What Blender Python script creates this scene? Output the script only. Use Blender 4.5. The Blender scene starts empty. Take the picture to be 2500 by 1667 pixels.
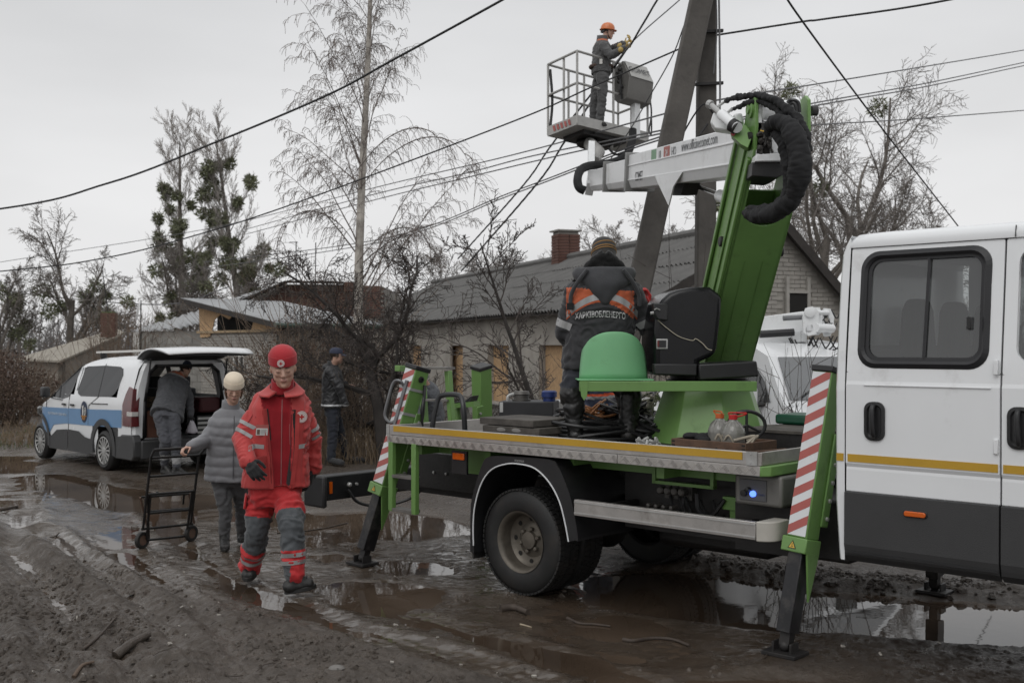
import bpy, bmesh, math, random
import numpy as np
from mathutils import Vector, Matrix, noise
random.seed(7)
R=math.radians
sc=bpy.context.scene
COL=sc.collection
# ---------------------------------------------------------------- camera, sky, sun, exposure
CAMH=1.74; FPX=2650.0; CX=1250.0; CY=847.0
cam_d=bpy.data.cameras.new('camera'); cam=bpy.data.objects.new('camera',cam_d); COL.objects.link(cam)
cam.location=(0,0,CAMH); cam.rotation_euler=(R(90),0,0)
cam_d.sensor_width=36; cam_d.lens=FPX/2500*36; cam_d.shift_y=(CY-833.5)/2500
cam_d.clip_start=.1; cam_d.clip_end=3000
cam_d.dof.use_dof=True; cam_d.dof.focus_distance=7.6; cam_d.dof.aperture_fstop=4.0
sc.camera=cam
sc.view_settings.view_transform='Standard'; sc.view_settings.look='None'
sc.view_settings.exposure=0.1; sc.view_settings.gamma=1; sc.view_settings.use_curve_mapping=False
SUN_EL=R(48); SUN_AZ=R(205)
w=bpy.data.worlds.new("World"); sc.world=w; w.use_nodes=True
nt=w.node_tree; N=nt.nodes; L=nt.links
for n_ in list(N): N.remove(n_)
out=N.new('ShaderNodeOutputWorld'); bg=N.new('ShaderNodeBackground'); L.new(bg.outputs[0],out.inputs[0])
sky=N.new('ShaderNodeTexSky'); sky.sky_type='NISHITA'; sky.sun_disc=False; sky.sun_elevation=SUN_EL; sky.sun_rotation=SUN_AZ
sky.air_density=1.0; sky.dust_density=4.0
hs=N.new('ShaderNodeHueSaturation'); hs.inputs['Saturation'].default_value=.12
L.new(sky.outputs[0],hs.inputs['Color'])
tc=N.new('ShaderNodeTexCoord'); sep=N.new('ShaderNodeSeparateXYZ'); L.new(tc.outputs['Generated'],sep.inputs[0])
ramp=N.new('ShaderNodeValToRGB'); L.new(sep.outputs['Z'],ramp.inputs[0])
cr=ramp.color_ramp; cr.elements[0].position=0.0; cr.elements[0].color=(.76,.76,.765,1)
cr.elements[1].position=1.0; cr.elements[1].color=(.98,.99,1.0,1)
e=cr.elements.new(.12); e.color=(.75,.75,.755,1)
e=cr.elements.new(.30); e.color=(.66,.665,.675,1)
e=cr.elements.new(.55); e.color=(.80,.81,.82,1)
# soft cloud mottling
mp=N.new('ShaderNodeMapping'); L.new(tc.outputs['Generated'],mp.inputs[0]); mp.inputs['Scale'].default_value=(1.0,1.0,3.2)
no=N.new('ShaderNodeTexNoise'); no.inputs['Scale'].default_value=2.1; no.inputs['Detail'].default_value=4; no.inputs['Roughness'].default_value=.5
L.new(mp.outputs[0],no.inputs[0])
mr=N.new('ShaderNodeMapRange'); mr.inputs[1].default_value=.3; mr.inputs[2].default_value=.7; mr.inputs[3].default_value=.90; mr.inputs[4].default_value=1.08
L.new(no.outputs[0],mr.inputs[0])
mul=N.new('ShaderNodeVectorMath'); mul.operation='SCALE'; L.new(ramp.outputs[0],mul.inputs[0]); L.new(mr.outputs[0],mul.inputs['Scale'])
sc10=N.new('ShaderNodeVectorMath'); sc10.operation='SCALE'; sc10.inputs['Scale'].default_value=10.7; L.new(mul.outputs[0],sc10.inputs[0])
mx=N.new('ShaderNodeMixRGB'); mx.inputs[0].default_value=.12; L.new(sc10.outputs[0],mx.inputs[1]); L.new(hs.outputs[0],mx.inputs[2])
L.new(mx.outputs[0],bg.inputs['Color']); bg.inputs['Strength'].default_value=0.1
sd=bpy.data.lights.new('sun','SUN'); sd.energy=.55; sd.angle=R(35); sd.color=(1,.985,.96)
so=bpy.data.objects.new('sun',sd); COL.objects.link(so)
dirv=Vector((math.sin(SUN_AZ)*math.cos(SUN_EL),math.cos(SUN_AZ)*math.cos(SUN_EL),math.sin(SUN_EL)))
so.rotation_euler=dirv.to_track_quat('Z','Y').to_euler()

# ---------------------------------------------------------------- measuring helpers (photo survey -> metres)
def PX(px,py,Y): return Vector(((px-CX)/FPX*Y, Y, CAMH-(py-CY)/FPX*Y))
def GR(px,py,z=0.0):
    Y=(CAMH-z)*FPX/(py-CY); return Vector(((px-CX)/FPX*Y,Y,z))

# ---------------------------------------------------------------- materials
MATS={}
def _lk(nt,a,b): nt.links.new(a,b)
def mat(name,col,rough=.6,metal=0.0,var=.12,vs=6.0,bump=.0,bs=60.0,dirt=0.0,dcol=(.05,.042,.035),ds=3.0,coat=0.0,spec=.5,rvar=0.0,sheen=0):
    """principled material with mottled colour, fine relief and optional mud specks"""
    if name in MATS: return MATS[name]
    m=bpy.data.materials.new(name); m.use_nodes=True; nt=m.node_tree; N=nt.nodes
    b=N['Principled BSDF']; b.inputs['Metallic'].default_value=metal; b.inputs['Roughness'].default_value=rough
    b.inputs['Specular IOR Level'].default_value=spec
    if coat: b.inputs['Coat Weight'].default_value=coat; b.inputs['Coat Roughness'].default_value=.08
    if sheen: b.inputs['Sheen Weight'].default_value=sheen
    tc=N.new('ShaderNodeTexCoord')
    n1=N.new('ShaderNodeTexNoise'); n1.inputs['Scale'].default_value=vs; n1.inputs['Detail'].default_value=5; n1.inputs['Roughness'].default_value=.6
    _lk(nt,tc.outputs['Object'],n1.inputs['Vector'])
    mr=N.new('ShaderNodeMapRange'); mr.inputs[1].default_value=.3; mr.inputs[2].default_value=.7; mr.inputs[3].default_value=1-var; mr.inputs[4].default_value=1+var
    _lk(nt,n1.outputs[0],mr.inputs[0])
    vm=N.new('ShaderNodeVectorMath'); vm.operation='SCALE'; vm.inputs[0].default_value=col[:3]; _lk(nt,mr.outputs[0],vm.inputs['Scale'])
    last=vm.outputs[0]
    if dirt>0:
        n2=N.new('ShaderNodeTexNoise'); n2.inputs['Scale'].default_value=ds; n2.inputs['Detail'].default_value=8; n2.inputs['Roughness'].default_value=.7
        _lk(nt,tc.outputs['Object'],n2.inputs['Vector'])
        m2=N.new('ShaderNodeMapRange'); m2.inputs[1].default_value=.62-.25*dirt; m2.inputs[2].default_value=.75; m2.inputs[3].default_value=0; m2.inputs[4].default_value=min(1,.35+dirt*.6)
        _lk(nt,n2.outputs[0],m2.inputs[0])
        mi=N.new('ShaderNodeMixRGB'); _lk(nt,m2.outputs[0],mi.inputs[0]); _lk(nt,last,mi.inputs[1]); mi.inputs[2].default_value=(*dcol,1); last=mi.outputs[0]
        if rough<.5:
            m3=N.new('ShaderNodeMapRange'); m3.inputs[3].default_value=rough; m3.inputs[4].default_value=.75; _lk(nt,m2.outputs[0],m3.inputs[0]); _lk(nt,m3.outputs[0],b.inputs['Roughness'])
    elif rvar>0:
        m3=N.new('ShaderNodeMapRange'); m3.inputs[1].default_value=.35; m3.inputs[2].default_value=.65; m3.inputs[3].default_value=max(0,rough-rvar); m3.inputs[4].default_value=rough+rvar
        _lk(nt,n1.outputs[0],m3.inputs[0]); _lk(nt,m3.outputs[0],b.inputs['Roughness'])
    _lk(nt,last,b.inputs['Base Color'])
    if bump>0:
        n3=N.new('ShaderNodeTexNoise'); n3.inputs['Scale'].default_value=bs; n3.inputs['Detail'].default_value=3
        _lk(nt,tc.outputs['Object'],n3.inputs['Vector'])
        bp=N.new('ShaderNodeBump'); bp.inputs['Strength'].default_value=bump; bp.inputs['Distance'].default_value=.01
        _lk(nt,n3.outputs[0],bp.inputs['Height']); _lk(nt,bp.outputs[0],b.inputs['Normal'])
    MATS[name]=m; return m
def emat(name,col,st=1.0):
    m=mat(name,(0.02,.02,.03)); b=m.node_tree.nodes['Principled BSDF']; b.inputs['Emission Color'].default_value=(*col,1); b.inputs['Emission Strength'].default_value=st; return m
def gmat(name,tint=(.6,.62,.62),alpha=.35,film=.05,ior=1.6):
    """window glass: partly clear, partly mirror"""
    m=bpy.data.materials.new(name); m.use_nodes=True; nt=m.node_tree; N=nt.nodes
    for n_ in list(N): N.remove(n_)
    o=N.new('ShaderNodeOutputMaterial'); t=N.new('ShaderNodeBsdfTransparent'); t.inputs[0].default_value=(*[c*alpha for c in tint],1)
    g=N.new('ShaderNodeBsdfGlossy'); g.inputs['Roughness'].default_value=.015; g.inputs[0].default_value=(.9,.9,.9,1)
    f=N.new('ShaderNodeFresnel'); f.inputs[0].default_value=ior
    d=N.new('ShaderNodeBsdfDiffuse'); d.inputs[0].default_value=(.30,.31,.31,1); ms=N.new('ShaderNodeMixShader'); ms.inputs[0].default_value=film; _lk(nt,t.outputs[0],ms.inputs[1]); _lk(nt,d.outputs[0],ms.inputs[2])
    mxs=N.new('ShaderNodeMixShader'); _lk(nt,f.outputs[0],mxs.inputs[0]); _lk(nt,ms.outputs[0],mxs.inputs[1]); _lk(nt,g.outputs[0],mxs.inputs[2]); _lk(nt,mxs.outputs[0],o.inputs[0])
    MATS[name]=m; return m

# ---------------------------------------------------------------- mesh builder
class MB:
    def __init__(s,xf=None): s.v=[]; s.f=[]; s.m=[]; s.mi=0; s.xf=xf
    def av(s,p):
        p=Vector(p); 
        if s.xf is not None: p=s.xf@p
        s.v.append(p); return len(s.v)-1
    def af(s,idx): s.f.append(tuple(idx)); s.m.append(s.mi)
    def poly(s,pts): s.af([s.av(p) for p in pts]); return s
    def box(s,c,d,rot=None):
        c=Vector(c); h=Vector(d)*.5; o=len(s.v)
        for i in (-1,1):
            for j in (-1,1):
                for k in (-1,1):
                    q=Vector((i*h.x,j*h.y,k*h.z))
                    if rot is not None: q=rot@q
                    s.av(c+q)
        for a in ((0,1,3,2),(4,6,7,5),(0,4,5,1),(2,3,7,6),(0,2,6,4),(1,5,7,3)): s.af([o+i for i in a])
        return s
    def bx(s,a,b):
        a=Vector(a); b=Vector(b); return s.box((a+b)*.5,[abs(b[i]-a[i]) for i in range(3)])
    def prism(s,pts,ext):
        """closed polygon pts extruded by vector ext"""
        n=len(pts); ext=Vector(ext); o=len(s.v)
        for p in pts: s.av(Vector(p))
        for p in pts: s.av(Vector(p)+ext)
        s.af(list(range(o,o+n))[::-1]); s.af(range(o+n,o+2*n))
        for i in range(n): j=(i+1)%n; s.af((o+i,o+j,o+n+j,o+n+i))
        return s
    def bar(s,p,q,w,h,up=(0,0,1),w2=None,h2=None):
        p=Vector(p); q=Vector(q); d=(q-p).normalized(); up=Vector(up)
        x=d.cross(up)
        if x.length<1e-4: x=d.cross(Vector((1,0,0)))
        x.normalize(); y=x.cross(d).normalized(); w2=w if w2 is None else w2; h2=h if h2 is None else h2
        o=len(s.v)
        for c,a,b in ((p,w,h),(q,w2,h2)):
            for i,j in ((-1,-1),(1,-1),(1,1),(-1,1)): s.av(c+x*i*a*.5+y*j*b*.5)
        s.af((o+3,o+2,o+1,o)); s.af((o+4,o+5,o+6,o+7))
        for i in range(4): j=(i+1)%4; s.af((o+i,o+j,o+4+j,o+4+i))
        return s
    def tube(s,pts,r,n=8,caps=True,closed=False):
        pts=[Vector(p) for p in pts]; m=len(pts); rs=r if isinstance(r,(list,tuple)) else [r]*m
        o=len(s.v); prev=None
        for i,p in enumerate(pts):
            if closed: t=pts[(i+1)%m]-pts[i-1]
            else: t=pts[min(i+1,m-1)]-pts[max(i-1,0)]
            if t.length<1e-9: t=Vector((0,0,1))
            t.normalize()
            if prev is None:
                a=t.orthogonal().normalized()
            else:
                a=prev-t*prev.dot(t)
                if a.length<1e-6: a=t.orthogonal()
                a.normalize()
            prev=a; b=t.cross(a)
            for k in range(n):
                an=2*math.pi*k/n; s.av(p+(a*math.cos(an)+b*math.sin(an))*rs[i])
        for i in range(m if closed else m-1):
            i2=(i+1)%m
            for k in range(n):
                k2=(k+1)%n; s.af((o+i*n+k,o+i*n+k2,o+i2*n+k2,o+i2*n+k))
        if caps and not closed:
            s.af([o+k for k in range(n)][::-1]); s.af([o+(m-1)*n+k for k in range(n)])
        return s
    def lathe(s,prof,c,axis,n=32,ref=None,close=False,cap0=True):
        """prof: list of (radius, height along axis)"""
        c=Vector(c); ax=Vector(axis).normalized(); a=Vector(ref) if ref else ax.orthogonal(); a=(a-ax*a.dot(ax)).normalized(); b=ax.cross(a); o=len(s.v); m=len(prof)
        for (r,h) in prof:
            for k in range(n):
                an=2*math.pi*k/n; s.av(c+ax*h+(a*math.cos(an)+b*math.sin(an))*r)
        for i in range(m if close else m-1):
            i2=(i+1)%m
            for k in range(n):
                k2=(k+1)%n; s.af((o+i*n+k,o+i*n+k2,o+i2*n+k2,o+i2*n+k))
        if not close:
            if cap0 and prof[0][0]>1e-5: s.af([o+k for k in range(n)][::-1])
            if prof[-1][0]>1e-5: s.af([o+(m-1)*n+k for k in range(n)])
        return s
    def sph(s,c,r,n=12,rot=None,m=8):
        """ellipsoid; r scalar or 3-tuple"""
        c=Vector(c); r=(r,r,r) if not hasattr(r,'__len__') else r; o=len(s.v)
        def P(x,y,z):
            q=Vector((x*r[0],y*r[1],z*r[2])); 
            if rot is not None: q=rot@q
            return c+q
        s.av(P(0,0,1))
        for i in range(1,m):
            th=math.pi*i/m
            for k in range(n):
                ph=2*math.pi*k/n; s.av(P(math.sin(th)*math.cos(ph),math.sin(th)*math.sin(ph),math.cos(th)))
        e=s.av(P(0,0,-1))
        for k in range(n): s.af((o,o+1+k,o+1+(k+1)%n))
        for i in range(m-2):
            for k in range(n):
                k2=(k+1)%n; s.af((o+1+i*n+k,o+1+(i+1)*n+k,o+1+(i+1)*n+k2,o+1+i*n+k2))
        b=o+1+(m-2)*n
        for k in range(n): s.af((e,b+(k+1)%n,b+k))
        return s
    def grid(s,fn,nu,nv):
        o=len(s.v)
        for i in range(nu+1):
            for j in range(nv+1): s.av(fn(i/nu,j/nv))
        for i in range(nu):
            for j in range(nv):
                a=o+i*(nv+1)+j; s.af((a,a+nv+1,a+nv+2,a+1))
        return s
    def mesh(s,name,mats,smooth=35):
        me=bpy.data.meshes.new(name); me.from_pydata([tuple(p) for p in s.v],[],s.f)
        ms=mats if isinstance(mats,(list,tuple)) else [mats]
        for m in ms: me.materials.append(m)
        if len(ms)>1: me.polygons.foreach_set('material_index',s.m)
        me.update()
        if smooth:
            me.polygons.foreach_set('use_smooth',[True]*len(me.polygons))
            try: me.set_sharp_from_angle(angle=R(smooth))
            except Exception: pass
        return me
    def build(s,name,mats,parent=None,smooth=35,bevel=0,label=None,solid=0,seg=2,recalc=True):
        me=s.mesh(name,mats,smooth)
        if recalc:
            bm=bmesh.new(); bm.from_mesh(me); bmesh.ops.recalc_face_normals(bm,faces=bm.faces); bm.to_mesh(me); bm.free()
        o=bpy.data.objects.new(name,me); COL.objects.link(o)
        if parent is not None: o.parent=parent
        if solid:
            md=o.modifiers.new('solid','SOLIDIFY'); md.thickness=solid; md.offset=0
        if bevel:
            md=o.modifiers.new('bevel','BEVEL'); md.width=bevel; md.segments=seg; md.limit_method='ANGLE'; md.angle_limit=R(40); md.harden_normals=False
        if label: o['label']=label
        return o
def tag(o,label=None,cat=None,group=None,kind=None):
    if label: o['label']=label
    if cat: o['category']=cat
    if group: o['group']=group
    if kind: o['kind']=kind
    return o
def thing(name,loc,label,cat,group=None,rz=0.0):
    o=bpy.data.objects.new(name,None); COL.objects.link(o); o.location=loc; o.rotation_euler=(0,0,rz); o.empty_display_size=.3
    return tag(o,label,cat,group)
def inst(o,name,parent,loc,rot=(0,0,0),scale=(1,1,1)):
    c=bpy.data.objects.new(name,o.data if hasattr(o,'data') else o); COL.objects.link(c); c.parent=parent; c.location=loc; c.rotation_euler=rot; c.scale=scale; return c
def copy_tree(o,parent=None):
    c=o.copy(); COL.objects.link(c); c.parent=parent
    for ch in list(o.children): copy_tree(ch,c)
    return c
def bez(pts,n=8):
    """smooth polyline through points (Catmull-Rom)"""
    P=[Vector(p) for p in pts]; P=[P[0]*2-P[1]]+P+[P[-1]*2-P[-2]]; o=[]
    for i in range(1,len(P)-2):
        for k in range(n):
            t=k/n; a,b,c,d=P[i-1],P[i],P[i+1],P[i+2]
            o.append(.5*((2*b)+(c-a)*t+(2*a-5*b+4*c-d)*t*t+(3*b-a-3*c+d)*t*t*t))
    o.append(P[-2]); return o
def textobj(name,txt,size,mt,parent,M,extr=.0008,sx=1.0,align='CENTER',wrapfn=None,bold=0.0):
    cu=bpy.data.curves.new(name,'FONT'); cu.body=txt; cu.size=size; cu.align_x=align; cu.align_y='CENTER'; cu.extrude=extr; cu.resolution_u=2
    if bold: cu.offset=bold
    t=bpy.data.objects.new(name,cu); COL.objects.link(t); dg=bpy.context.evaluated_depsgraph_get()
    me=bpy.data.meshes.new_from_object(t.evaluated_get(dg)); bpy.data.objects.remove(t)
    me.name=name
    for v in me.vertices: v.co.x*=sx
    if wrapfn:
        bm=bmesh.new(); bm.from_mesh(me); bmesh.ops.triangulate(bm,faces=bm.faces)
        es=[e for e in bm.edges if e.calc_length()>size*.25]; bmesh.ops.subdivide_edges(bm,edges=es,cuts=2); bm.to_mesh(me); bm.free()
        for v in me.vertices: v.co=wrapfn(v.co)
    me.transform(M); me.materials.clear(); me.materials.append(mt)
    o=bpy.data.objects.new(name,me); COL.objects.link(o)
    if parent: o.parent=parent
    return o
def frame(o,x,y,z=None):
    """4x4 from origin and axes"""
    x=Vector(x).normalized(); y=Vector(y); y=(y-x*y.dot(x)).normalized(); z=x.cross(y)
    M=Matrix.Identity(4)
    for i in range(3): M[i][0]=x[i]; M[i][1]=y[i]; M[i][2]=z[i]; M[i][3]=o[i]
    return M
# common materials
M_white=mat('white_vehicle_paint',(.72,.73,.74),.28,coat=.4,var=.025,vs=2,dirt=.12,dcol=(.32,.30,.28),ds=2.2)
M_green=mat('green_machine_paint',(.135,.258,.072),.40,coat=.10,var=.08,vs=3,dirt=.22,dcol=(.04,.07,.025),ds=5)
M_green2=mat('pale_green_seat_plastic',(.155,.39,.19),.45,var=.06,vs=3,bump=.05,bs=120,dirt=.12,dcol=(.08,.16,.07),ds=6)
M_black=mat('black_plastic',(.013,.013,.014),.42,var=.3,vs=5,bump=.08,bs=150,dirt=.3,dcol=(.03,.026,.022),ds=3)
M_gloss=mat('glossy_black_moulding',(.006,.006,.007),.22,var=.2,vs=4,spec=.32,dirt=.12,dcol=(.02,.018,.016),ds=4)
M_dark=mat('grimy_black_steel',(.012,.011,.011),.55,var=.4,vs=6,bump=.2,bs=40,dirt=.5,dcol=(.025,.02,.016),ds=4)
M_rubber=mat('tyre_rubber',(.011,.011,.011),.62,var=.25,vs=9,bump=.1,bs=90,dirt=.5,dcol=(.03,.024,.019),ds=5)
M_alu=mat('brushed_aluminium',(.46,.44,.42),.42,metal=.75,var=.10,vs=7,bump=.05,bs=90,dirt=.3,dcol=(.14,.12,.10),ds=5)
M_galv=mat('galvanised_steel',(.42,.42,.41),.5,metal=.55,var=.12,vs=9,dirt=.25,dcol=(.16,.14,.12))
M_yel=mat('yellow_reflective_tape',(.46,.27,.022),.4,var=.07,vs=4,bump=.2,bs=400,dirt=.15,dcol=(.25,.16,.04),ds=8)
M_red=mat('red_reflective_film',(.36,.088,.075),.42,var=.06,dirt=.08,dcol=(.25,.08,.06))
M_wht=mat('white_reflective_film',(.62,.63,.64),.42,var=.05,dirt=.10,dcol=(.35,.33,.3))
M_orange=mat('amber_lens',(.55,.10,.008),.2,var=.15,coat=.4)
M_glass=gmat('clear_window_glass',alpha=.72)
M_glassd=gmat('tinted_window_glass',(.6,.64,.64),alpha=.55,film=.11,ior=1.8)
# ================================================================ GROUND
def _h(ix,iy,s):
    n=(ix.astype(np.int64)*374761393+iy.astype(np.int64)*668265263+s*1274126177)&0x7fffffff
    n=(n^(n>>13))*1274126177&0x7fffffff; n=n^(n>>16)
    return (n&0xffff)/65535.0
def vnoise(x,y,s=0):
    ix=np.floor(x); iy=np.floor(y); fx=x-ix; fy=y-iy; fx=fx*fx*(3-2*fx); fy=fy*fy*(3-2*fy)
    a=_h(ix,iy,s); b=_h(ix+1,iy,s); c=_h(ix,iy+1,s); d=_h(ix+1,iy+1,s)
    return (a*(1-fx)+b*fx)*(1-fy)+(c*(1-fx)+d*fx)*fy
def fbm(x,y,f,o,s=0,g=.5):
    t=0;a=1;n=0
    for i in range(o):
        t=t+a*vnoise(x*f+i*17.3,y*f-i*9.1,s+i); n+=a; a*=g; f*=2.03
    return t/n-.5
def pdist(x,y,pts,closed=True):
    """signed distance to polygon (neg inside) or distance to polyline"""
    d=np.full(x.shape,1e9); ins=np.zeros(x.shape,bool); n=len(pts)
    for i in range(n if closed else n-1):
        ax,ay=pts[i]; bx_,by_=pts[(i+1)%n]; ex,ey=bx_-ax,by_-ay
        t=np.clip(((x-ax)*ex+(y-ay)*ey)/(ex*ex+ey*ey+1e-9),0,1)
        d=np.minimum(d,np.hypot(x-ax-t*ex,y-ay-t*ey))
        if closed:
            c=((ay>y)!=(by_>y)); xi=(ey==0)*0+ax+(y-ay)*ex/(ey if abs(ey)>1e-9 else 1e-9)
            ins^=(c&(x<xi))
    return np.where(ins,-d,d) if closed else d
def gpts(l): return [tuple(GR(a,b))[:2] for a,b in l]
PUD=[(gpts([(60,1160),(110,1152),(245,1178),(357,1196),(532,1207),(590,1225),(700,1240),(760,1247),(936,1240),(1060,1252),(1160,1280),(1140,1300),(1000,1309),(860,1300),(690,1288),(640,1268),(532,1262),(468,1258),(380,1247),(264,1234),(225,1220),(150,1190),(90,1185)]),.10),
 (gpts([(898,1366),(960,1362),(1060,1366),(1105,1378),(1090,1391),(980,1392),(915,1384)]),.06),
 (gpts([(798,1424),(850,1414),(930,1416),(1010,1424),(1060,1436),(1040,1470),(960,1482),(860,1470),(810,1450)]),.07),
 (gpts([(1440,1418),(1560,1392),(1720,1384),(1850,1404),(2000,1432),(2200,1446),(2400,1462),(2700,1480),(2800,1560),(2560,1568),(2350,1562),(2150,1548),(1940,1532),(1800,1512),(1640,1490),(1500,1470)]),.10),
 (gpts([(1432,1512),(1500,1497),(1580,1504),(1615,1522),(1590,1543),(1500,1546),(1440,1532)]),.05),
 (gpts([(1560,1664),(1700,1648),(1900,1640),(2100,1655),(2160,1720),(1700,1740)]),.05),
 (gpts([(40,1090),(110,1106),(120,1130),(60,1150),(-60,1150),(-80,1100)]),.05),
 (gpts([(776,1350),(820,1346),(835,1355),(800,1362)]),.04),
 (gpts([(1290,1590),(1420,1580),(1560,1600),(1480,1622),(1330,1618)]),.035)]
TRK=[([(300,1345),(400,1430),(520,1560),(600,1700)],.11,.020),([(60,1250),(40,1330),(150,1440),(260,1540),(330,1667)],.13,.045),([(0,1330),(60,1400),(130,1500),(160,1667)],.13,.045),
     ([(330,1180),(420,1290),(560,1420),(800,1520),(1100,1600),(1300,1667)],.12,.015),([(840,1455),(1000,1500),(1300,1580),(1600,1680)],.12,.014),([(100,1290),(210,1380),(330,1470),(430,1600)],.11,.04)]
WATER=-.030
def ax_(lo,hi,st,far,g):
    a=list(np.arange(lo,hi,st)); s=st; v=hi
    while v<far: a.append(v); s*=g; v+=s
    s=st; v=lo-st; pre=[]
    while v>-far: pre.append(v); s*=g; v-=s
    return np.array(pre[::-1]+a)
xs=ax_(-3.9,4.0,.0165,900,1.09)
ys=[];v=-40.0
while v<3.2: ys.append(v); v+=max(.1,(3.2-v)*.25)
v=4.9; ys+= [3.2,3.8,4.3,4.6]
st=.0165
while v<900:
    ys.append(v)
    if v>8.6: st*=1.013 if v<30 else 1.07
    v+=st
ys=np.array(ys)
GX,GY=np.meshgrid(xs,ys); 
wx=GX+.25*fbm(GX,GY,1.3,3,5); wy=GY+.25*fbm(GX,GY,1.3,3,9)
rough=np.clip(1-(pdist(GX,GY,gpts([(-400,1290),(60,1290),(230,1370),(420,1440),(640,1500),(900,1590),(1150,1680),(1150,1900),(-600,1900)]))+.15)/.5,0,1)
wet=np.clip(1-pdist(GX,GY,gpts([(-200,1130),(60,1140),(560,1210),(900,1300),(1200,1330),(1500,1400),(1900,1560),(1500,1660),(1000,1560),(700,1480),(380,1400),(200,1330),(40,1270),(-200,1270)]))/.4,0,1)
far=np.clip((GY-17)/8,0,1)
hgt=.012+.012*fbm(GX,GY,.9,3,1)+.020*fbm(wx,wy,4.5,5,2,.6)
fine=fbm(GX,GY,22,3,4,.6); ridg=1-np.abs(2*fbm(wx*.8,wy,9,4,6,.6))*2
clod=np.clip(fbm(wx,wy,15,4,21,.65)+.06,0,1)**1.25; smear=np.abs(fbm(GX*.5+GY*.7,GY*1.1-GX*.9,26,3,23,.6))
tread=np.abs(np.sin((GX*.83+GY*.56+.05*fbm(GX,GY,2,2,31))*62))*np.clip(fbm(GX,GY,1.6,2,33)*5+.5,0,1)
hgt+= rough*(.008+.045*fbm(wx,wy,5,5,3,.66)+.062*clod+.022*fine-.034*smear+.015*tread)
hgt+= (1-rough)*(1-.72*wet)*(.024*fine+.030*np.clip(clod-.12,0,1)-.012*smear)
hgt-= wet*(.0375+.006*np.sin(GX*3))
nd=.10*fbm(GX,GY,3.2,4,11)
for pts,dp in PUD:
    d=pdist(GX,GY,pts)+nd
    m=1/(1+np.exp(np.clip(d/.045,-30,30))); hgt=hgt*(1-m*.8)-m*dp
    rim=np.exp(-((d-.12)/.10)**2); hgt+=rim*.006
for pts,wd,dp in TRK:
    p2=gpts(pts); d=pdist(wx*.3+GX*.7,wy*.3+GY*.7,p2,False)
    along=(GX*.8+GY*.6)
    hgt-= dp*np.exp(-(d/wd)**2)*(1-.45*np.clip(np.sin(along*46+3*d/wd),0,1)); hgt+=dp*.85*np.exp(-((d-wd*1.75)/(wd*.5))**2)
hgt=np.where(far>0,hgt*(1-far)+far*(.03+.12*fbm(GX,GY,.3,4,8)),hgt)
hgt=np.where(GY>60,hgt-(GY-60)*.003,hgt)
# soil banked up under the truck side
bank=np.exp(-(pdist(GX,GY,gpts([(1700,1372),(1900,1398),(2100,1424),(2400,1440),(2700,1450)]),False)/.20)**2); hgt+=bank*(.025+.045*(fbm(GX,GY,9,4,13,.6)+.25))
def flat_at(x,y,r,zt=0.0):
    """press the mud level where something stands"""
    global hgt
    m=np.exp(-(((GX-x)**2+(GY-y)**2)/(r*r))**2); hgt=hgt*(1-m)+zt*m
nv,nu=GX.shape
def finish_ground():
    verts=np.stack([GX,GY,hgt],-1).reshape(-1,3)
    i=np.arange(nv-1)[:,None]*nu+np.arange(nu-1)[None,:]
    F=np.stack([i,i+1,i+nu+1,i+nu],-1).reshape(-1,4)
    me=bpy.data.meshes.new('ground'); me.vertices.add(len(verts)); me.vertices.foreach_set('co',verts.ravel().astype(np.float32))
    me.loops.add(F.size); me.loops.foreach_set('vertex_index',F.ravel().astype(np.int32)); me.polygons.add(len(F))
    me.polygons.foreach_set('loop_start',np.arange(0,F.size,4,dtype=np.int32)); me.polygons.foreach_set('use_smooth',np.ones(len(F),bool)); me.update(calc_edges=True); me.validate()
    at=me.attributes.new('wet','FLOAT','POINT'); at.data.foreach_set('value',np.clip(wet+.35*fbm(GX,GY,2.2,4,41)*(wet>0.02),0,1).ravel().astype(np.float32))
    me.materials.append(M_mud); o=bpy.data.objects.new('ground',me); COL.objects.link(o); tag(o,'wet rutted mud and soil of the unpaved street',kind='structure')
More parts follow.
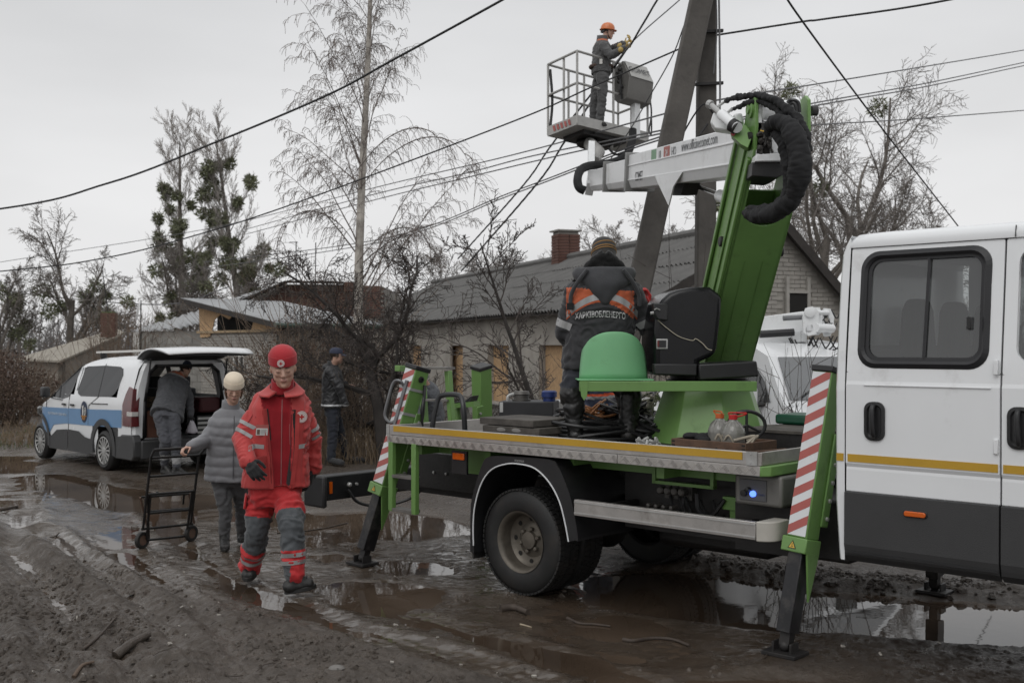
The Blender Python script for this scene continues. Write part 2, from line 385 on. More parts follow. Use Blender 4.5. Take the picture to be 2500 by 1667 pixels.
def mudmat():
    m=bpy.data.materials.new('wet_mud'); m.use_nodes=True; nt=m.node_tree; N=nt.nodes; b=N['Principled BSDF']
    g=N.new('ShaderNodeNewGeometry'); sp=N.new('ShaderNodeSeparateXYZ'); _lk(nt,g.outputs['Position'],sp.inputs[0])
    def nz(sc_,det,ro=.6,mp_=None):
        n=N.new('ShaderNodeTexNoise'); n.inputs['Scale'].default_value=sc_; n.inputs['Detail'].default_value=det; n.inputs['Roughness'].default_value=ro
        _lk(nt,mp_ or g.outputs['Position'],n.inputs['Vector']); return n.outputs[0]
    def mrg(i,a,b_,c,d):
        n=N.new('ShaderNodeMapRange'); n.inputs[1].default_value=a; n.inputs[2].default_value=b_; n.inputs[3].default_value=c; n.inputs[4].default_value=d; _lk(nt,i,n.inputs[0]); return n.outputs[0]
    def math_(op,a,b_):
        n=N.new('ShaderNodeMath'); n.operation=op
        for k,v_ in enumerate((a,b_)):
            if isinstance(v_,(int,float)): n.inputs[k].default_value=v_
            else: _lk(nt,v_,n.inputs[k])
        return n.outputs[0]
    big=nz(.55,4); mid=nz(3.5,6,.65); fin=nz(30,6,.7); grit=nz(140,3,.6)
    def mix(f,a,b_):
        n=N.new('ShaderNodeMixRGB')
        for k,v_ in ((0,f),(1,a),(2,b_)):
            if isinstance(v_,tuple): n.inputs[k].default_value=(*v_,1)
            elif isinstance(v_,(int,float)): n.inputs[k].default_value=v_
            else: _lk(nt,v_,n.inputs[k])
        return n.outputs[0]
    c=mix(mrg(mid,.35,.65,0,1),(.044,.033,.0245),(.080,.062,.048))
    c=mix(mrg(fin,.4,.66,0,.65),c,(.090,.074,.059))
    brown=math_('ADD',mrg(sp.outputs[0],-1.5,2.5,0,.55),mrg(big,.35,.65,-.3,.45))
    c=mix(math_('MULTIPLY',brown,1.0),c,(.035,.0235,.0155))
    c=mix(mrg(grit,.69,.75,0,.5),c,(.15,.135,.115))
    _lk(nt,c,b.inputs['Base Color'])
    wetz=mrg(sp.outputs[2],-.03,.022,1,0)
    aw=N.new('ShaderNodeAttribute'); aw.attribute_name='wet'
    ro=math_('SUBTRACT',mrg(mid,.36,.64,.70,.22),math_('MULTIPLY',wetz,.30)); mps=N.new('ShaderNodeMapping'); mps.inputs['Rotation'].default_value=(0,0,.6); mps.inputs['Scale'].default_value=(1.0,2.6,1); _lk(nt,g.outputs['Position'],mps.inputs[0]); fn_=nz(5.5,5,.62,mps.outputs[0]); film=math_('MULTIPLY',mrg(fn_,.44,.53,0,1),mrg(aw.outputs['Fac'],.15,.7,0,1)); ro=math_('MAXIMUM',math_('ADD',ro,mrg(fin,.3,.7,-.12,.12)),.20); ro=math_('ADD',math_('MULTIPLY',ro,math_('SUBTRACT',1.0,film)),math_('MULTIPLY',film,.13))
    _lk(nt,ro,b.inputs['Roughness']); b.inputs['Specular IOR Level'].default_value=.55
    hh=math_('ADD',math_('MULTIPLY',fin,.7),math_('MULTIPLY',grit,.30))
    bp=N.new('ShaderNodeBump'); bp.inputs['Distance'].default_value=.030; _lk(nt,math_('MULTIPLY',mrg(sp.outputs[2],-.03,.02,.35,1.0),math_('SUBTRACT',1.0,math_('MULTIPLY',film,.93))),bp.inputs['Strength']); _lk(nt,hh,bp.inputs['Height']); _lk(nt,bp.outputs[0],b.inputs['Normal'])
    return m
M_mud=mudmat()
# water lying in the hollows
def watermat():
    m=bpy.data.materials.new('muddy_water'); m.use_nodes=True; nt=m.node_tree; N=nt.nodes; b=N['Principled BSDF']
    g=N.new('ShaderNodeNewGeometry'); n=N.new('ShaderNodeTexNoise'); n.inputs['Scale'].default_value=.9; n.inputs['Detail'].default_value=4; _lk(nt,g.outputs['Position'],n.inputs['Vector'])
    r=N.new('ShaderNodeValToRGB'); r.color_ramp.elements[0].position=.35; r.color_ramp.elements[0].color=(.038,.026,.018,1); r.color_ramp.elements[1].position=.65; r.color_ramp.elements[1].color=(.085,.062,.045,1)
    _lk(nt,n.outputs[0],r.inputs[0]); _lk(nt,r.outputs[0],b.inputs['Base Color']); b.inputs['Roughness'].default_value=.025; b.inputs['IOR'].default_value=1.36; b.inputs['Specular IOR Level'].default_value=.55
    n2=N.new('ShaderNodeTexNoise'); n2.inputs['Scale'].default_value=9; n2.inputs['Detail'].default_value=2; _lk(nt,g.outputs['Position'],n2.inputs['Vector'])
    bp=N.new('ShaderNodeBump'); bp.inputs['Strength'].default_value=.04; bp.inputs['Distance'].default_value=.01; _lk(nt,n2.outputs[0],bp.inputs['Height']); _lk(nt,bp.outputs[0],b.inputs['Normal'])
    return m
wt=MB(); wt.grid(lambda a,b:(-9+18*a,3.6+14*b,WATER),18,14)
tag(wt.build('puddle_water',watermat(),recalc=False),'muddy water standing in the hollows and wheel ruts',kind='structure')

# ================================================================ HOUSES
M_slate=mat('grey_asbestos_slate',(.115,.112,.108),.75,var=.22,vs=2.5,bump=.25,bs=25,dirt=.4,dcol=(.07,.066,.06),ds=1.2)
M_plaster=mat('grimy_grey_render',(.36,.335,.30),.9,var=.22,vs=1.3,bump=.3,bs=12,dirt=.45,dcol=(.20,.18,.16),ds=1.0)
M_plaster2=mat('tan_render',(.24,.215,.185),.9,var=.15,vs=1.5,bump=.2,bs=15,dirt=.3,dcol=(.18,.16,.13))
M_block=mat('grey_block_render',(.26,.25,.23),.9,var=.2,vs=2,bump=.3,bs=15,dirt=.4,dcol=(.1,.09,.08))
M_metalroof=mat('grey_sheet_roof',(.29,.295,.30),.5,metal=.3,var=.12,vs=2,dirt=.35,dcol=(.17,.165,.16),ds=1.3)
M_beigeroof=mat('beige_grey_roof',(.27,.245,.205),.8,var=.1,vs=1.5,dirt=.3,dcol=(.18,.16,.14))
M_osb=mat('osb_board',(.46,.30,.165),.8,var=.22,vs=14,bump=.1,bs=60,dirt=.3,dcol=(.27,.17,.09),ds=9)
M_brickR=mat('red_brick',(.105,.052,.040),.9,var=.3,vs=7,bump=.3,bs=50,dirt=.35,dcol=(.07,.05,.045),ds=3)
M_brickW=mat('white_silicate_brick',(.315,.297,.27),.9,var=.16,vs=5,bump=.2,bs=60,dirt=.3,dcol=(.30,.27,.24),ds=4)
M_mortar=mat('grey_mortar',(.25,.235,.215),.95,var=.2,bump=.3,bs=50)
M_darkwood=mat('dark_weathered_timber',(.035,.03,.027),.85,var=.3,bump=.2,bs=30)
M_palewood=mat('pale_sawn_timber',(.35,.26,.16),.8,var=.2,vs=8)
M_frame=mat('white_window_frame',(.62,.61,.58),.5,var=.08,dirt=.2,dcol=(.4,.38,.34))
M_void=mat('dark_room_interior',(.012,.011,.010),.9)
def wall_strips(mb,o,d,Lh,z0,z1,th,ops,nrm):
    """wall from o along unit d with rectangular openings (a,b,za,zb)"""
    d=Vector(d); nrm=Vector(nrm); up=Vector((0,0,1))
    def B(a,b,za,zb):
        if b-a<.01 or zb-za<.01: return
        c=Vector(o)+d*(a+b)/2+nrm*(-th/2); c.z=(za+zb)/2
        mb.box(c,(b-a,th,zb-za),Matrix((d,nrm,up)).transposed())
    cur=0
    for a,b,za,zb in sorted(ops):
        B(cur,a,z0,z1); B(a,b,z0,za); B(a,b,zb,z1); cur=b
    B(cur,Lh,z0,z1)
def brickwall(mb,o,d,Lh,z0,z1,nrm,ops,bl=.25,bh=.075,j=.012,proud=.012):
    d=Vector(d); nrm=Vector(nrm); Mr=Matrix((d,nrm,Vector((0,0,1)))).transposed(); rnd=random.Random(3)
    r=0; z=z0
    while z+bh<z1:
        x=-(r%2)*bl/2
        while x<Lh:
            a=max(x,0); b=min(x+bl-j,Lh)
            if b-a>.04 and not any(a<ob and b>oa and z<ozb and z+bh>oza for oa,ob,oza,ozb in ops):
                c=Vector(o)+d*(a+b)/2+nrm*(proud/2-.01+rnd.uniform(-.002,.004)); c.z=z+bh/2
                mb.box(c,(b-a,proud+.02,bh-j),Mr)
            x+=bl
        z+=bh; r+=1
def windowunit(parent,o,d,nrm,a,b,za,zb,kind,inset=.10):
    d=Vector(d); nrm=Vector(nrm); Mr=Matrix((d,nrm,Vector((0,0,1)))).transposed(); c=Vector(o)+d*(a+b)/2-nrm*inset; c.z=(za+zb)/2
    if kind=='board':
        return MB().box(c,(b-a-.01,.02,zb-za-.01),Mr).build('window_board',M_osb,parent)
    f=MB(); t=.06
    for s in (-1,1): f.box(c+d*s*((b-a)/2-t/2),(t,.07,zb-za),Mr); f.box(c+Vector((0,0,s*((zb-za)/2-t/2))),(b-a-2*t,.07,t),Mr)
    f.box(c,(t*.8,.06,zb-za-2*t),Mr)
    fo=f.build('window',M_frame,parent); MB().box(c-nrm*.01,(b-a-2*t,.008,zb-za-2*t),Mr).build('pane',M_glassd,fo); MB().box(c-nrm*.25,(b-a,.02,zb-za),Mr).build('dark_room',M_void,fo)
    return fo
def rect_mat(d,n): return Matrix((Vector(d),Vector(n),Vector((0,0,1)))).transposed()
# ---- long grey house with slate roof
NH=Vector((2.48,18.8,0)); fH=Vector((-.362,.932,0)).normalized(); gH=Vector((.932,.362,0)).normalized(); nH=-gH   # facade normal (towards street)
house=thing('long_house',NH,'long single-storey grey rendered house with corrugated slate roof and boarded windows','house')
hx=house.matrix_basis.inverted() if False else Matrix.Translation(-NH)
def winrange(p0,p1):
    r=[]
    for p in (p0,p1):
        a=(p-CX)/FPX; r.append((NH.x-a*NH.y)/(a*fH.y-fH.x))
    return (min(r),max(r))
wins=[winrange(1316,1373),winrange(1191,1241),winrange(1094,1130),winrange(998,1027),winrange(924,940)]
ops=[(a,b,.42,1.78) for a,b in wins]
mb=MB(hx); wall_strips(mb,NH,fH,21,-.3,2.62,.4,ops,nH); mb.build('wall',M_plaster,house,smooth=0)
for (a,b,za,zb) in ops:
    windowunit(house,NH-NH,fH,nH,a,b,za,zb,'board',.16)
    c=fH*(a+b)/2+nH*.08; MB().box((c.x,c.y,za-.03),(b-a+.16,.22,.03),rect_mat(fH,nH)).build('window_sill',M_galv,house)
# plinth, pilasters
mb=MB(hx); wall_strips(mb,NH+nH*.05,fH,21,-.3,.28,.05,[],nH); mb.build('plinth',M_block,house)
for t_ in (0.05,6.4,11.3,17): 
    c=fH*(t_+.2)+nH*.03; MB().box((c.x,c.y,1.45),(.4,.06,2.34),rect_mat(fH,nH)).build('pilaster',M_plaster,house)
# gable wall (brick, facing camera-right)
ap_t,ap_z,e2_t,e2_z,ez=2.5,3.98,4.15,2.42,2.60
gp=[(0,-.3),(e2_t,-.3),(e2_t,e2_z),(ap_t,ap_z),(0,ez)]
mb=MB(); mb.prism([gH*t+Vector((0,0,z)) for t,z in gp],fH*.35); gw=mb.build('gable_wall',mat('pale_mortar',(.27,.255,.23),.95,var=.1),house,smooth=0)
# bricks of the gable in courses, joined
bmx=MB(); rnd=random.Random(5)
def gable_top(t): return ez+(ap_z-ez)*t/ap_t if t<ap_t else ap_z+(e2_z-ap_z)*(t-ap_t)/(e2_t-ap_t)
z=2.05;r=0
win_g=(2.72,3.12,2.10,2.72)
while z<4:
    x=-(r%2)*.125
    while x<e2_t:
        a=max(x,.02); b=min(x+.238,e2_t-.02)
        if b-a>.05 and z+.075<min(gable_top(a),gable_top(b)) and not(a<win_g[1] and b>win_g[0] and z<win_g[3] and z+.07>win_g[2]):
            c=gH*(a+b)/2-fH*(.006+rnd.uniform(0,.004)); bmx.box((c.x,c.y,z+.034),(b-a,.02,.064),rect_mat(gH,-fH))
        x+=.25
    z+=.077;r+=1
tag(bmx.build('brick_facing',M_brickW,gw),kind='stuff')
mb=MB(); c0=-fH*.02
mb.prism([gH*.0+c0+Vector((0,0,.0)),gH*e2_t+c0,gH*e2_t+c0+Vector((0,0,2.05)),c0+Vector((0,0,2.05))],-fH*.02); mb.build('lower_render',M_plaster2,house)
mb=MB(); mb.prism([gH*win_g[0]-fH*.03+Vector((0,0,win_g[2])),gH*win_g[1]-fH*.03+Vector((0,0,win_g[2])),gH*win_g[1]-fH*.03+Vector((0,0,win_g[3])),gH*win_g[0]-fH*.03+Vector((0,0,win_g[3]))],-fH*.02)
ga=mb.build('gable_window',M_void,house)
f=MB()
for a,b,za,zb in ((win_g[0]-.06,win_g[0],win_g[2]-.06,win_g[3]+.3),(win_g[1],win_g[1]+.06,win_g[2]-.06,win_g[3]+.3),(win_g[0],win_g[1],win_g[2]-.06,win_g[2]),(win_g[0],win_g[1],win_g[3],win_g[3]+.05)):
    c=gH*(a+b)/2-fH*.05; f.box((c.x,c.y,(za+zb)/2),(b-a,.05,zb-za),rect_mat(gH,-fH))
f.build('window_frame',mat('dull_old_frame',(.33,.315,.29),.8),ga)
# roof: individual slates
def slate_mesh(wd,ln,waves=6,amp=.034,th=.007):
    mb=MB(); nx=waves*4
    def P(a,b,dz): return (a*wd,b*ln,amp*math.sin(a*waves*2*math.pi)+dz)
    mb.grid(lambda a,b:P(a,b,0),nx,1); mb.grid(lambda a,b:P(a,b,-th),nx,1)
    for i in range(nx):
        a,b=i/nx,(i+1)/nx; mb.poly([P(a,0,0),P(b,0,0),P(b,0,-th),P(a,0,-th)])
    return mb.mesh('slate',M_slate,60)
def slate_roof(parent,o,along,down,wid,ln,nc,nr,name='slate',me=None):
    """o = top corner, along ridge, down slope"""
    al=Vector(along).normalized(); dn=Vector(down).normalized(); nm=al.cross(dn); nm=nm if nm.z>0 else -nm
    cw=wid/nc; cl=ln/nr; me=me or slate_mesh(cw*1.03,cl*1.10); rr=random.Random(11)
    for r in range(nr):
        for c in range(nc):
            ob=bpy.data.objects.new(name,me); COL.objects.link(ob); ob.parent=parent
            p=Vector(o)+al*(cw*c)+dn*(cl*(r+1.05))+nm*(.012*(nr-r)*0+.02+rr.uniform(-.004,.008))
            y=(-dn+nm*(-.035)).normalized(); x=(al if al.cross(y).dot(nm)>0 else al); z_=x.cross(y).normalized()
            if z_.z<0: z_=-z_
            M=Matrix.Identity(4); y2=z_.cross(x).normalized()
            sgn=1 if (x.cross(y)).dot(nm)>0 else -1
            for i in range(3): M[i][0]=x[i]; M[i][1]=y[i]; M[i][2]=(x.cross(y).normalized()*sgn)[i]; M[i][3]=p[i]
            ob.matrix_local=M@Matrix.Rotation(rr.uniform(-.006,.006),4,'Z')
top=gH*ap_t-fH*.25+Vector((0,0,ap_z+.06)); ea=gH*(-.32)-fH*.25; ea.z=ez+(ap_z-ez)*(-.32)/ap_t+.06
slate_roof(house,top,fH,(ea-top),21.4,(ea-top).length,22,4)
ea2=gH*(e2_t+.3)-fH*.25; ea2.z=e2_z-.26
mb=MB(); mb.prism([top,top+fH*21.4,ea2+fH*21.4,ea2],(0,0,-.03)); mb.build('rear_roof_slope',M_slate,house)
mb=MB(); mb.tube([top+Vector((0,0,.05)),top+fH*21.4+Vector((0,0,.05))],.09,8); mb.build('ridge_cap',M_slate,house)
mb=MB(); dz=Vector((0,0,-.09)); off=fH*.03
mb.bar(top+dz,ea+dz,.05,.16); mb.build('barge_board',M_darkwood,house)
mb=MB(); mb.bar(top+dz,ea2+dz,.05,.16); mb.build('barge_board',M_darkwood,house)
mb=MB(); mb.prism([ea-(ea-top).normalized()*.0+Vector((0,0,-.05)),ea+fH*21.4+Vector((0,0,-.05)),top+fH*21.4+Vector((0,0,-.05)),top+Vector((0,0,-.05))],(0,0,-.03)); mb.build('roof_boarding',M_darkwood,house)
# brick chimney made of bricks
def chimney(parent,base,w_,dp,h,dv,nv_,m,loose=.01):
    dv=Vector(dv).normalized(); nv2=Vector(nv_).normalized(); core=MB(); core.box(Vector(base)+Vector((0,0,h/2)),(w_-.06,dp-.06,h-.02),rect_mat(dv,nv2)); co=core.build('chimney',M_mortar,parent)
    bm_=MB().box((0,0,0),(.235,.115,.066)).mesh('brick',m,0); rr=random.Random(2)
    nc=int(h/.077)
    for r in range(nc):
        for side in range(4):
            ln,off,dd,nn=((w_,dp/2,dv,nv2),(dp,w_/2,nv2,-dv),(w_,dp/2,-dv,-nv2),(dp,w_/2,-nv2,dv))[side]
            nb=max(2,round(ln/.25)); bl=ln/nb
            for k in range(nb):
                sft=(bl*.25 if r%2 else -bl*.25) if 0<k<nb-1 or nb>2 else 0
                p=Vector(base)+dd*(-ln/2+bl*(k+.5)+sft*.5)+nn*(off-.05)+Vector((0,0,r*.077+.038))
                ob=bpy.data.objects.new('brick',bm_); COL.objects.link(ob); ob.parent=co; ob.location=p+Vector((rr.uniform(-1,1),rr.uniform(-1,1),0))*loose*.5
                ob.rotation_euler=(0,0,math.atan2(dd.y,dd.x)+rr.uniform(-.03,.03)); ob.scale=(bl*.96/.235,1,1)
    return co
cb=gH*ap_t+fH*9.4; chimney(house,(cb.x,cb.y,3.75),.60,.5,1.0,(.9,.3,0),(.3,-.9,0),M_brickR)
MB().box((cb.x,cb.y,4.77),(.68,.58,.04),rect_mat(gH,fH)).build('chimney_cap',M_block,house)

# ---- small brick house with lean-to sheet roof
D0=Vector((-5.28,25,0)); A0=Vector((-8.1,28,0)); dW=(A0-D0).normalized(); LW=(A0-D0).length; nW=Vector((-dW.y,dW.x,0)); nW=nW if nW.y<0 else -nW; eD=-nW
hb=thing('brick_house',D0,'small white brick house with grey lean-to roof and torn board gable','house')
B0=Vector((0,0,0))
def wr(p0,p1,o,d):
    r=[]
    for p in (p0,p1):
        a=(p-CX)/FPX; r.append((o.x-a*o.y)/(a*d.y-d.x))
    return (min(r),max(r))
w1=wr(566,594,D0,dW)
opsb=[(w1[0],w1[1],1.02,1.56)]
mb=MB(); wall_strips(mb,B0+dW*.25,dW,LW-.45,-.3,2.10,.3,[(a-.25,b-.25,c,d) for a,b,c,d in opsb],nW); mb.build('wall',M_mortar,hb,smooth=0)
mb=MB(); brickwall(mb,dW*.25,dW,LW-.45,.1,2.10,nW,[(a-.25,b-.25,c,d) for a,b,c,d in opsb]); tag(mb.build('brick_courses',M_brickW,hb,smooth=0),kind='stuff')
windowunit(hb,B0,dW,nW,*opsb[0],'glass',.06)
# right return wall under the eave
mb=MB(); wall_strips(mb,dW*.25+eD*.3-Vector((0,0,0)),eD,2.6,-.3,2.22,.3,[],-dW); mb.build('return_wall',M_mortar,hb,smooth=0)
mb=MB(); brickwall(mb,dW*.25+eD*.3,eD,2.6,.1,2.2,-dW,[]); tag(mb.build('return_brick_courses',M_brickW,hb,smooth=0),kind='stuff')
# torn OSB gable above the brick: outline with a hole, dark loft behind
def zr(t): return 2.24+.65*t/LW     # underside of roof along the wall
hole=[(1.35,2.16),(1.25,2.34),(1.45,2.50),(1.78,2.56),(1.92,2.46),(2.25,2.50),(2.42,2.42),(2.85,2.55),(3.15,2.42),(3.3,2.15)]
def osb_pt(t,z,o=.03): p=dW*t+nW*o; return Vector((p.x,p.y,z))
mb=MB()
mb.prism([osb_pt(.12,2.115),osb_pt(.12,zr(.12)),osb_pt(1.25,zr(1.25)),osb_pt(1.25,2.34),osb_pt(1.35,2.12)],nW*.02)
up=[(1.25,2.34)]+hole[2:-1]
for i in range(len(up)-1):
    (t0,z0),(t1,z1)=up[i],up[i+1]; mb.prism([osb_pt(t0,z0),osb_pt(t1,z1),osb_pt(t1,zr(t1)),osb_pt(t0,zr(t0))],nW*.02)
mb.prism([osb_pt(3.15,2.42),osb_pt(3.3,2.12),osb_pt(3.42,2.0),osb_pt(3.9,1.98),osb_pt(4.0,zr(4.0)),osb_pt(3.15,zr(3.15))],nW*.02)
mb.build('torn_gable_board',M_osb,hb,smooth=0)
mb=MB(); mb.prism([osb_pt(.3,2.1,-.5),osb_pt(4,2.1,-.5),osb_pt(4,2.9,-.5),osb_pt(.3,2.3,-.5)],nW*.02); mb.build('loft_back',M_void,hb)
mb=MB(); mb.bar(osb_pt(.1,2.12,.04),osb_pt(4.05,2.12,.04),.08,.06); mb.build('wall_plate',M_palewood,hb)
# roof
rA=dW*(LW+.25)+nW*.35; rA.z=2.99; rD=-dW*.35+nW*.35; rD.z=2.28; rC=rD+eD*3.0; rB=rA+eD*3.0
mb=MB(); n_=26
def RP(a,b):
    p=(rD.lerp(rA,b)).lerp(rC.lerp(rB,b),a); p=p.copy(); p.z+=.012*(1 if (int(a*n_*4)%4)<1 else 0); return p
mb.grid(RP,n_*4,4); mb.build('sheet_roof',M_metalroof,hb,solid=.02,smooth=20)
mb=MB(); mb.bar(rD+Vector((0,0,-.06)),rA+Vector((0,0,-.06)),.04,.12); mb.build('barge_board',M_darkwood,hb)
mb=MB(); mb.tube([rD+Vector((-.05,-.05,-.05)),rC+Vector((-.05,-.05,-.05))],.06,8); mb.build('gutter',mat('dark_green_gutter',(.05,.075,.06),.5),hb)
# ---- block outbuilding on its left
ob0=PX(507,900,29); ob0.z=0; ob1=PX(338,900,30.5); ob1.z=0; dO=(ob1-ob0).normalized(); nO=Vector((dO.y,-dO.x,0)); nO=nO if nO.y<0 else -nO
hc=thing('block_outbuilding',ob0,'low grey block outbuilding with corrugated sheet roof beside the brick house','outbuilding')
mb=MB(); wall_strips(mb,Vector((0,0,0)),dO,(ob1-ob0).length,-.4,2.18,.3,[],nO); mb.build('wall',M_mortar,hc,smooth=0)
mb=MB(); brickwall(mb,Vector((0,0,0)),dO,(ob1-ob0).length,.0,2.15,nO,[],.4,.2,.02); tag(mb.build('block_courses',M_block,hc,smooth=0),kind='stuff')
MB().box(((ob1-ob0)+nO*.12)+Vector((.05,0,1.0)),(.16,.16,2.3)).build('corner_post',M_frame,hc)
q0=PX(510,783,28.4)-ob0; q1=PX(442,801,29.4)-ob0; q2=PX(321,811,30.6)-ob0; q3=PX(323,807,33.5)-ob0; q4=PX(512,750,32.5)-ob0
mb=MB()
def OP(a,b):
    lo=(q0.lerp(q1,a*2) if a<.5 else q1.lerp(q2,a*2-1)); hi=q4.lerp(q3,a); p=lo.lerp(hi,b); p=p.copy(); p.z+=.025*math.sin(a*60); return p
mb.grid(OP,120,3); mb.build('corrugated_roof',M_metalroof,hc,solid=.012)
# ---- red brick house behind
rb=PX(600,847,36); rb.z=0; hr=thing('red_brick_house',rb,'red brick house rising behind the lean-to roof','house')
def V(p): return p-rb
mb=MB(); mb.prism([V(PX(590,1000,36)),V(PX(935,1000,36)),V(PX(935,700,36)),V(PX(850,694,36)),V(PX(694,694,36)),V(PX(590,745,36))],(0,6,0)); mb.build('wall',M_mortar,hr,smooth=0)
mb=MB(); z=2.7; r=0
while z<3.8:
    x=-(r%2)*.125
    while x<4.6:
        px_=590+x*FPX/36
        top_=CAMH+(847-(745-(px_-590)*.49 if px_<694 else 695))/FPX*36
        if z+.07<top_: mb.box((x+.12+V(PX(590,847,36)).x,-.006,z+.033),(.238,.03,.064))
        x+=.25
    z+=.077; r+=1
tag(mb.build('brick_courses',M_brickR,hr,smooth=0),kind='stuff')
mb=MB(); mb.bar(V(PX(560,748,35.7)),V(PX(700,688,35.7)),.5,.05); mb.bar(V(PX(698,688,35.7)),V(PX(840,690,35.7)),.5,.05); mb.build('roof_edge',M_darkwood,hr)
mb=MB(); mb.prism([V(PX(545,742,36)),V(PX(700,690,36)),V(PX(640,705,42)),V(PX(520,742,42))],(0,0,-.05)); mb.build('roof_slope',M_metalroof,hr)
chimney(hr,V(PX(853,712,36)),.33,.33,.34,(1,0,0),(0,-1,0),M_brickR)
# ---- low beige-roofed house far left
fb=PX(145,900,33); fb.z=-.8; hf=thing('beige_roof_house',fb,'low cream house with beige roof and white windows behind the brown bush','house')
def V2(p): return p-fb
e0=V2(PX(34,876,34.5)); e1=V2(PX(147,880,33)); e2=V2(PX(306,812,38)); e3=V2(PX(285,802,41)); 
dF=Vector(((e1-e0).x,(e1-e0).y,0)).normalized(); dG=Vector(((e2-e1).x,(e2-e1).y,0)).normalized()
mb=MB(); mb.prism([e0,e1,e2,e3],(0,0,-.06)); mb.build('roof',M_beigeroof,hf)
b0=e0+dF*.5+dG*.3; b1=e1-dF*.15+dG*.3; b2=b1+dG*((e2-e1).length-.5)
for o_ in (b0,b1,b2): o_.z=0
zt=e1.z-.05
mb=MB(); wall_strips(mb,b0,dF,(b1-b0).length,-.4,zt,.25,[(.35,.58,.4,1.35),(.72,1.0,.5,1.4)],-dG); mb.build('wall',M_plaster2,hf)
for a_,b_,c_,d_ in ((.35,.58,.4,1.35),(.72,1.0,.5,1.4)): windowunit(hf,b0,dF,-dG,a_,b_,c_,d_,'glass',.03)
mb=MB(); mb.prism([Vector((b1.x,b1.y,-.4)),Vector((b2.x,b2.y,-.4)),Vector((b2.x,b2.y,e2.z-.12)),Vector((b1.x,b1.y,zt))],-dF*.2); mb.build('gable_wall',M_plaster2,hf)
chp=V2(PX(266,806,37.5)); chimney(hf,(chp.x,chp.y,chp.z-.25),.48,.48,.85,(1,.2,0),(.2,-1,0),M_brickR)
MB().box((chp.x,chp.y,chp.z+.57),(.38,.38,.12)).build('green_cowl',mat('mossy_cowl',(.07,.11,.04),.9),hf)
mb=MB(); mb.tube([(chp.x,chp.y,chp.z+.4),V2(PX(249,652,37.5))],[.022,.015],6); tag(mb.build('roof_mast',M_dark,hf))
# satellite dish
sp0=PX(344,800,29.5); sdh=thing('satellite_dish',sp0,'pale satellite dish on a thin mast over the outbuilding roof','satellite dish')
MB().lathe([(.0,.06),(.15,.05),(.25,.02),(.27,0),(.25,.01),(0,.04)],(-.05,-.02,.45),(-.92,-.35,.18),20).build('dish',mat('pale_dish',(.5,.5,.5),.5),sdh)
sdh.children[0].scale=(1,1,1.0)
MB().tube([(0,0,-.9),(0,0,.75)],.018,6).build('mast',M_dark,sdh)
# thin antenna masts
for (a,b_,c,d_,yy,lab) in ((723,690,723,590,35,'thin dark antenna mast with a short crossbar above the red brick house'),(770,690,771,592,35,'slim bare antenna mast right of the crossbar mast')):
    p=PX(a,b_,yy); q=PX(c,d_,yy); t_=thing('antenna_mast',p,lab,'antenna','antenna masts over the red brick house'); mb=MB(); mb.tube([(0,0,-.1),q-p],.018,5)
    if a==723: mb.tube([q-p+Vector((-.22,0,-.02)),q-p+Vector((.06,0,-.02))],.013,5)
    mb.build('mast',M_dark,t_)

# ================================================================ POLES AND WIRES
M_conc=mat('weathered_concrete_pole',(.088,.081,.074),.9,var=.25,vs=2.2,bump=.5,bs=16,dirt=.4,dcol=(.035,.032,.03),ds=5)
M_wire=mat('black_cable',(.012,.012,.013),.6); M_wireg=mat('grey_cable',(.11,.11,.115),.6)
pb=PX(1718,847,12.6); pb.z=0
pole=thing('utility_pole',pb,'upright weathered concrete utility pole behind the lift arm','utility pole')
MB().bar((0,0,-.1),(.045,.0,7.2),.235,.21,(0,1,0),.20,.19).build('shaft',M_conc,pole,bevel=.02,seg=1)
for z_ in (4.05,4.75,5.35): 
    mb=MB(); mb.bar((-.16,-.13,z_),(.2,-.13,z_+.02),.05,.03); mb.build('steel_band',M_dark,pole)
mb=MB(); mb.tube(bez([(.02,-.14,4.3),(-.12,-.2,4.1),(-.2,-.14,3.9),(-.1,-.16,3.7)],6),.012,5); mb.tube(bez([(.1,-.14,4.4),(-.05,-.22,4.5),(-.25,-.1,4.2),(-.3,0,4.0)],6),.01,5); mb.build('tie_wires',M_wire,pole)
st0=GR(1440,1216); st0=Vector((.92,12.35,0)); st1=PX(1712,0,12.35); sdir=(st1-st0).normalized(); st2=st0+sdir*7.4
strut=thing('pole_strut',st0,'slanting concrete strut leaning against the upright utility pole','pole strut')
MB().bar(-sdir*.2,st2-st0,.27,.22,(0,-1,0),.25,.2).build('shaft',M_conc,strut,bevel=.02,seg=1)
WN=[0]
def wire(pts,r,lab,m=None,group='overhead wires',twist=False,n=5):
    P=bez([PX(*p) for p in pts],10); o=P[0]; mb=MB(); mb.tube([p-o for p in P],r,n)
    if twist:
        # three cores laid round each other
        mb=MB()
        for k in range(3):
            q=[]
            D=[P[0]]
            for i in range(len(P)-1):
                m_=max(1,int((P[i+1]-P[i]).length/.06))
                for j in range(1,m_+1): D.append(P[i].lerp(P[i+1],j/m_))
            for i,p in enumerate(D): an=i*.45+k*2.094; q.append(p-o+Vector((0,math.cos(an),math.sin(an)))*r*.55)
            mb.tube(q,r*.52,4)
    ob=mb.build('overhead_wire',m or M_wire,recalc=False); ob.location=o
    tag(ob,lab,'cable',group); return ob
wire([(-900,600,21),(-60,518,17),(266,447,16),(531,346,15),(797,234,14),(956,149,13.3),(1228,0,12.3),(1420,-110,11.6)],.0155,'thickest black cable sweeping from the left edge up past the birch to the top')
wire([(-900,740,24),(-60,668,18),(249,631,17.5),(497,569,17),(750,486,16),(1250,298,14.3),(1445,213,13.6),(1657,121,12.75)],.0105,'long black cable rising from the left across the lift basket to the poles')
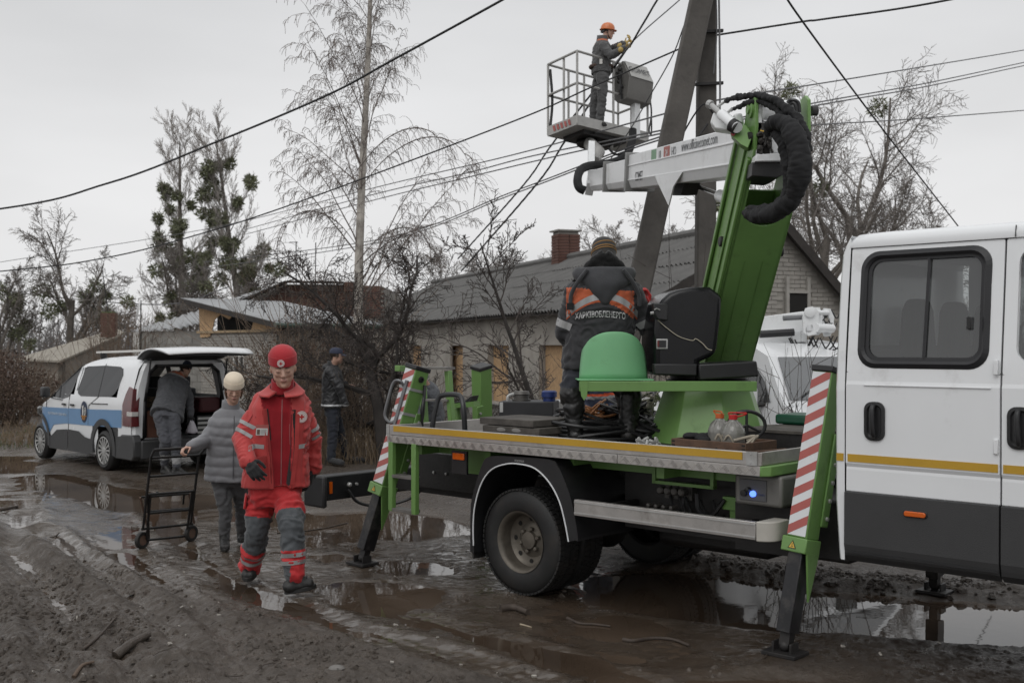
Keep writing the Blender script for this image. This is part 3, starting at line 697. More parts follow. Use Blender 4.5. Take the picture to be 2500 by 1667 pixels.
wire([(1740,88,12.7),(1957,54,12.3),(2015,47,12.2),(2320,0,11.6),(2900,-130,10.5)],.012,'black cable leaving the upright pole towards the top right corner')
wire([(1540,110,15),(1605,0,14.4),(1660,-90,14)],.018,'black bundled cable held in the gloves of the worker in the basket',twist=True)
wire([(1530,120,15.1),(1380,344,17),(1310,450,18.5),(1126,662,22)],.02,'doubled black service cable dropping steeply behind the basket to the long house',m=M_wire,twist=True)
wire([(1545,102,15.5),(1352,347,17.5),(1278,452,19),(1118,632,22.5)],.018,'doubled service cable just left of its twin behind the basket',twist=True)
wire([(1660,0,15),(1550,97,15),(1500,160,15.2)],.009,'thin grey wire ending at the gloved hands in the basket',m=M_wireg)
wire([(1670,63,12.6),(1640,140,13),(1581,244,14),(1535,322,15),(1470,420,17)],.008,'thin grey wire slanting down from the strut behind the basket',m=M_wireg)
wire([(1755,-20,12.4),(1757,120,12.4),(1758,230,12.4),(1756,330,12.4)],.012,'loose wire hanging straight down right of the upright pole',m=M_wireg)
wire([(1748,-20,12.4),(1750,80,12.4),(1742,180,12.45)],.008,'short loose wire hugging the right side of the upright pole',m=M_wireg)
wire([(1900,-40,10.5),(1957,50,11),(2148,307,14),(2335,547,18),(2420,660,20)],.011,'dark wire falling diagonally from the top to the white cab roof')
for i,(pts,lab) in enumerate([
 ([(0,640,40),(500,560,36),(945,451,25),(1250,379,19),(1627,277,13)],'thin grey wire highest of the five passing under the basket on the left'),
 ([(600,560,34),(900,478,25),(1130,425,20),(1300,381,18),(1618,318,13)],'thin grey wire second highest under the basket'),
 ([(600,572,34),(900,492,25),(1130,436,20),(1300,395,18),(1472,356,15),(1615,326,13)],'thin grey wire third highest under the basket'),
 ([(500,640,36),(923,585,25),(1250,469,19),(1500,373,15),(1615,333,13)],'thin wire fourth highest, crossing the sapling top'),
 ([(500,655,36),(923,592,25),(1250,475,19),(1500,379,15),(1615,340,13)],'thin wire lowest of the five, crossing the sapling top'),
 ([(1745,246,12.8),(1874,224,14),(2061,195,17),(2500,123,24),(2600,105,26)],'pale wire highest of those left of the right edge behind the lift arm'),
 ([(1745,300,12.8),(2015,247,16),(2260,204,20),(2500,153,24),(2600,132,26)],'pale wire, upper of the close pair on the right'),
 ([(1745,305,12.8),(2015,254,16),(2260,212,20),(2500,161,24),(2600,142,26)],'pale wire, lower of the close pair on the right'),
 ([(1745,330,12.8),(1978,306,16),(2200,293,20),(2500,270,24),(2600,262,26)],'pale wire lowest on the right, above the cab roof'),
 ([(-40,705,45),(200,732,43),(420,742,40),(560,700,38)],'faint wire sagging low behind the brick chimney on the left')]):
    wire(pts,.011 if pts[0][2]<20 or i<5 else .02,lab,m=M_wireg)
# ================================================================ TREES AND PLANTS
M_bark=mat('grey_brown_bark',(.13,.115,.10),.9,var=.3,vs=5,bump=.5,bs=25)
M_barkd=mat('dark_wet_bark',(.032,.027,.024),.85,var=.3,vs=5,bump=.4,bs=25)
M_twig=mat('grey_twigs',(.17,.152,.138),.9,var=.2)
M_twigd=mat('dark_twigs',(.055,.045,.040),.9,var=.2)
M_twigf=mat('hazed_far_twigs',(.30,.275,.255),.9,var=.2)  # distance haze put into the colour: paler than the nearer twigs
M_birch=mat('white_birch_bark',(.42,.39,.35),.8,var=.35,vs=4,bump=.2,dirt=.6,dcol=(.10,.08,.065),ds=3.5)
M_birtw=mat('birch_twigs',(.16,.135,.122),.9,var=.2)
M_mist=mat('mistletoe_leaf',(.15,.16,.095),.8,var=.35,vs=2)
M_dryl=mat('dry_brown_leaf',(.085,.048,.032),.9,var=.4,vs=3)
M_straw=mat('dry_straw_stalk',(.19,.14,.09),.9,var=.3,vs=3)
M_stalk=mat('brown_stalk',(.150,.110,.080),.9,var=.3,vs=3)
M_grass=mat('winter_grass',(.07,.085,.03),.9,var=.3)
def ptube(mb,pts,rs,n):
    """fast thin tube without caps"""
    o=len(mb.v); m=len(pts)
    d=(pts[-1]-pts[0]); d=d.normalized() if d.length>1e-6 else Vector((0,0,1)); a=d.orthogonal().normalized(); b=d.cross(a)
    cs=[(a*math.cos(2*math.pi*k/n)+b*math.sin(2*math.pi*k/n)) for k in range(n)]
    for p,r in zip(pts,rs):
        for c in cs: mb.v.append(p+c*r)
    for i in range(m-1):
        for k in range(n):
            k2=(k+1)%n; mb.f.append((o+i*n+k,o+i*n+k2,o+(i+1)*n+k2,o+(i+1)*n+k)); mb.m.append(mb.mi)
def limb(mb,p,d,Ln,r,lv,S,rnd,tips=None,rmin=.004):
    ns=S['seg'][lv]; pts=[p]; dd=d.normalized(); st=Ln/ns; wob=S['wob'][lv]; tr=S['trop'][lv]
    for i in range(ns):
        dd=(dd+Vector((rnd.gauss(0,1),rnd.gauss(0,1),rnd.gauss(0,1)))*wob+Vector((0,0,tr))*(1/ns if tr>0 else (i+1)*2/ns/ns)).normalized()
        p=p+dd*st; pts.append(p)
    re=r*S['tap'][lv]
    rs=[max(rmin,r+(re-r)*i/ns) for i in range(ns+1)]
    ptube(mb[lv] if isinstance(mb,list) else mb,pts,rs,S['sides'][lv])
    if tips is not None and lv>=S['tiplv']: tips.append((pts[-1],dd))
    if lv+1<len(S['seg']):
        nc=S['n'][lv]; nc=rnd.randint(int(nc*.8),int(nc*1.2)+1) if nc>3 else nc
        t0=S['t0'][lv]
        for k in range(nc):
            t=t0+(1-t0)*(k+rnd.random())/nc; x=t*ns; i=min(int(x),ns-1); q=pts[i].lerp(pts[i+1],x-i); dl=(pts[i+1]-pts[i]).normalized()
            a=dl.orthogonal().normalized(); a=Matrix.Rotation(rnd.uniform(0,6.283),3,dl)@a
            an=R(rnd.gauss(S['ang'][lv],S['av'])); nd=dl*math.cos(an)+a*math.sin(an)
            fl=S['len'][lv]*(1-S['lt'][lv]*t)*rnd.uniform(.7,1.25)
            limb(mb,q,nd,Ln*fl,max(rmin,(r+(re-r)*t)*S['rr'][lv]),lv+1,S,rnd,tips,rmin)
    return pts
def clump(mb,c,r,n,rnd,sz=.05,el=1.6):
    for i in range(n):
        u=Vector((rnd.gauss(0,1),rnd.gauss(0,1),rnd.gauss(0,1))).normalized(); p=c+u*r*(rnd.random()**.45)
        a=(u+Vector((rnd.gauss(0,.5),rnd.gauss(0,.5),rnd.gauss(0,.5)))).normalized(); b=a.orthogonal().normalized(); b=Matrix.Rotation(rnd.uniform(0,6.28),3,a)@b
        s=sz*rnd.uniform(.6,1.3); o=len(mb.v)
        mb.v+= [p-b*s*.35,p+a*s*el,p+b*s*.35]; mb.f.append((o,o+1,o+2)); mb.m.append(0)
def tree(name,base,label,S,Ln,r,lean=(0,0,1),seed=1,bark=None,twig=None,cat='tree',group=None,rmin=.004,split=1,mist=None,extra=None,msz=.05):
    rnd=random.Random(seed); t=thing(name,base,label,cat,group)
    n=len(S['seg']); T=MB(); C=MB(); mbs=[T if i<split else C for i in range(n)]; tips=[]
    main=limb(mbs,Vector((0,0,-.1)),Vector(lean),Ln,r,0,S,rnd,tips,rmin)
    if extra: extra(mbs,S,rnd,tips,main)
    T.build('trunk',bark or M_bark,t,recalc=False); C.build('crown',twig or M_twig,t,recalc=False)
    if mist:
        nn,rm,pick=mist; P=[v for v in C.v] or T.v
        for k in range(nn):
            for _ in range(200):
                v=P[rnd.randrange(len(P))]
                if pick(v): break
            m=MB(); rr=rm*rnd.uniform(.5,1.25); clump(m,Vector((0,0,0)),rr,int(110+rr*350),rnd,msz); o=m.build('mistletoe',M_mist,t,smooth=0,recalc=False); o.location=v
            o.name='mistletoe'
    return t
# weeping birch
SB=dict(seg=[16,7,5,4],wob=[.010,.07,.10,.12],trop=[.05,-.45,-1.0,-1.6],tap=[.12,.25,.35,.5],sides=[9,5,3,3],n=[52,15,11],t0=[.20,.12,.12],ang=[34,42,50],av=10,len=[.25,.32,.40],lt=[.45,.35,.3],rr=[.19,.45,.65],tiplv=3)
bb=PX(872,900,20); bb.z=0
tree('birch_tree',bb,'tall weeping birch with white trunk and bare hanging twigs, reaching past the top edge',SB,11.4,.112,lean=(-.004,.02,1),seed=4,bark=M_birch,twig=M_birtw,rmin=.0040)
# two long arching boughs on the birch's right side
bt=[o for o in bpy.data.objects if o.name.startswith('birch_tree')][0]; rnd=random.Random(61); mb=MB()
for z0,L_,dx in ((4.6,2.2,1),(5.0,1.7,1),(3.3,1.4,1),(3.6,1.4,-1)):
    P=[Vector((0,0,z0)),Vector((dx*L_*.25,.1,z0+L_*.30)),Vector((dx*L_*.55,.1,z0+L_*.46)),Vector((dx*L_*.82,.0,z0+L_*.40)),Vector((dx*L_*.98,.0,z0+L_*.16)),Vector((dx*L_*1.05,0,z0-L_*.08))]; q=bez(P,5); ptube(mb,q,[.012*(1-.8*i/len(q))+.003 for i in range(len(q))],5)
    for k in range(95):
        i=rnd.randint(3,len(q)-1); p=q[i]; d=Vector((rnd.gauss(dx*.25,.35),rnd.gauss(0,.35),rnd.uniform(-.2,.5))); l=rnd.uniform(.15,.5); pts=[p]
        for j in range(5): d=(d.normalized()+Vector((0,0,-.42))).normalized(); p=p+d*l/4; pts.append(p)
        ptube(mb,pts,[.005,.0045,.004,.0035,.003,.003],3)
mb.build('arching_boughs',M_birtw,bt,recalc=False)
# poplars with mistletoe
SP=dict(seg=[14,7,5,3],wob=[.012,.04,.06,.10],trop=[.05,.75,.5,.35],tap=[.15,.2,.3,.5],sides=[8,5,3,3],n=[38,13,10],t0=[.12,.12,.10],ang=[40,31,32],av=9,len=[.285,.36,.42],lt=[.45,.3,.3],rr=[.26,.45,.6],tiplv=3)
for bx_,tx,ty,sd,nm,lab,nmi in ((448,428,243,21,15.5,'left one of the two tall poplars, narrow with mistletoe balls up its trunk',22),(600,576,240,35,15.7,'right one of the two tall poplars, wider and thick with mistletoe',32)):
    b=PX(bx_,900,58); b.z=0; top=PX(tx,ty,58)
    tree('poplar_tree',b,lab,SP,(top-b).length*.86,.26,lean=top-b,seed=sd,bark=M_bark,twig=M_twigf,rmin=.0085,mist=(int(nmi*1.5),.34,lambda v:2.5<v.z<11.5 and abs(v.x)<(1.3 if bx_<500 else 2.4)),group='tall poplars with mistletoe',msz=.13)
# spreading tree left of the poplars
SS=dict(seg=[7,7,6,4,3],wob=[.05,.10,.12,.14,.16],trop=[.1,.25,.15,.1,0],tap=[.6,.3,.3,.4,.5],sides=[8,6,4,3,3],n=[5,8,9,8],t0=[.35,.22,.12,.08],ang=[38,40,42,45],av=12,len=[.95,.55,.5,.45],lt=[.2,.35,.3,.3],rr=[.62,.5,.5,.6],tiplv=4)
def sp(px,Y,dz=0): p=PX(px,900,Y); p.z=dz; return p
tree('bare_tree',sp(462,48),'spreading bare tree in front of the poplars with branches reaching left',SS,3.6,.16,lean=(-.30,0,1),seed=8,rmin=.010,mist=(5,.32,lambda v:v.z>1.5),split=2,msz=.1)
tree('bare_tree',sp(150,42),'bare tree at the far left leaning right with mistletoe balls in its lower crown',SS,3.7,.19,lean=(.22,0,1),seed=15,rmin=.008,bark=M_bark,twig=M_twig,mist=(9,.30,lambda v:1.8<v.z<4.2),split=2,msz=.09)
tree('bare_tree',sp(15,40),'dark tree cut by the left edge with dense green mistletoe',SS,2.8,.14,lean=(-.05,0,1),seed=19,rmin=.008,bark=M_bark,twig=M_twig,mist=(9,.30,lambda v:1.2<v.z<3.8),split=2,msz=.09)
tree('bare_tree',sp(255,60),'small grey tree behind the far-left brick chimney',SS,2.9,.12,lean=(.05,0,1),seed=23,rmin=.010,split=2)
# big right-hand trees behind the long house
for px_,Y,Ls,r_,ln,sd,lab,mi in ((2020,33,5.2,.19,(-.10,0,1),31,'tall bare tree right of the lift arm, trunk forking above the gable roof',(2,.25,lambda v:v.z>5)),
   (2095,36,6.2,.24,(.06,0,1),37,'biggest bare tree on the right, dark trunks rising behind the white cab',(3,.3,lambda v:v.z>5)),
   (2140,37,4.2,.17,(.22,0,1),44,'bare tree just above the cab roof with broken drooping boughs',None),
   (1885,44,4.6,.15,(-.05,0,1),51,'slender pale tree seen between the pole and the arm top',None),
   (2470,42,3.9,.14,(.12,0,1),58,'bare tree above the right end of the cab roof',None),
   (2380,46,3.0,.12,(-.1,0,1),59,'low bare tree over the middle of the cab roof',None),
   (1960,48,5.0,.15,(-.12,0,1),66,'thin-branched tree behind the top of the green arm',None)):
    tree('bare_tree',sp(px_,Y,0),lab,SS,Ls,r_,lean=ln,seed=sd,rmin=.0075,split=2,mist=mi,bark=M_bark,twig=M_twig,msz=.09)
# trees behind the ridge of the long house
for px_,Y,Ls,sd,lab in ((1210,46,3.7,71,'bare tree behind the left end of the slate roof'),(1330,50,3.4,72,'bare tree left of the brick chimney on the slate roof'),(1480,44,3.9,73,'bare tree right of the brick chimney below the basket'),(1560,50,3.6,74,'bare tree directly behind the slanting strut'),(1640,46,3.7,75,'bare tree between strut and green arm'),(1780,48,4.4,76,'bare tree right of the upright pole'),(1100,44,3.0,77,'bare tree between birch and sapling')):
    tree('bare_tree',sp(px_,Y),lab,SS,Ls,.12,lean=(random.uniform(-.1,.1),0,1),seed=sd,rmin=.009,split=2,twig=M_twig)
# gnarled dark plum tree in the middle
SG=dict(seg=[6,7,6,5,4],wob=[.09,.16,.20,.22,.2],trop=[.1,.18,.12,.05,0],tap=[.7,.35,.3,.35,.5],sides=[8,6,4,3,3],n=[8,10,10,7],t0=[.25,.2,.15,.1],ang=[48,46,48,50],av=14,len=[1.15,.55,.48,.42],lt=[.15,.3,.3,.3],rr=[.55,.5,.5,.55],tiplv=4)
tree('gnarled_fruit_tree',sp(940,16.2),'gnarled dark fruit tree with a dense tangle of black twigs before the long house',SG,1.95,.11,lean=(.05,0,1),seed=12,rmin=.0045,bark=M_barkd,twig=M_twigd,split=2)
tree('gnarled_fruit_tree',sp(1010,16.8),'second dark fruit tree leaning right into the middle tangle of twigs',dict(SG,n=[5,7,7,5]),1.5,.075,lean=(.20,0,1),seed=17,rmin=.0045,bark=M_barkd,twig=M_twigd,split=2)
# sapling leaning left, right of the window
SA=dict(seg=[12,7,5,3],wob=[.035,.09,.12,.1],trop=[.25,.35,.3,.2],tap=[.15,.25,.4,.6],sides=[7,5,4,3],n=[17,11,5],t0=[.15,.15,.1],ang=[48,45,45],av=12,len=[.42,.42,.3],lt=[.55,.3,.3],rr=[.5,.45,.6],tiplv=3)
tree('young_fruit_tree',sp(1375,14),'young bare fruit tree leaning left before the slate roof, beside the worker on the truck',SA,3.35,.055,lean=(-.36,0,1),seed=6,rmin=.0045,bark=M_barkd,twig=M_twigd,split=1)
# thin shoots behind worker / near the second van
rnd=random.Random(90)
def shoots(name,label,centres,n,h,m,r=.005,spread=.5,cat='shrub',seed=1,br=3,kind=None,group=None,yv=.3):
    rnd=random.Random(seed); o0=Vector(centres[0]); mb=MB()
    for i in range(n):
        c=Vector(centres[rnd.randrange(len(centres))]); p=c-o0+Vector((rnd.uniform(-spread,spread),rnd.uniform(-yv,yv),0)); d=Vector((rnd.gauss(0,.16),rnd.gauss(0,.16),1)); H=h*rnd.uniform(.5,1.15); pts=[p]; 
        for k in range(5):
            d=(d+Vector((rnd.gauss(0,.09),rnd.gauss(0,.09),-.02))).normalized(); p=p+d*H/5; pts.append(p)
        ptube(mb,pts,[r*(1-.14*k) for k in range(6)],3)
        for b in range(br):
            k=rnd.randint(1,4); q=pts[k]; e=Vector((rnd.gauss(0,.6),rnd.gauss(0,.6),.6)).normalized(); L_=H*rnd.uniform(.12,.3); q2=q+e*L_*.5; q3=q2+(e+Vector((rnd.gauss(0,.3),0,.2))).normalized()*L_*.5; ptube(mb,[q,q2,q3],[r*.6,r*.5,r*.35],3)
    ob=mb.build(name,m,recalc=False); ob.location=o0; return tag(ob,label,cat,group,kind)
def G0(px,Y): p=PX(px,900,Y); p.z=0; return p
shoots('dry_shrub','tangle of thin bare brown stalks behind the man in the cap',[G0(x,17.3) for x in range(700,1010,22)],360,1.8,M_stalk,.006,.3,kind='stuff',seed=3,yv=.9)
shoots('dry_grass','pale dry weeds and grass at the foot of the stalks',[G0(x,16.4) for x in range(640,1000,20)],420,.55,M_straw,.005,.35,kind='stuff',seed=4,yv=.5)
shoots('bare_shrub','thin bare shoots in front of the far white van',[G0(x,10.6) for x in (1620,1900,1935,1990,2030)],34,1.75,M_twigd,.006,.25,seed=5,br=5)
shoots('bare_shrub','slim dark shoots rising before the slate roof right of the worker',[G0(x,12.6) for x in (1500,1590,1625,1655)],12,3.0,M_twigd,.007,.15,seed=6,br=6)
shoots('bare_shrub','leafless twiggy bush against the boarded windows',[G0(x,17) for x in (1240,1310,1400,1450)],40,1.4,M_twigd,.005,.5,seed=7,br=5)
shoots('bare_shrub','twiggy bush spilling over the cream gable behind the blue-striped van',[G0(x,27) for x in (250,290,320)],130,2.7,M_stalk,.009,.5,seed=8,br=5)
shoots('dry_grass','heap of dry straw-coloured stalks left of the blue-striped van',[G0(x,19.5) for x in range(20,110,12)],160,.42,M_straw,.006,.5,kind='stuff',seed=9,yv=.8)
def leafbush(name,label,c,rad,n,m,sz,seed,stems=60,cat='bush',sm=None):
    rnd=random.Random(seed); t=thing(name,c,label,cat); mb=MB()
    for i in range(n):
        u=Vector((rnd.gauss(0,1),rnd.gauss(0,1),rnd.gauss(0,1))).normalized(); rr=rnd.random()**.4; p=Vector((u.x*rad[0]*rr,u.y*rad[1]*rr,rad[2]+u.z*rad[2]*rr)); 
        if noise.noise(p*1.7+Vector((seed,0,0)))<-.12: continue
        a=Vector((rnd.gauss(0,1),rnd.gauss(0,1),rnd.gauss(0,1)-.5)).normalized(); b=a.orthogonal().normalized(); s=sz*rnd.uniform(.5,1.3); o=len(mb.v); mb.v+=[p-b*s*.4,p+a*s,p+b*s*.4]; mb.f.append((o,o+1,o+2)); mb.m.append(0)
    mb.build('dry_leaves',m,t,smooth=0,recalc=False); st=MB()
    for i in range(stems):
        p=Vector((rnd.uniform(-.5,.5)*rad[0],rnd.uniform(-.4,.4)*rad[1],0)); d=Vector((rnd.gauss(0,.4),rnd.gauss(0,.3),1)).normalized(); pts=[p]
        for k in range(6): d=(d+Vector((rnd.gauss(0,.2),rnd.gauss(0,.2),0))).normalized(); p=p+d*rad[2]*.38; pts.append(p)
        ptube(st,pts,[.012*(1-.14*k) for k in range(7)],3)
    st.build('stems',sm or M_stalk,t,recalc=False); return t
leafbush('vine_bush','rust-brown leafy vine tangle left of the birch trunk',G0(770,18.6),(.75,.6,1.55),5200,M_dryl,.035,3,stems=110)
leafbush('vine_bush','brown-leaved hedge bush under the white brick wall, behind the red-clad man',G0(690,19.5),(.8,.7,.95),5200,M_dryl,.038,4,stems=90)
leafbush('brown_bush','large rusty brown bush at the left edge beside the blue-striped van',G0(5,24),(1.0,.9,.85),7000,mat('rusty_leaf',(.085,.055,.042),.9,var=.4),.05,5,stems=160)
leafbush('brown_bush','smaller rusty bush right of the big one, before the cream house',G0(95,27),(.6,.6,.62),2500,MATS['rusty_leaf'],.05,6,stems=80)
# far wood closing the horizon
rnd=random.Random(55); mb=MB()
for i in range(2600):
    x=rnd.uniform(-75,75); y=rnd.uniform(85,120); h=rnd.uniform(2.5,6.0)*(1.0+.5*noise.noise(Vector((x*.08,0,3)))); p=Vector((x,y,-.4)); d=Vector((rnd.gauss(0,.1),0,1)); q=p+d*h*.5; e=q+(d+Vector((rnd.gauss(0,.2),0,0)))*h*.5
    ptube(mb,[p,q,e],[.06,.045,.02],3)
    for k in range(7):
        s=p.lerp(e,rnd.uniform(.25,.95)); u=Vector((rnd.gauss(0,.6),rnd.gauss(0,.3),.7)); ptube(mb,[s,s+u*rnd.uniform(.5,1.4)],[.03,.015],3)
tag(mb.build('far_wood',mat('far_grey_wood',(.15,.14,.135),.95),recalc=False),'grey leafless wood along the horizon',kind='stuff')
# ================================================================ BUCKET TRUCK
TW=Vector((0.057,7.648,0)); TA=math.atan2(-.6848,.7287)
truck=thing('bucket_truck',TW,'green and white bucket truck with crew cab, its basket raised by the utility poles','truck',rz=TA)
TM=Matrix.Translation(TW)@Matrix.Rotation(TA,4,'Z'); TI=TM.inverted()
uT=Vector((.7287,-.6848,0)); nT=Vector((-.6848,-.7287,0)); CAMV=Vector((0,0,CAMH))
def Lc(s,d,z): return Vector((s,-d,z))
def TS(px,py,d):
    r=Vector(((px-CX)/FPX,1,-(py-CY)/FPX)); t=(d-(CAMV-TW).dot(nT))/r.dot(nT); p=CAMV+r*t-TW; return Lc(p.dot(uT),d,p.z)
def TE(px,py,s):
    r=Vector(((px-CX)/FPX,1,-(py-CY)/FPX)); t=(s-(CAMV-TW).dot(uT))/r.dot(uT); p=CAMV+r*t-TW; return Lc(s,p.dot(nT),p.z)
def WP(p): return TI@Vector(p)          # world -> truck
def WPX(px,py,Y): return TI@PX(px,py,Y)
XT=Vector((1,0,0)); YT=Vector((0,1,0)); ZT=Vector((0,0,1))
M_rim=mat('dull_steel_rim',(.13,.115,.095),.5,metal=.5,var=.25,vs=9,dirt=.5,dcol=(.045,.036,.028))
def tyre_mesh(Rr,wd,rim,n=64,blocks=64,lugs=True):
    """tyre, axis along -Y (outer face at y=0 looking at -y)"""
    mb=MB(); h=wd
    prof=[(rim,.018),(rim+.012,.002),(rim+.03,-.004),(rim+(Rr-rim)*.45,-.012),(Rr-.045,-.004),(Rr-.014,.012),(Rr-.004,.028),(Rr-.002,h/2),(Rr-.004,h-.028),(Rr-.014,h-.012),(Rr-.045,h+.002),(rim+.02,h),(rim,h-.02)]
    mb.lathe(prof,(0,0,0),(0,1,0),n,close=True)
    if lugs:
        for k in range(blocks):
            a=2*math.pi*k/blocks; 
            for yy,ww,oo in ((.03,.05,0),(.085,.045,.5),(.14,.045,0),(h-.03,.05,.5)):
                if yy>h: continue
                aa=a+oo*2*math.pi/blocks; c=Vector((math.cos(aa)*(Rr-.0035),yy,math.sin(aa)*(Rr-.0035)))
                mb.box(c,(.014,ww,2*math.pi*Rr/blocks*.80),Matrix.Rotation(-aa,3,'Y'))
    return mb
def wheel(parent,s,dface,side=1,inner=True,Rr=.37,dished=True):
    """side=1: outer face towards +d"""
    t=bpy.data.objects.new('wheel',None); COL.objects.link(t); t.parent=parent; t.location=Lc(s,dface,Rr-.002); t.rotation_euler=(0,0,0 if side>0 else math.pi)
    tyre_mesh(Rr,.20,.205).build('tyre',M_rubber,t)
    if inner:
        mb=tyre_mesh(Rr,.20,.205,48); 
        for i,v in enumerate(mb.v): mb.v[i]=v+Vector((0,.27,0))
        mb.build('inner_tyre',M_rubber,t)
    m=MB()
    if dished: prof=[(.214,.004),(.218,-.004),(.208,.0),(.196,.016),(.190,.035),(.186,.10),(.172,.115),(.150,.122),(.125,.128),(.10,.118),(.062,.112),(.060,.085),(.0,.08)]
    else: prof=[(.214,.004),(.218,-.004),(.208,.0),(.196,.016),(.19,.03),(.165,.02),(.12,-.002),(.09,-.01),(.062,-.012),(.055,-.03),(0,-.032)]
    m.lathe(prof,(0,0,0),(0,1,0),48,cap0=False); m.build('rim',M_rim,t)
    hy=.108 if dished else -.016
    hb_=MB()
    for k in range(6 if dished else 6):
        a=2*math.pi*k/6+.3; hb_.lathe([(.016,0),(.016,-.022),(.010,-.028),(0,-.028)],(math.cos(a)*.082,hy,math.sin(a)*.082),(0,1,0),6)
    hb_.build('wheel_nuts',M_rim,t)
    hb_=MB()
    for k in range(8):
        a=2*math.pi*k/8; c=Vector((math.cos(a)*.152,.119,math.sin(a)*.152)); hb_.lathe([(.018,0),(.018,-.002),(0,-.002)],c,(0,1,0),10)
    if dished: hb_.build('vent_holes',M_void,t)
    return t
wheel(truck,0,0); w2=wheel(truck,0,-1.96,-1)
wheel(truck,4.05,-.08,1,False,dished=False); wheel(truck,4.05,-1.88,-1,False,dished=False)
for s_,d_ in ((0,-.05),(0,-.3),(0,-1.7)): 
    p=TM@Lc(s_,d_,0); flat_at(p.x,p.y,.22,-.006)
# chassis
mb=MB()
for d_ in (-.62,-1.34): mb.bx(Lc(-1.75,d_,.50),Lc(5.2,d_-.07,.72))
for s_ in (-1.6,-.8,.5,1.4,2.2): mb.bx(Lc(s_,-.66,.54),Lc(s_+.08,-1.34,.68))
mb.build('chassis_frame',M_dark,truck)
mb=MB(); mb.tube([Lc(0,-.3,.37),Lc(0,-1.7,.37)],.06,10); mb.sph(Lc(0,-.98,.37),(.17,.17,.17)); mb.build('rear_axle',M_dark,truck)
MB().bx(Lc(.62,-.40,.50),Lc(1.5,-.62,.98)).build('valve_plate',M_dark,truck)
MB().bx(Lc(.7,-.66,.35),Lc(1.6,-1.3,.75)).build('gearbox_housing',M_dark,truck,bevel=.05)
MB().bx(Lc(1.62,-.35,.47),Lc(2.3,-.9,.84)).build('battery_case',M_dark,truck,bevel=.02)
MB().bx(Lc(.6,-1.6,.35),Lc(2.2,-1.9,.8)).build('fuel_tank',M_dark,truck,bevel=.05)
MB().bx(Lc(-1.72,-.52,.56),Lc(-.55,-.60,.86)).build('rear_side_plate',M_dark,truck,bevel=.006)
MB().bx(Lc(-.98,-.50,.74),Lc(-1.10,-.515,.82)).build('green_bracket',M_green,truck,bevel=.004)
mb=MB()
for s_ in (-1.45,-1.3,-.86,-.72): mb.lathe([(.012,0),(.012,.012),(0,.014)],Lc(s_,-.515,.70),(0,-1,0),6)
mb.build('plate_bolts',M_galv,truck)
# deck underframe (green, in shade)
mb=MB()
for d_ in (-.28,-1.0,-1.7): mb.bx(Lc(-1.3,d_,.90),Lc(1.85,d_-.05,.99))
for s_ in (-1.2,-.45,.35,1.1,1.8): mb.bx(Lc(s_,-.10,.90),Lc(s_+.06,-1.95,.985))
mb.bx(Lc(-.95,-.3,.76),Lc(-.36,-.36,.97)); mb.build('deck_underframe',M_green,truck)
mb=MB(); fr=[(.95,-.28),(1.42,-.28)]
mb.bx(Lc(.95,-.26,.84),Lc(.975,-.30,.99)); mb.bx(Lc(1.40,-.26,.84),Lc(1.425,-.30,.99)); mb.bx(Lc(.95,-.26,.84),Lc(1.425,-.30,.86)); mb.build('green_hanger',M_green,truck)
# valve bank and pipes under the deck
mb=MB()
for k in range(4): 
    mb.lathe([(.026,0),(.026,.05),(.018,.06),(0,.06)],Lc(1.02+.055*k,-.30,.80),(0,-1,0),10); mb.bx(Lc(.995+.055*k,-.34,.74),Lc(1.045+.055*k,-.42,.84))
for k in range(4): mb.lathe([(.014,0),(.014,.07),(0,.075)],Lc(.98+.06*k,-.24,.705),(0,-1,0),8)
mb.build('valve_bank',mat('dirty_cast_metal',(.09,.085,.08),.5,metal=.4,dirt=.5),truck)
mb=MB()
rr_=random.Random(4)
for k in range(9):
    s0=1.0+rr_.random()*.7; s1=s0+rr_.uniform(-.3,.5); mb.tube(bez([Lc(s0,-.33,.76),Lc(s0+.05,-.30,.64),Lc(s1,-.35,.60),Lc(s1+.02,-.45,.72)],5),.011,6)
mb.tube(bez([Lc(1.3,-.26,.80),Lc(1.33,-.24,.70),Lc(1.42,-.25,.68),Lc(1.5,-.27,.78)],6),.014,6)
mb.build('hydraulic_hoses',M_black,truck)
MB().bx(Lc(1.48,-.28,.72),Lc(1.66,-.34,.80)).bx(Lc(1.52,-.3,.64),Lc(1.68,-.33,.74)).build('small_green_bracket',M_green,truck)
# side guard
mb=MB(); mb.bx(Lc(.565,.085,.625),Lc(1.93,.045,.73)); mb.build('side_guard',M_alu,truck,bevel=.004)
mb=MB(); mb.bx(Lc(.57,.091,.712),Lc(1.93,.084,.718)); mb.bx(Lc(.57,.091,.64),Lc(1.93,.084,.646)); mb.build('guard_ribs',M_galv,truck)
mb=MB(); pr=[]
for k in range(9): a=math.pi/2*k/8; pr.append(Lc(1.935+.10*math.sin(a),.09-.10+.10*math.cos(a),.62))
pr+= [Lc(2.035,-.12,.62),Lc(1.935,-.12,.62)]
mb.prism(pr,(0,0,.115)); mb.build('guard_end_cap',mat('off_white_plastic',(.42,.40,.36),.5,dirt=.3,dcol=(.2,.18,.16)),truck,bevel=.006)
mb=MB(); mb.bx(Lc(.7,.04,.66),Lc(.74,-.55,.70)); mb.bx(Lc(1.75,.04,.66),Lc(1.79,-.55,.70)); mb.build('guard_struts',M_dark,truck)
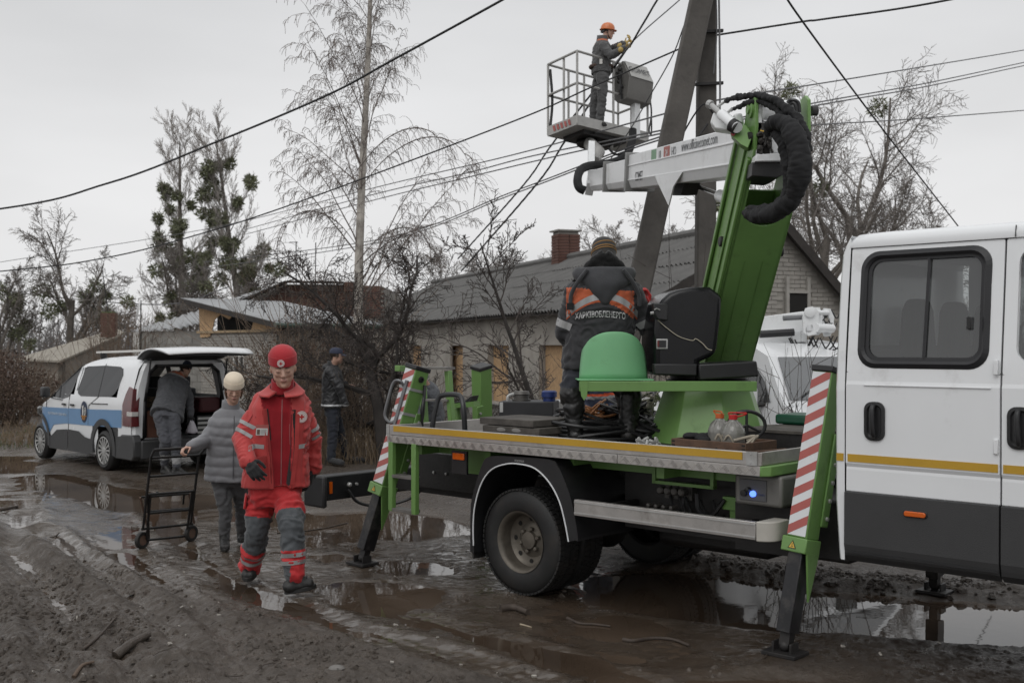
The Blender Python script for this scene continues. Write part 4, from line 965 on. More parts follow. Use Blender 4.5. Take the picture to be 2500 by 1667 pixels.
# mudguard: arch with flat flanks
cs,cz=.04,.40
outer=[(-.44,.25),(-.435,.57),(-.40,.70),(-.33,.87),(-.25,.955),(.0,.972),(.33,.975),(.40,.94),(.47,.83),(.53,.69),(.58,.47),(.56,.455)]
inner=[(-.40,.25),(-.405,.45),(-.385,.60),(-.32,.76),(-.22,.865),(-.08,.915),(.05,.925),(.20,.905),(.33,.82),(.42,.70),(.47,.56),(.50,.44)]
mb=MB()
outer=[(p.x,p.y) for p in bez([(a,b,0) for a,b in outer],4)]; inner=[(p.x,p.y) for p in bez([(a,b,0) for a,b in inner],4)]
for i in range(len(outer)-1):
    a,b,c,d=outer[i],outer[i+1],inner[i+1],inner[i]; mb.poly([Lc(a[0],.06,a[1]),Lc(b[0],.06,b[1]),Lc(c[0],.06,c[1]),Lc(d[0],.06,d[1])])
    mb.poly([Lc(c[0],.06,c[1]),Lc(d[0],.06,d[1]),Lc(d[0],-.55,d[1]),Lc(c[0],-.55,c[1])])
    mb.poly([Lc(a[0],.06,a[1]),Lc(b[0],.06,b[1]),Lc(b[0],-.55,b[1]),Lc(a[0],-.55,a[1])])
mg=mb.build('mudguard',M_black,truck,smooth=50)
mb=MB(); mb.tube([Lc(a,.064,b) for a,b in inner[1:]],.0055,6); mb.build('white_edging',M_wht,mg)
MB().bx(Lc(-.435,.04,.20),Lc(-.42,-.45,.55)).build('mudflap',M_rubber,mg)
textobj('maker_mark','FODMAR',.022,M_galv,truck,frame(Lc(.05,.0615,.945),(1,0,0),(0,0,1)))
for c in truck.children:
    if c.name.startswith('maker_mark'): c.matrix_local=Matrix.Identity(4)
# mudguard copy on the far side
mb=MB()
for i in range(len(outer)-1):
    a,b,c,d=outer[i],outer[i+1],inner[i+1],inner[i]; mb.poly([Lc(a[0],-2.02,a[1]),Lc(b[0],-2.02,b[1]),Lc(c[0],-2.02,c[1]),Lc(d[0],-2.02,d[1])]); mb.poly([Lc(a[0],-2.02,a[1]),Lc(b[0],-2.02,b[1]),Lc(b[0],-1.45,b[1]),Lc(a[0],-1.45,a[1])])
mb.build('mudguard',M_black,truck,smooth=50)
# spare wheel lying under the tail
mb=tyre_mesh(.36,.2,.2); rx=Matrix.Rotation(R(90),4,'X')
sp_=mb.build('spare_tyre',M_rubber,truck); sp_.matrix_local=Matrix.Translation(Lc(-.82,-.98,.50))@rx
mb=MB(); mb.bx(Lc(-.86,-.56,.40),Lc(-.72,-.58,.66)); mb.bx(Lc(-.90,-.56,.30),Lc(-.87,-.60,.44)); mb.bx(Lc(-.74,-.56,.30),Lc(-.71,-.60,.44)); mb.bx(Lc(-.90,-.56,.30),Lc(-.71,-.60,.325)); mb.bx(Lc(-.9,-.58,.33),Lc(-.3,-.62,.36)); mb.build('spare_wheel_carrier',M_dark,truck)
# reflector, rear bar
MB().bx(Lc(-.66,.03,.905),Lc(-.54,.015,.955)).build('side_marker',M_orange,truck,bevel=.004)
MB().bx(Lc(-.68,.018,.80),Lc(-.52,.0,.97)).build('marker_bracket',M_black,truck)
mb=MB(); mb.bx(Lc(-2.22,.08,.44),Lc(-2.36,-1.95,.65)); rb_=mb.build('rear_bumper_bar',M_black,truck,bevel=.012)
mb=MB(); mb.bx(Lc(-2.10,.13,.40),Lc(-2.38,.085,.67)); mb.build('bar_end_plate',M_black,rb_,bevel=.02)
MB().bx(Lc(-2.212,-.02,.50),Lc(-2.218,-.05,.60)).build('tail_reflector',M_orange,rb_)
mb=MB(); mb.lathe([(.02,0),(.02,.02),(.012,.03),(0,.03)],Lc(-2.21,-.22,.56),(1,0,0),8); mb.lathe([(.012,0),(.012,.02),(0,.02)],Lc(-2.21,-.3,.56),(1,0,0),8); mb.build('socket',M_galv,rb_)
mb=MB(); mb.tube(bez([Lc(-2.2,-.2,.52),Lc(-2.17,-.3,.40),Lc(-2.1,-.5,.36),Lc(-1.95,-.7,.42),Lc(-1.8,-.75,.55)],6),.014,6); mb.build('trailer_cable',M_black,rb_)
mb=MB(); mb.bx(Lc(-2.3,-.62,.5),Lc(-1.7,-.69,.6)); mb.bx(Lc(-2.3,-1.34,.5),Lc(-1.7,-1.41,.6)); mb.build('bar_arms',M_dark,rb_)
# ---- deck
DZ=1.045
M_deck=mat('scratched_deck_plate',(.20,.19,.18),.5,metal=.5,var=.2,vs=5,dirt=.55,dcol=(.06,.052,.045),ds=4)
mb=MB(); mb.bx(Lc(-1.3,.05,DZ-.04),Lc(1.90,-2.02,DZ)); mb.build('deck_floor',M_deck,truck)
mb=MB(); mb.bx(Lc(-1.315,.078,1.055),Lc(1.93,.052,1.132)); mb.build('side_board',M_alu,truck,bevel=.003)
mb=MB(); mb.bx(Lc(-1.27,.082,1.083),Lc(1.84,.0785,1.127)); mb.build('reflective_tape',M_yel,truck)
mb=MB(); mb.bx(Lc(-1.345,.082,.995),Lc(.92,.06,1.052)); mb.bx(Lc(.926,.082,.995),Lc(1.955,.06,1.052)); mb.build('chequer_strip',M_alu,truck,bevel=.002)
mb=MB(); k=0; x=-1.33
while x<1.93:
    for j in range(4 if True else 0):
        sg=1 if k%2==0 else -1; o_=(j-1.5)*.0115; c=Lc(x+.022+o_*.7,.0835,1.0235-sg*o_*.7); mb.box(c,(.028,.003,.0045),Matrix.Rotation(-sg*R(45),3,'Y'))
    x+=.046;k+=1
tag(mb.build('tread_pattern',mat('tread_bar_metal',(.40,.38,.36),.4,metal=.7,dirt=.3,dcol=(.1,.09,.08)),truck,smooth=0),kind='stuff')
mb=MB(); mb.bx(Lc(-1.345,.08,1.0),Lc(-1.30,-2.05,1.13)); mb.build('rear_board',M_alu,truck,bevel=.003)
mb=MB(); mb.bx(Lc(-1.3,-2.03,1.0),Lc(1.9,-2.055,1.13)); mb.build('far_board',M_alu,truck,bevel=.003)
MB().bx(Lc(-1.35,.086,1.05),Lc(-1.315,.076,1.136)).build('corner_plate',M_galv,truck); MB().bx(Lc(1.87,.088,1.055),Lc(1.94,.079,1.134)).build('corner_plate',M_galv,truck)
# front board and green fascia: turn in towards the cab
mb=MB(); pA,pB,pC=Lc(1.935,.075,0),Lc(1.965,-.02,0),Lc(2.0,-2.0,0)
mb.prism([pA+ZT*1.055,Lc(1.95,-2.0,1.055),Lc(1.975,-2.0,1.055),Lc(1.96,.068,1.055)],(0,0,.075)); mb.build('front_board',M_alu,truck,bevel=.002)
mb=MB(); mb.prism([Lc(1.90,.078,.992),Lc(1.958,.078,.992),Lc(2.0,.03,.992),Lc(2.0,-2.0,.992),Lc(1.9,-2.0,.992)],(0,0,.06)); mb.build('green_fascia',M_green,truck,bevel=.006)
mb=MB()
for s_,d_,z_ in ((1.90,.089,1.12),(1.90,.089,1.07),(-1.333,.088,1.12),(-1.333,.088,1.07)): mb.lathe([(.005,0),(.004,.003),(0,.004)],Lc(s_,d_,z_),(0,-1,0),8)
for k in range(5): mb.lathe([(.005,0),(.004,.003),(0,.004)],Lc(-.9+.62*k,.084,1.045),(0,-1,0),8)
mb.build('rivets',M_galv,truck)
# ladder
lad=bpy.data.objects.new('access_ladder',None); COL.objects.link(lad); lad.parent=truck
for s_ in (-1.305,-1.035): MB().bx(Lc(s_-.025,.085,.46),Lc(s_+.025,.045,1.0)).build('ladder_post',M_green,lad,bevel=.004)
for z_ in (.735,.475): MB().bx(Lc(-1.29,.085,z_-.012),Lc(-1.05,-.0,z_+.012)).build('rung',M_deck,lad,bevel=.002)
# control box under the deck
cbx=MB().bx(Lc(1.70,-.06,.80),Lc(2.02,-.30,.985)).build('control_box',mat('dirty_grey_metal_box',(.17,.165,.155),.5,metal=.4,var=.3,dirt=.6,dcol=(.07,.06,.05),ds=6),truck,bevel=.02,seg=3)
MB().bx(Lc(1.74,-.052,.83),Lc(1.92,-.062,.955)).build('control_panel',mat('panel_plate',(.10,.10,.105),.4,metal=.3,dirt=.4),cbx,bevel=.003)
MB().lathe([(.019,0),(.018,.014),(.010,.02),(0,.021)],Lc(1.835,-.052,.872),(0,-1,0),16).build('blue_lamp',emat('blue_lamp_glow',(.10,.22,1.0),2.2),cbx)
MB().lathe([(.019,0),(.019,.02),(0,.021)],Lc(1.775,-.052,.872),(0,-1,0),14).lathe([(.016,0),(.014,.025),(0,.028)],Lc(1.805,-.052,.895),(0,-1,0),12).build('knob',M_black,cbx)
textobj('panel_text','COMET',.018,mat('panel_blue_print',(.05,.06,.14),.5),cbx,frame(Lc(1.885,-.0505,.868),(1,0,0),(0,0,1)))
MB().bx(Lc(1.62,-.2,.5),Lc(2.05,-.25,.79)).build('dark_bracket',M_dark,truck)
# ---- outriggers
M_leg=mat('worn_black_leg',(.022,.022,.024),.38,metal=.4,var=.4,vs=6,dirt=.55,dcol=(.12,.11,.10),ds=7)
M_warn=mat('warning_sign_yellow',(.60,.38,.05),.5,var=.05)
def outrigger(top,col,foot,w,dp,fdir,name_top_cap=True,slanted=True,hoses=False,hide=False):
    """top/col/foot: truck coords of sleeve top, collar, foot; fdir: outward face direction"""
    t=bpy.data.objects.new('outrigger',None); COL.objects.link(t); t.parent=truck
    ax=(top-foot).normalized(); fd=(fdir-ax*fdir.dot(ax)).normalized(); sd=ax.cross(fd).normalized()
    if sd.dot(Vector((1,0,0)))<0: sd=-sd
    def Q(a,b,c): return foot+ax*a+sd*b+fd*c       # along, sideways (to cab), outwards
    Lt=(top-foot).length; Lcx=(col-foot).length
    def BX(a0,a1,b0,b1,c0,c1,nm,m,par=t,bev=.006):
        mb=MB(); o=len(mb.v)
        mb.prism([Q(a0,b0,c0),Q(a0,b1,c0),Q(a0,b1,c1),Q(a0,b0,c1)],ax*(a1-a0)); return mb.build(nm,m,par,bevel=bev)
    sl=BX(Lcx,Lt,-w/2,w/2,-dp,0,'sleeve',M_green)
    BX(Lt,Lt+.035,-w/2-.006,w/2+.006,-dp-.01,.01,'end_cap',M_black)
    BX(Lcx-.085,Lcx,-w/2-.018,w/2+.012,-dp-.012,.014,'collar',M_green)
    # striped plate, each stripe a piece
    sp0,sp1=Lcx+.01,Lt-.005; ww0,ww1=-w/2+.005,w/2-.008; 
    nst=int((sp1-sp0)/.052); pl=BX(sp0,sp1,ww0,ww1,.001,.004,'stripe_plate',M_wht,sl,bev=0)
    pw=ww1-ww0; sk=pw*.62; st=(sp1-sp0)/nst*1.0
    for k in range(-1,nst):
        if k%2: continue
        pts=[(k*st,0),((k+1)*st,0),((k+1)*st+sk,pw),(k*st+sk,pw)]
        # clip to plate
        def clip(P,lo,hi):
            def half(P,f):
                o=[]
                for i in range(len(P)):
                    a,b=P[i],P[(i+1)%len(P)]; fa,fb=f(a),f(b)
                    if fa>=0: o.append(a)
                    if fa*fb<0: tt=fa/(fa-fb); o.append((a[0]+(b[0]-a[0])*tt,a[1]+(b[1]-a[1])*tt))
                return o
            P=half(P,lambda q:q[0]-lo); return half(P,lambda q:hi-q[0]) if len(P)>2 else P
        P=clip(pts,0,sp1-sp0)
        if len(P)<3: continue
        MB().prism([Q(sp0+a,ww0+b,.0042) for a,b in P],fd*.0012).build('red_stripe',M_red,pl,smooth=0)
    lg=BX(.10,Lcx-.07,-w/2+.018,w/2-.018,-dp+.02,-.012,'leg',M_leg)
    # gusset and bolted strip on the side facing the cab
    mb=MB(); mb.prism([Q(Lcx-.35,w/2+.004,-dp*.75),Q(Lcx-.08,w/2+.004,-.01),Q(Lcx-.08,w/2+.004,-dp)],sd*.012); mb.build('gusset',M_green,t)
    s2=BX(Lcx+.08,Lcx+.62,w/2,w/2+.014,-dp-.06,-dp+.02,'bolted_strip',M_green); mb=MB()
    for k in range(5): mb.lathe([(.013,0),(.013,.012),(0,.013)],Q(Lcx+.13+.105*k,w/2+.014,-dp-.025),sd,6)
    mb.build('bolts',M_galv,s2)
    # foot
    mb=MB(); up=ZT
    mb.prism([Q(.03,-.03,-dp*.7),Q(.03,.03,-dp*.7),Q(.03,.03,-dp*.3),Q(.03,-.03,-dp*.3)],ax*.09); mb.build('ankle',M_dark,t)
    fc=Q(0,0,-dp*.5); fc.z=.0
    mb=MB(); mb.box(Vector((fc.x,fc.y,.012)),(.21,.17,.022)); mb.box(Vector((fc.x-.055,fc.y,.045)),(.014,.09,.06)); mb.box(Vector((fc.x+.055,fc.y,.045)),(.014,.09,.06)); mb.sph(Vector((fc.x,fc.y,.05)),(.035,.035,.035),10); mb.build('foot_plate',M_dark,t,bevel=.003)
    # warning sign
    c=Q(Lcx-.045,-.01,.0155); mb=MB(); mb.prism([c-sd*.026-ax*.021,c+sd*.026-ax*.021,c+ax*.026],fd*.0015); wsn=mb.build('warning_sign',M_black,t,smooth=0)
    mb=MB(); mb.prism([c-sd*.019-ax*.017+fd*.0016,c+sd*.019-ax*.017+fd*.0016,c+ax*.018+fd*.0016],fd*.001); mb.build('sign_face',M_warn,wsn,smooth=0)
    mb=MB(); cc=c+fd*.0028; mb.bar(cc-ax*.006,cc+ax*.008,.004,.001,fd); mb.bar(cc-ax*.012-sd*.006,cc-ax*.008+sd*.008,.003,.001,fd); mb.build('sign_symbol',M_black,wsn)
    p=TM@fc; flat_at(p.x,p.y,.16,.0)
    return t,Q,Lcx,Lt
N_=Vector((0,-1,0))
# near front
tf=(TS(1983,906,-.17)+TS(2033,906,-.17))*.5; cf=(TS(1924,1308,.02)+TS(1965,1313,.02))*.5; ff=cf+(cf-tf).normalized()*((cf.z-.04)/((tf-cf).normalized().z)); 
o1=outrigger(tf,cf,ff,.125,.15,N_)
# near rear
tr=TS(1003,899,-.16); cr_=TS(922,1180,.04); fr_=cr_+(cr_-tr).normalized()*((cr_.z-.04)/((tr-cr_).normalized().z))
o2,Q2,Lc2,Lt2=outrigger(tr,cr_,fr_,.125,.15,N_)
# far ones mirrored
def mir(p,c=-.985): return Vector((p.x,-(2*c-(-p.y)),p.z))
o3=outrigger(mir(tf),mir(cf),mir(ff),.125,.15,-N_); 
sh_=Vector((-.72,-.05,-.02)); o4=outrigger(mir(tr)+sh_,mir(cr_)+sh_,mir(fr_)+sh_,.125,.15,-N_)
# straps, grab rail and hose on the near rear sleeve
mb=MB(); 
for a in (Lt2-.17,Lt2-.37): mb.prism([Q2(a,-.069,.008),Q2(a,.069,.008),Q2(a,.069,-.16),Q2(a,.066,-.16),Q2(a,.066,.005),Q2(a,-.069,.005)],(Q2(1,0,0)-Q2(0,0,0))*.022)
mb.build('steel_straps',M_galv,o2)
mb=MB(); mb.tube(bez([Q2(Lt2-.15,-.01,.01),Q2(Lt2-.12,-.03,.05),Q2(Lt2-.15,-.085,.06),Q2(Lt2-.30,-.09,.06),Q2(Lt2-.42,-.085,.05),Q2(Lt2-.46,-.03,.03),Q2(Lt2-.44,0,.01)],6),.012,8); mb.build('grab_rail',mat('grey_tube',(.16,.165,.17),.4,metal=.5),o2)
mb=MB(); mb.bar(Q2(Lt2-.50,.012,.012),Q2(Lt2-.10,.012,.012),.028,.02,Vector((0,-1,0))); mb.build('cable_duct',MATS['grey_tube'],o2)
mb=MB(); mb.tube(bez([Q2(Lt2-.1,.075,-.13),Q2(Lt2-.25,.10,-.15),Q2(Lt2-.4,.085,-.2),Q2(Lt2-.55,.05,-.22)],6),.013,6); mb.tube(bez([Q2(Lt2-.15,.07,-.15),Q2(Lt2-.3,.13,-.12),Q2(Lt2-.45,.11,-.2),Q2(Lt2-.6,.09,-.2)],6),.011,6); mb.build('leg_hoses',M_black,o2)
MB().lathe([(.026,0),(.026,.012),(.015,.014),(.014,.004),(0,.004)],Q2(Lt2-.065,.063,-.08),(Q2(0,1,0)-Q2(0,0,0)),14).build('round_lug',M_dark,o2)
# ---- things fixed on the deck rear
sfr=bpy.data.objects.new('rear_step_frame',None); COL.objects.link(sfr); sfr.parent=truck
def PS(px,py,d): return TS(px,py,d)
a0=WPX(1036,945,9.55); a1=WPX(1038,1032,9.55); b0_=WPX(1096,900,9.45); b1_=WPX(1104,1030,9.45)
for p,q in ((WPX(1030,905,9.6),WPX(1038,1040,9.6)),(WPX(1094,905,9.4),WPX(1104,1040,9.4))): MB().bar(p,q,.05,.05,(0,1,0)).build('frame_post',M_green,sfr,bevel=.004)
MB().bar(WPX(1022,898,9.55),WPX(1100,899,9.4),.16,.022,(0,0,1)).build('top_tread',M_deck,sfr); MB().bar(WPX(1038,976,9.55),WPX(1100,977,9.4),.1,.016,(0,0,1)).build('middle_tread',M_deck,sfr)
MB().bar(WPX(970,899,9.1),WPX(1010,900,9.4),.05,.05,(0,0,1)).build('cross_tube',M_green,sfr,bevel=.004)
mb=MB(); pts=[WPX(1054,1050,8.6),WPX(1063,1000,8.6),WPX(1072,970,8.6),WPX(1085,964,8.58),WPX(1110,963,8.5),WPX(1126,970,8.45),WPX(1132,1000,8.4),WPX(1135,1052,8.4)]
mb.tube(bez(pts,5),.021,10); mb.build('hand_loop',mat('dark_grey_tube',(.035,.036,.038),.35,metal=.4),truck)
# wheel chock in its green tray at the tail
mb=MB(); mb.prism([WPX(1108,984,9.9),WPX(1150,981,9.9),WPX(1155,966,9.9),WPX(1147,968,9.9),WPX(1135,978,9.9),WPX(1112,980,9.9)],TI.to_3x3()@Vector((.05,.16,0))); chk=mb.build('wheel_chock',M_black,truck,bevel=.004)
mb=MB(); mb.prism([WPX(1106,996,9.88),WPX(1158,993,9.88),WPX(1155,980,9.88),WPX(1108,985,9.88)],TI.to_3x3()@Vector((.05,.18,0))); mb.bar(WPX(1115,996,9.95),WPX(1118,1030,9.95),.05,.05,(0,1,0)); mb.build('chock_tray',M_green,truck)
mb=MB(); mb.prism([WPX(1122,995,9.92),WPX(1142,994,9.92),WPX(1152,1028,9.92),WPX(1128,1028,9.92)],TI.to_3x3()@Vector((0,.02,0))); mb.build('tray_plate',M_deck,truck)
# hydraulic tank
tk=Matrix.Translation(WPX(1295,1045,8.9))
T0_=WP(PX(1232,1050,8.95)); 
ctr=Lc(-.62,-1.0,0)
mb=MB(); cx_,cy_=PX(1290,900,8.75).x,8.75
TANKO=Vector((cx_,cy_,0))
def TKB(x0,x1,y0,y1,z0,z1): 
    r=MB(TI@Matrix.Translation(TANKO)@Matrix.Rotation(R(-10),4,'Z')); return r.bx((x0,y0,z0),(x1,y1,z1))
tank=TKB(-.22,.22,-.12,.22,1.05,1.305).build('oil_tank',mat('matt_black_tank',(.016,.016,.018),.55,var=.2,dirt=.25,dcol=(.04,.036,.03)),truck,bevel=.008)
TX=TI@Matrix.Translation(TANKO)@Matrix.Rotation(R(-10),4,'Z')
MB(TX).lathe([(.05,0),(.05,.03),(.062,.035),(.062,.075),(.052,.085),(0,.085)],(.17,.0,1.305),(0,0,1),20).build('blue_filler_cap',mat('blue_plastic',(.012,.03,.14),.4),tank)
MB(TX).lathe([(.075,0),(.075,.015),(.062,.02),(.062,.05),(.07,.055),(.06,.078),(0,.08)],(-.06,.02,1.305),(0,0,1),20).build('filter_head',mat('dull_cast',(.10,.095,.088),.5,metal=.5,dirt=.5),tank)
MB(TX).tube(bez([(-.16,-.02,1.06),(-.165,-.03,1.30),(-.15,-.02,1.35),(-.1,.0,1.36)],5),.014,8).build('filler_pipe',M_galv,tank)
MB(TX).bx((-.212,-.125,1.22),(-.185,-.121,1.30)).build('level_bracket',M_galv,tank)
# ---- slewing pedestal, turret
AX=Vector((1.45,8.02,0)); 
ped=MB(TI); ped.lathe([(.47,1.05),(.46,1.06),(.335,1.43),(.33,1.44)],(AX.x,AX.y,0),(0,0,1),8,ref=(.995,.095,0)); pd=ped.build('pedestal',M_green,truck,smooth=0,bevel=.006)
MB(TI).lathe([(.30,1.44),(.31,1.46),(.31,1.50),(.28,1.51),(.28,1.56)],(AX.x,AX.y,0),(0,0,1),32).build('slew_ring',M_dark,truck)
MB(TI).bx((1.46,7.74,1.0+.18),(1.475,7.75,1.20)).build('bolt_head',M_dark,pd)
# operator platform beam and seat
bmz=MB(TI); bmz.bx((.47,7.53,1.432),(1.70,7.60,1.502)); bmz.build('platform_beam',M_green,truck,bevel=.004)
mb=MB(TI); mb.bx((.49,7.60,1.44),(1.12,8.0,1.46)); mb.build('platform_plate',M_green,truck)
mb=MB(TI); mb.prism([(.47,7.525,1.505),(.53,7.525,1.505),(.52,7.525,1.40),(.50,7.525,1.37),(.48,7.525,1.40)],(0,.01,0)); mb.build('hinge_lug',M_green,truck)
SC=Vector((.725,7.60,1.51))
def seatpt(a,b):
    # a across -1..1 , b 0 bottom .. 1 top rounding over into the front
    hw=.243-.035*b-.0*b; x=a*2-1
    e=abs(x)**2.6; zt=.335*(1-.28*e-.5*max(0,abs(x)-.8)**1.2)
    X=x*hw*(1-.25*max(0,b-.75)*abs(x)**2); z=zt*math.sin(min(b/.86,1)*math.pi/2)**.8 if b<.86 else zt
    y=.02+.14*(x*x)**1.3+ (.035*b) + (max(0,b-.86)*.9)
    return SC+Vector((X,y,z+ (0 if b<.86 else -.02*(b-.86)*7)))
mb=MB(TI); mb.grid(lambda a,b:seatpt(a,b),28,22); st_=mb.build('operator_seat',M_green2,truck,solid=.008,smooth=80)
mb=MB(TI); mb.prism([(.46,7.57,1.505),(.99,7.57,1.505),(.99,7.99,1.505),(.46,7.99,1.505)],(0,0,.010)); mb.build('seat_flange',M_green2,st_,bevel=.004)
mb=MB(TI); mb.prism([(.55,7.80,1.515),(.90,7.80,1.515),(.89,7.98,1.515),(.56,7.98,1.515)],(0,0,.06)); mb.build('seat_cushion',M_green2,st_,bevel=.03,seg=3)
# ---- lower (green) arm
ARMX=lambda Y:1.559-.0756*(Y-7.0)      # x of the left plate
e_n=[(8.27,1.60),(7.0,3.008),(6.965,3.16),(6.97,3.335),(7.03,3.375),(7.14,3.36),(7.22,3.20),(7.30,3.275-.02),(8.58,1.90),(8.52,1.62)]
AW=.37; rv=Vector((.995,.095,0))
def AP(y,z,w): p=Vector((ARMX(y),y,z)); return p+rv*w
arm=bpy.data.objects.new('lower_arm',None); COL.objects.link(arm); arm.parent=truck
mb=MB(TI); mb.prism([AP(y,z,.0) for y,z in e_n],rv*.022); lp=mb.build('side_plate',M_green,arm,bevel=.004,smooth=20)
mb=MB(TI); mb.prism([AP(y,z,AW-.022) for y,z in e_n],rv*.022); mb.build('side_plate',M_green,arm,bevel=.004,smooth=20)
axd=(AP(7.0,3.008,0)-AP(8.27,1.60,0)).normalized(); pd_=axd.cross(rv).normalized(); pd_=pd_ if pd_.y>0 else -pd_     # up/away side
org=AP(8.27,1.60,0)
def AQ(a,w,t): return org+axd*a+rv*w+pd_*t
LA=(AP(7.0,3.008,0)-org).length
# outer plate with rounded bay cut for the hoses
def face_plate(t,th,u0,nm,m=M_green):
    mb=MB(TI); xs_=[.0,.05]; n=14; bay=[]
    for k in range(n+1):
        a=math.pi*k/n; bay.append((AW/2-math.cos(a)*(AW/2-.03),u0-math.sin(a)*.13))
    prev=None
    for i in range(len(bay)-1):
        (w0,a0),(w1,a1)=bay[i],bay[i+1]; mb.prism([AQ(0,w0,t),AQ(0,w1,t),AQ(a1,w1,t),AQ(a0,w0,t)],pd_*th)
    mb.prism([AQ(0,0,t),AQ(0,.03,t),AQ(LA*.98,.03,t),AQ(LA*.98,0,t)],pd_*th); mb.prism([AQ(0,AW-.03,t),AQ(0,AW,t),AQ(LA*.98,AW,t),AQ(LA*.98,AW-.03,t)],pd_*th)
    return mb.build(nm,m,arm,smooth=30)
face_plate(.0,.012,1.43,'outer_plate')
mb=MB(TI); mb.prism([AQ(0,.0,.36),AQ(0,AW,.36),AQ(1.35,AW,.36),AQ(1.35,0,.36)],pd_*.012); mb.build('inner_plate',M_green,arm)
# pressed ridges on the left side
for t0_,t1_,h_ in ((.005,.045,.022),(.14,.17,.012),(.33,.37,.02)):
    mb=MB(TI); mb.prism([AQ(.12,0,t0_),AQ(.12,0,t1_),AQ(LA*.96,0,t1_),AQ(LA*.96,0,t0_)],-rv*h_); mb.build('side_rib',M_green,arm,bevel=.006)
mb=MB(TI); mb.bx(AQ(.9,.13,-.004)-Vector((.001,.001,.001)),AQ(.9,.13,-.004)); 
for w_ in (.12,.25): 
    m2=MB(TI); m2.prism([AQ(.05,w_,-.002),AQ(.05,w_+.008,-.002),AQ(1.0,w_+.008,-.002),AQ(1.0,w_,-.002)],-pd_*.003); m2.build('weld_seam',M_green,arm)
for a_,w_,side in ((1.02,0,-1),(1.05,AW,1),(1.93,0,-1)):
    t_=.20 if a_<1.5 else .1
    m2=MB(TI); m2.lathe([(.038,0),(.038,.02),(.03,.026),(0,.026)],AQ(a_,w_,t_ if side<0 else .05),rv*side,16); m2.build('pivot_pin',M_dark,arm)
m2=MB(TI); c=AP(7.05,3.28,-.0); m2.lathe([(.055,0),(.055,.015),(.03,.02),(.03,.03),(0,.03)],c,-rv,20); m2.build('pivot_disc',M_green,arm); m2=MB(TI); m2.lathe([(.032,.03),(.032,.07),(0,.075)],AP(7.05,3.28,AW),rv,16); m2.build('pivot_pin',M_dark,arm)
# green bracket box on the left cheek
m2=MB(TI); c=AP(7.02,3.03,-.06); m2.prism([PX(1783,328,7.05),PX(1808,352,7.0),PX(1826,362,7.0),PX(1838,330,7.02),PX(1822,306,7.08),PX(1798,303,7.1)],Vector((.04,.16,0))); br=m2.build('cheek_bracket',M_green,arm,bevel=.004)
MB(TI).lathe([(.014,0),(.014,.003),(0,.004)],PX(1790,327,7.04),(-.3,-1,0),14).build('red_cap',mat('red_plastic_cap',(.3,.01,.02),.4),br)
# base hood: glossy black cover left of the arm
hood=[(1600,916),(1598,800),(1600,775),(1606,750),(1618,731),(1634,716),(1656,707),(1690,700),(1735,700),(1764,722),(1762,765),(1752,850),(1745,868),(1706,885),(1706,918)]
mb=MB(TI); mb.prism([PX(a,b,7.66) for a,b in hood],Vector((-.05,.42,0))); hd=mb.build('arm_base_cover',M_gloss,truck,bevel=.035,seg=4,smooth=50)
mb=MB(TI); mb.prism([PX(1706,889,7.60),PX(1848,881,7.60),PX(1853,919,7.60),PX(1708,928,7.60)],Vector((0,.5,0))); mb.build('ring_cover',M_black,hd,bevel=.012,seg=3)
mb=MB(TI); mb.prism([PX(1597,888,7.63),PX(1702,888,7.63),PX(1702,917,7.63),PX(1598,914,7.63)],Vector((0,.4,0))); mb.build('lower_skirt',M_black,hd,bevel=.008)
mb=MB(TI); mb.prism([PX(1595,739,7.58),PX(1631,742,7.58),PX(1631,783,7.58),PX(1606,780,7.58),PX(1597,765,7.58)],Vector((0,.12,0))); mb.build('lever_shroud',M_black,hd,bevel=.008)
mb=MB(TI); mb.tube([PX(1598,756,7.57),PX(1603,753,7.55),PX(1611,757,7.57)],.005,6); mb.tube([PX(1588,765,7.6),PX(1600,763,7.6)],.011,6); mb.build('lever',M_galv,hd)
mb=MB(TI); mb.bx(PX(1603,852,7.645),PX(1630,827,7.66)); sw=mb.build('switch_box',M_galv,hd,bevel=.004); MB(TI).bx(PX(1606,848,7.64),PX(1626,831,7.646)).build('switch_recess',M_black,sw); MB(TI).bx(PX(1605,846,7.636),PX(1609,832,7.642)).build('red_switch',mat('dark_red_plastic',(.12,.01,.01),.4),sw)
mb=MB(TI); mb.tube(bez([PX(1606,781,7.63),PX(1625,798,7.62),PX(1655,820,7.62),PX(1680,829,7.62),PX(1692,831,7.62),PX(1699,827,7.62),PX(1715,838,7.62),PX(1727,851,7.62),PX(1738,855,7.62)],5),.0032,5); tag(mb.build('pale_string',mat('pale_cord',(.42,.38,.30),.8),hd))
# ---- upper (white) boom
M_boom=mat('white_boom_paint',(.74,.75,.755),.38,coat=.2,var=.05,vs=3,dirt=.3,dcol=(.30,.29,.27),ds=3)
vv=Vector((-.095,.995,.121)).normalized(); upb=Vector((.0115,-.1205,.9926)).normalized(); BO=Vector((1.60,7.1,3.047))   # left face, centre height at Y=7.1
bz=lambda a,w,h:BO+vv*a+rv*w+upb*h
boom=bpy.data.objects.new('upper_boom',None); COL.objects.link(boom); boom.parent=truck
def section(a0,a1,w0,wd,h,dh,nm):
    mb=MB(TI); hh=h/2
    prof=[(w0,-hh*.55+dh),(w0+.03,-hh+dh),(w0+wd-.03,-hh+dh),(w0+wd,-hh*.55+dh),(w0+wd,hh+dh),(w0,hh+dh)]
    mb.prism([bz(a0,w,q) for w,q in prof],vv*(a1-a0)); return mb.build(nm,M_boom,boom,bevel=.008,smooth=20)
s1=section(.0,4.22,0,.25,.34,0,'boom_section'); s2=section(4.0,5.62,.018,.214,.295,-.004,'boom_section'); s3=section(5.5,6.95,.034,.18,.255,-.008,'boom_section')
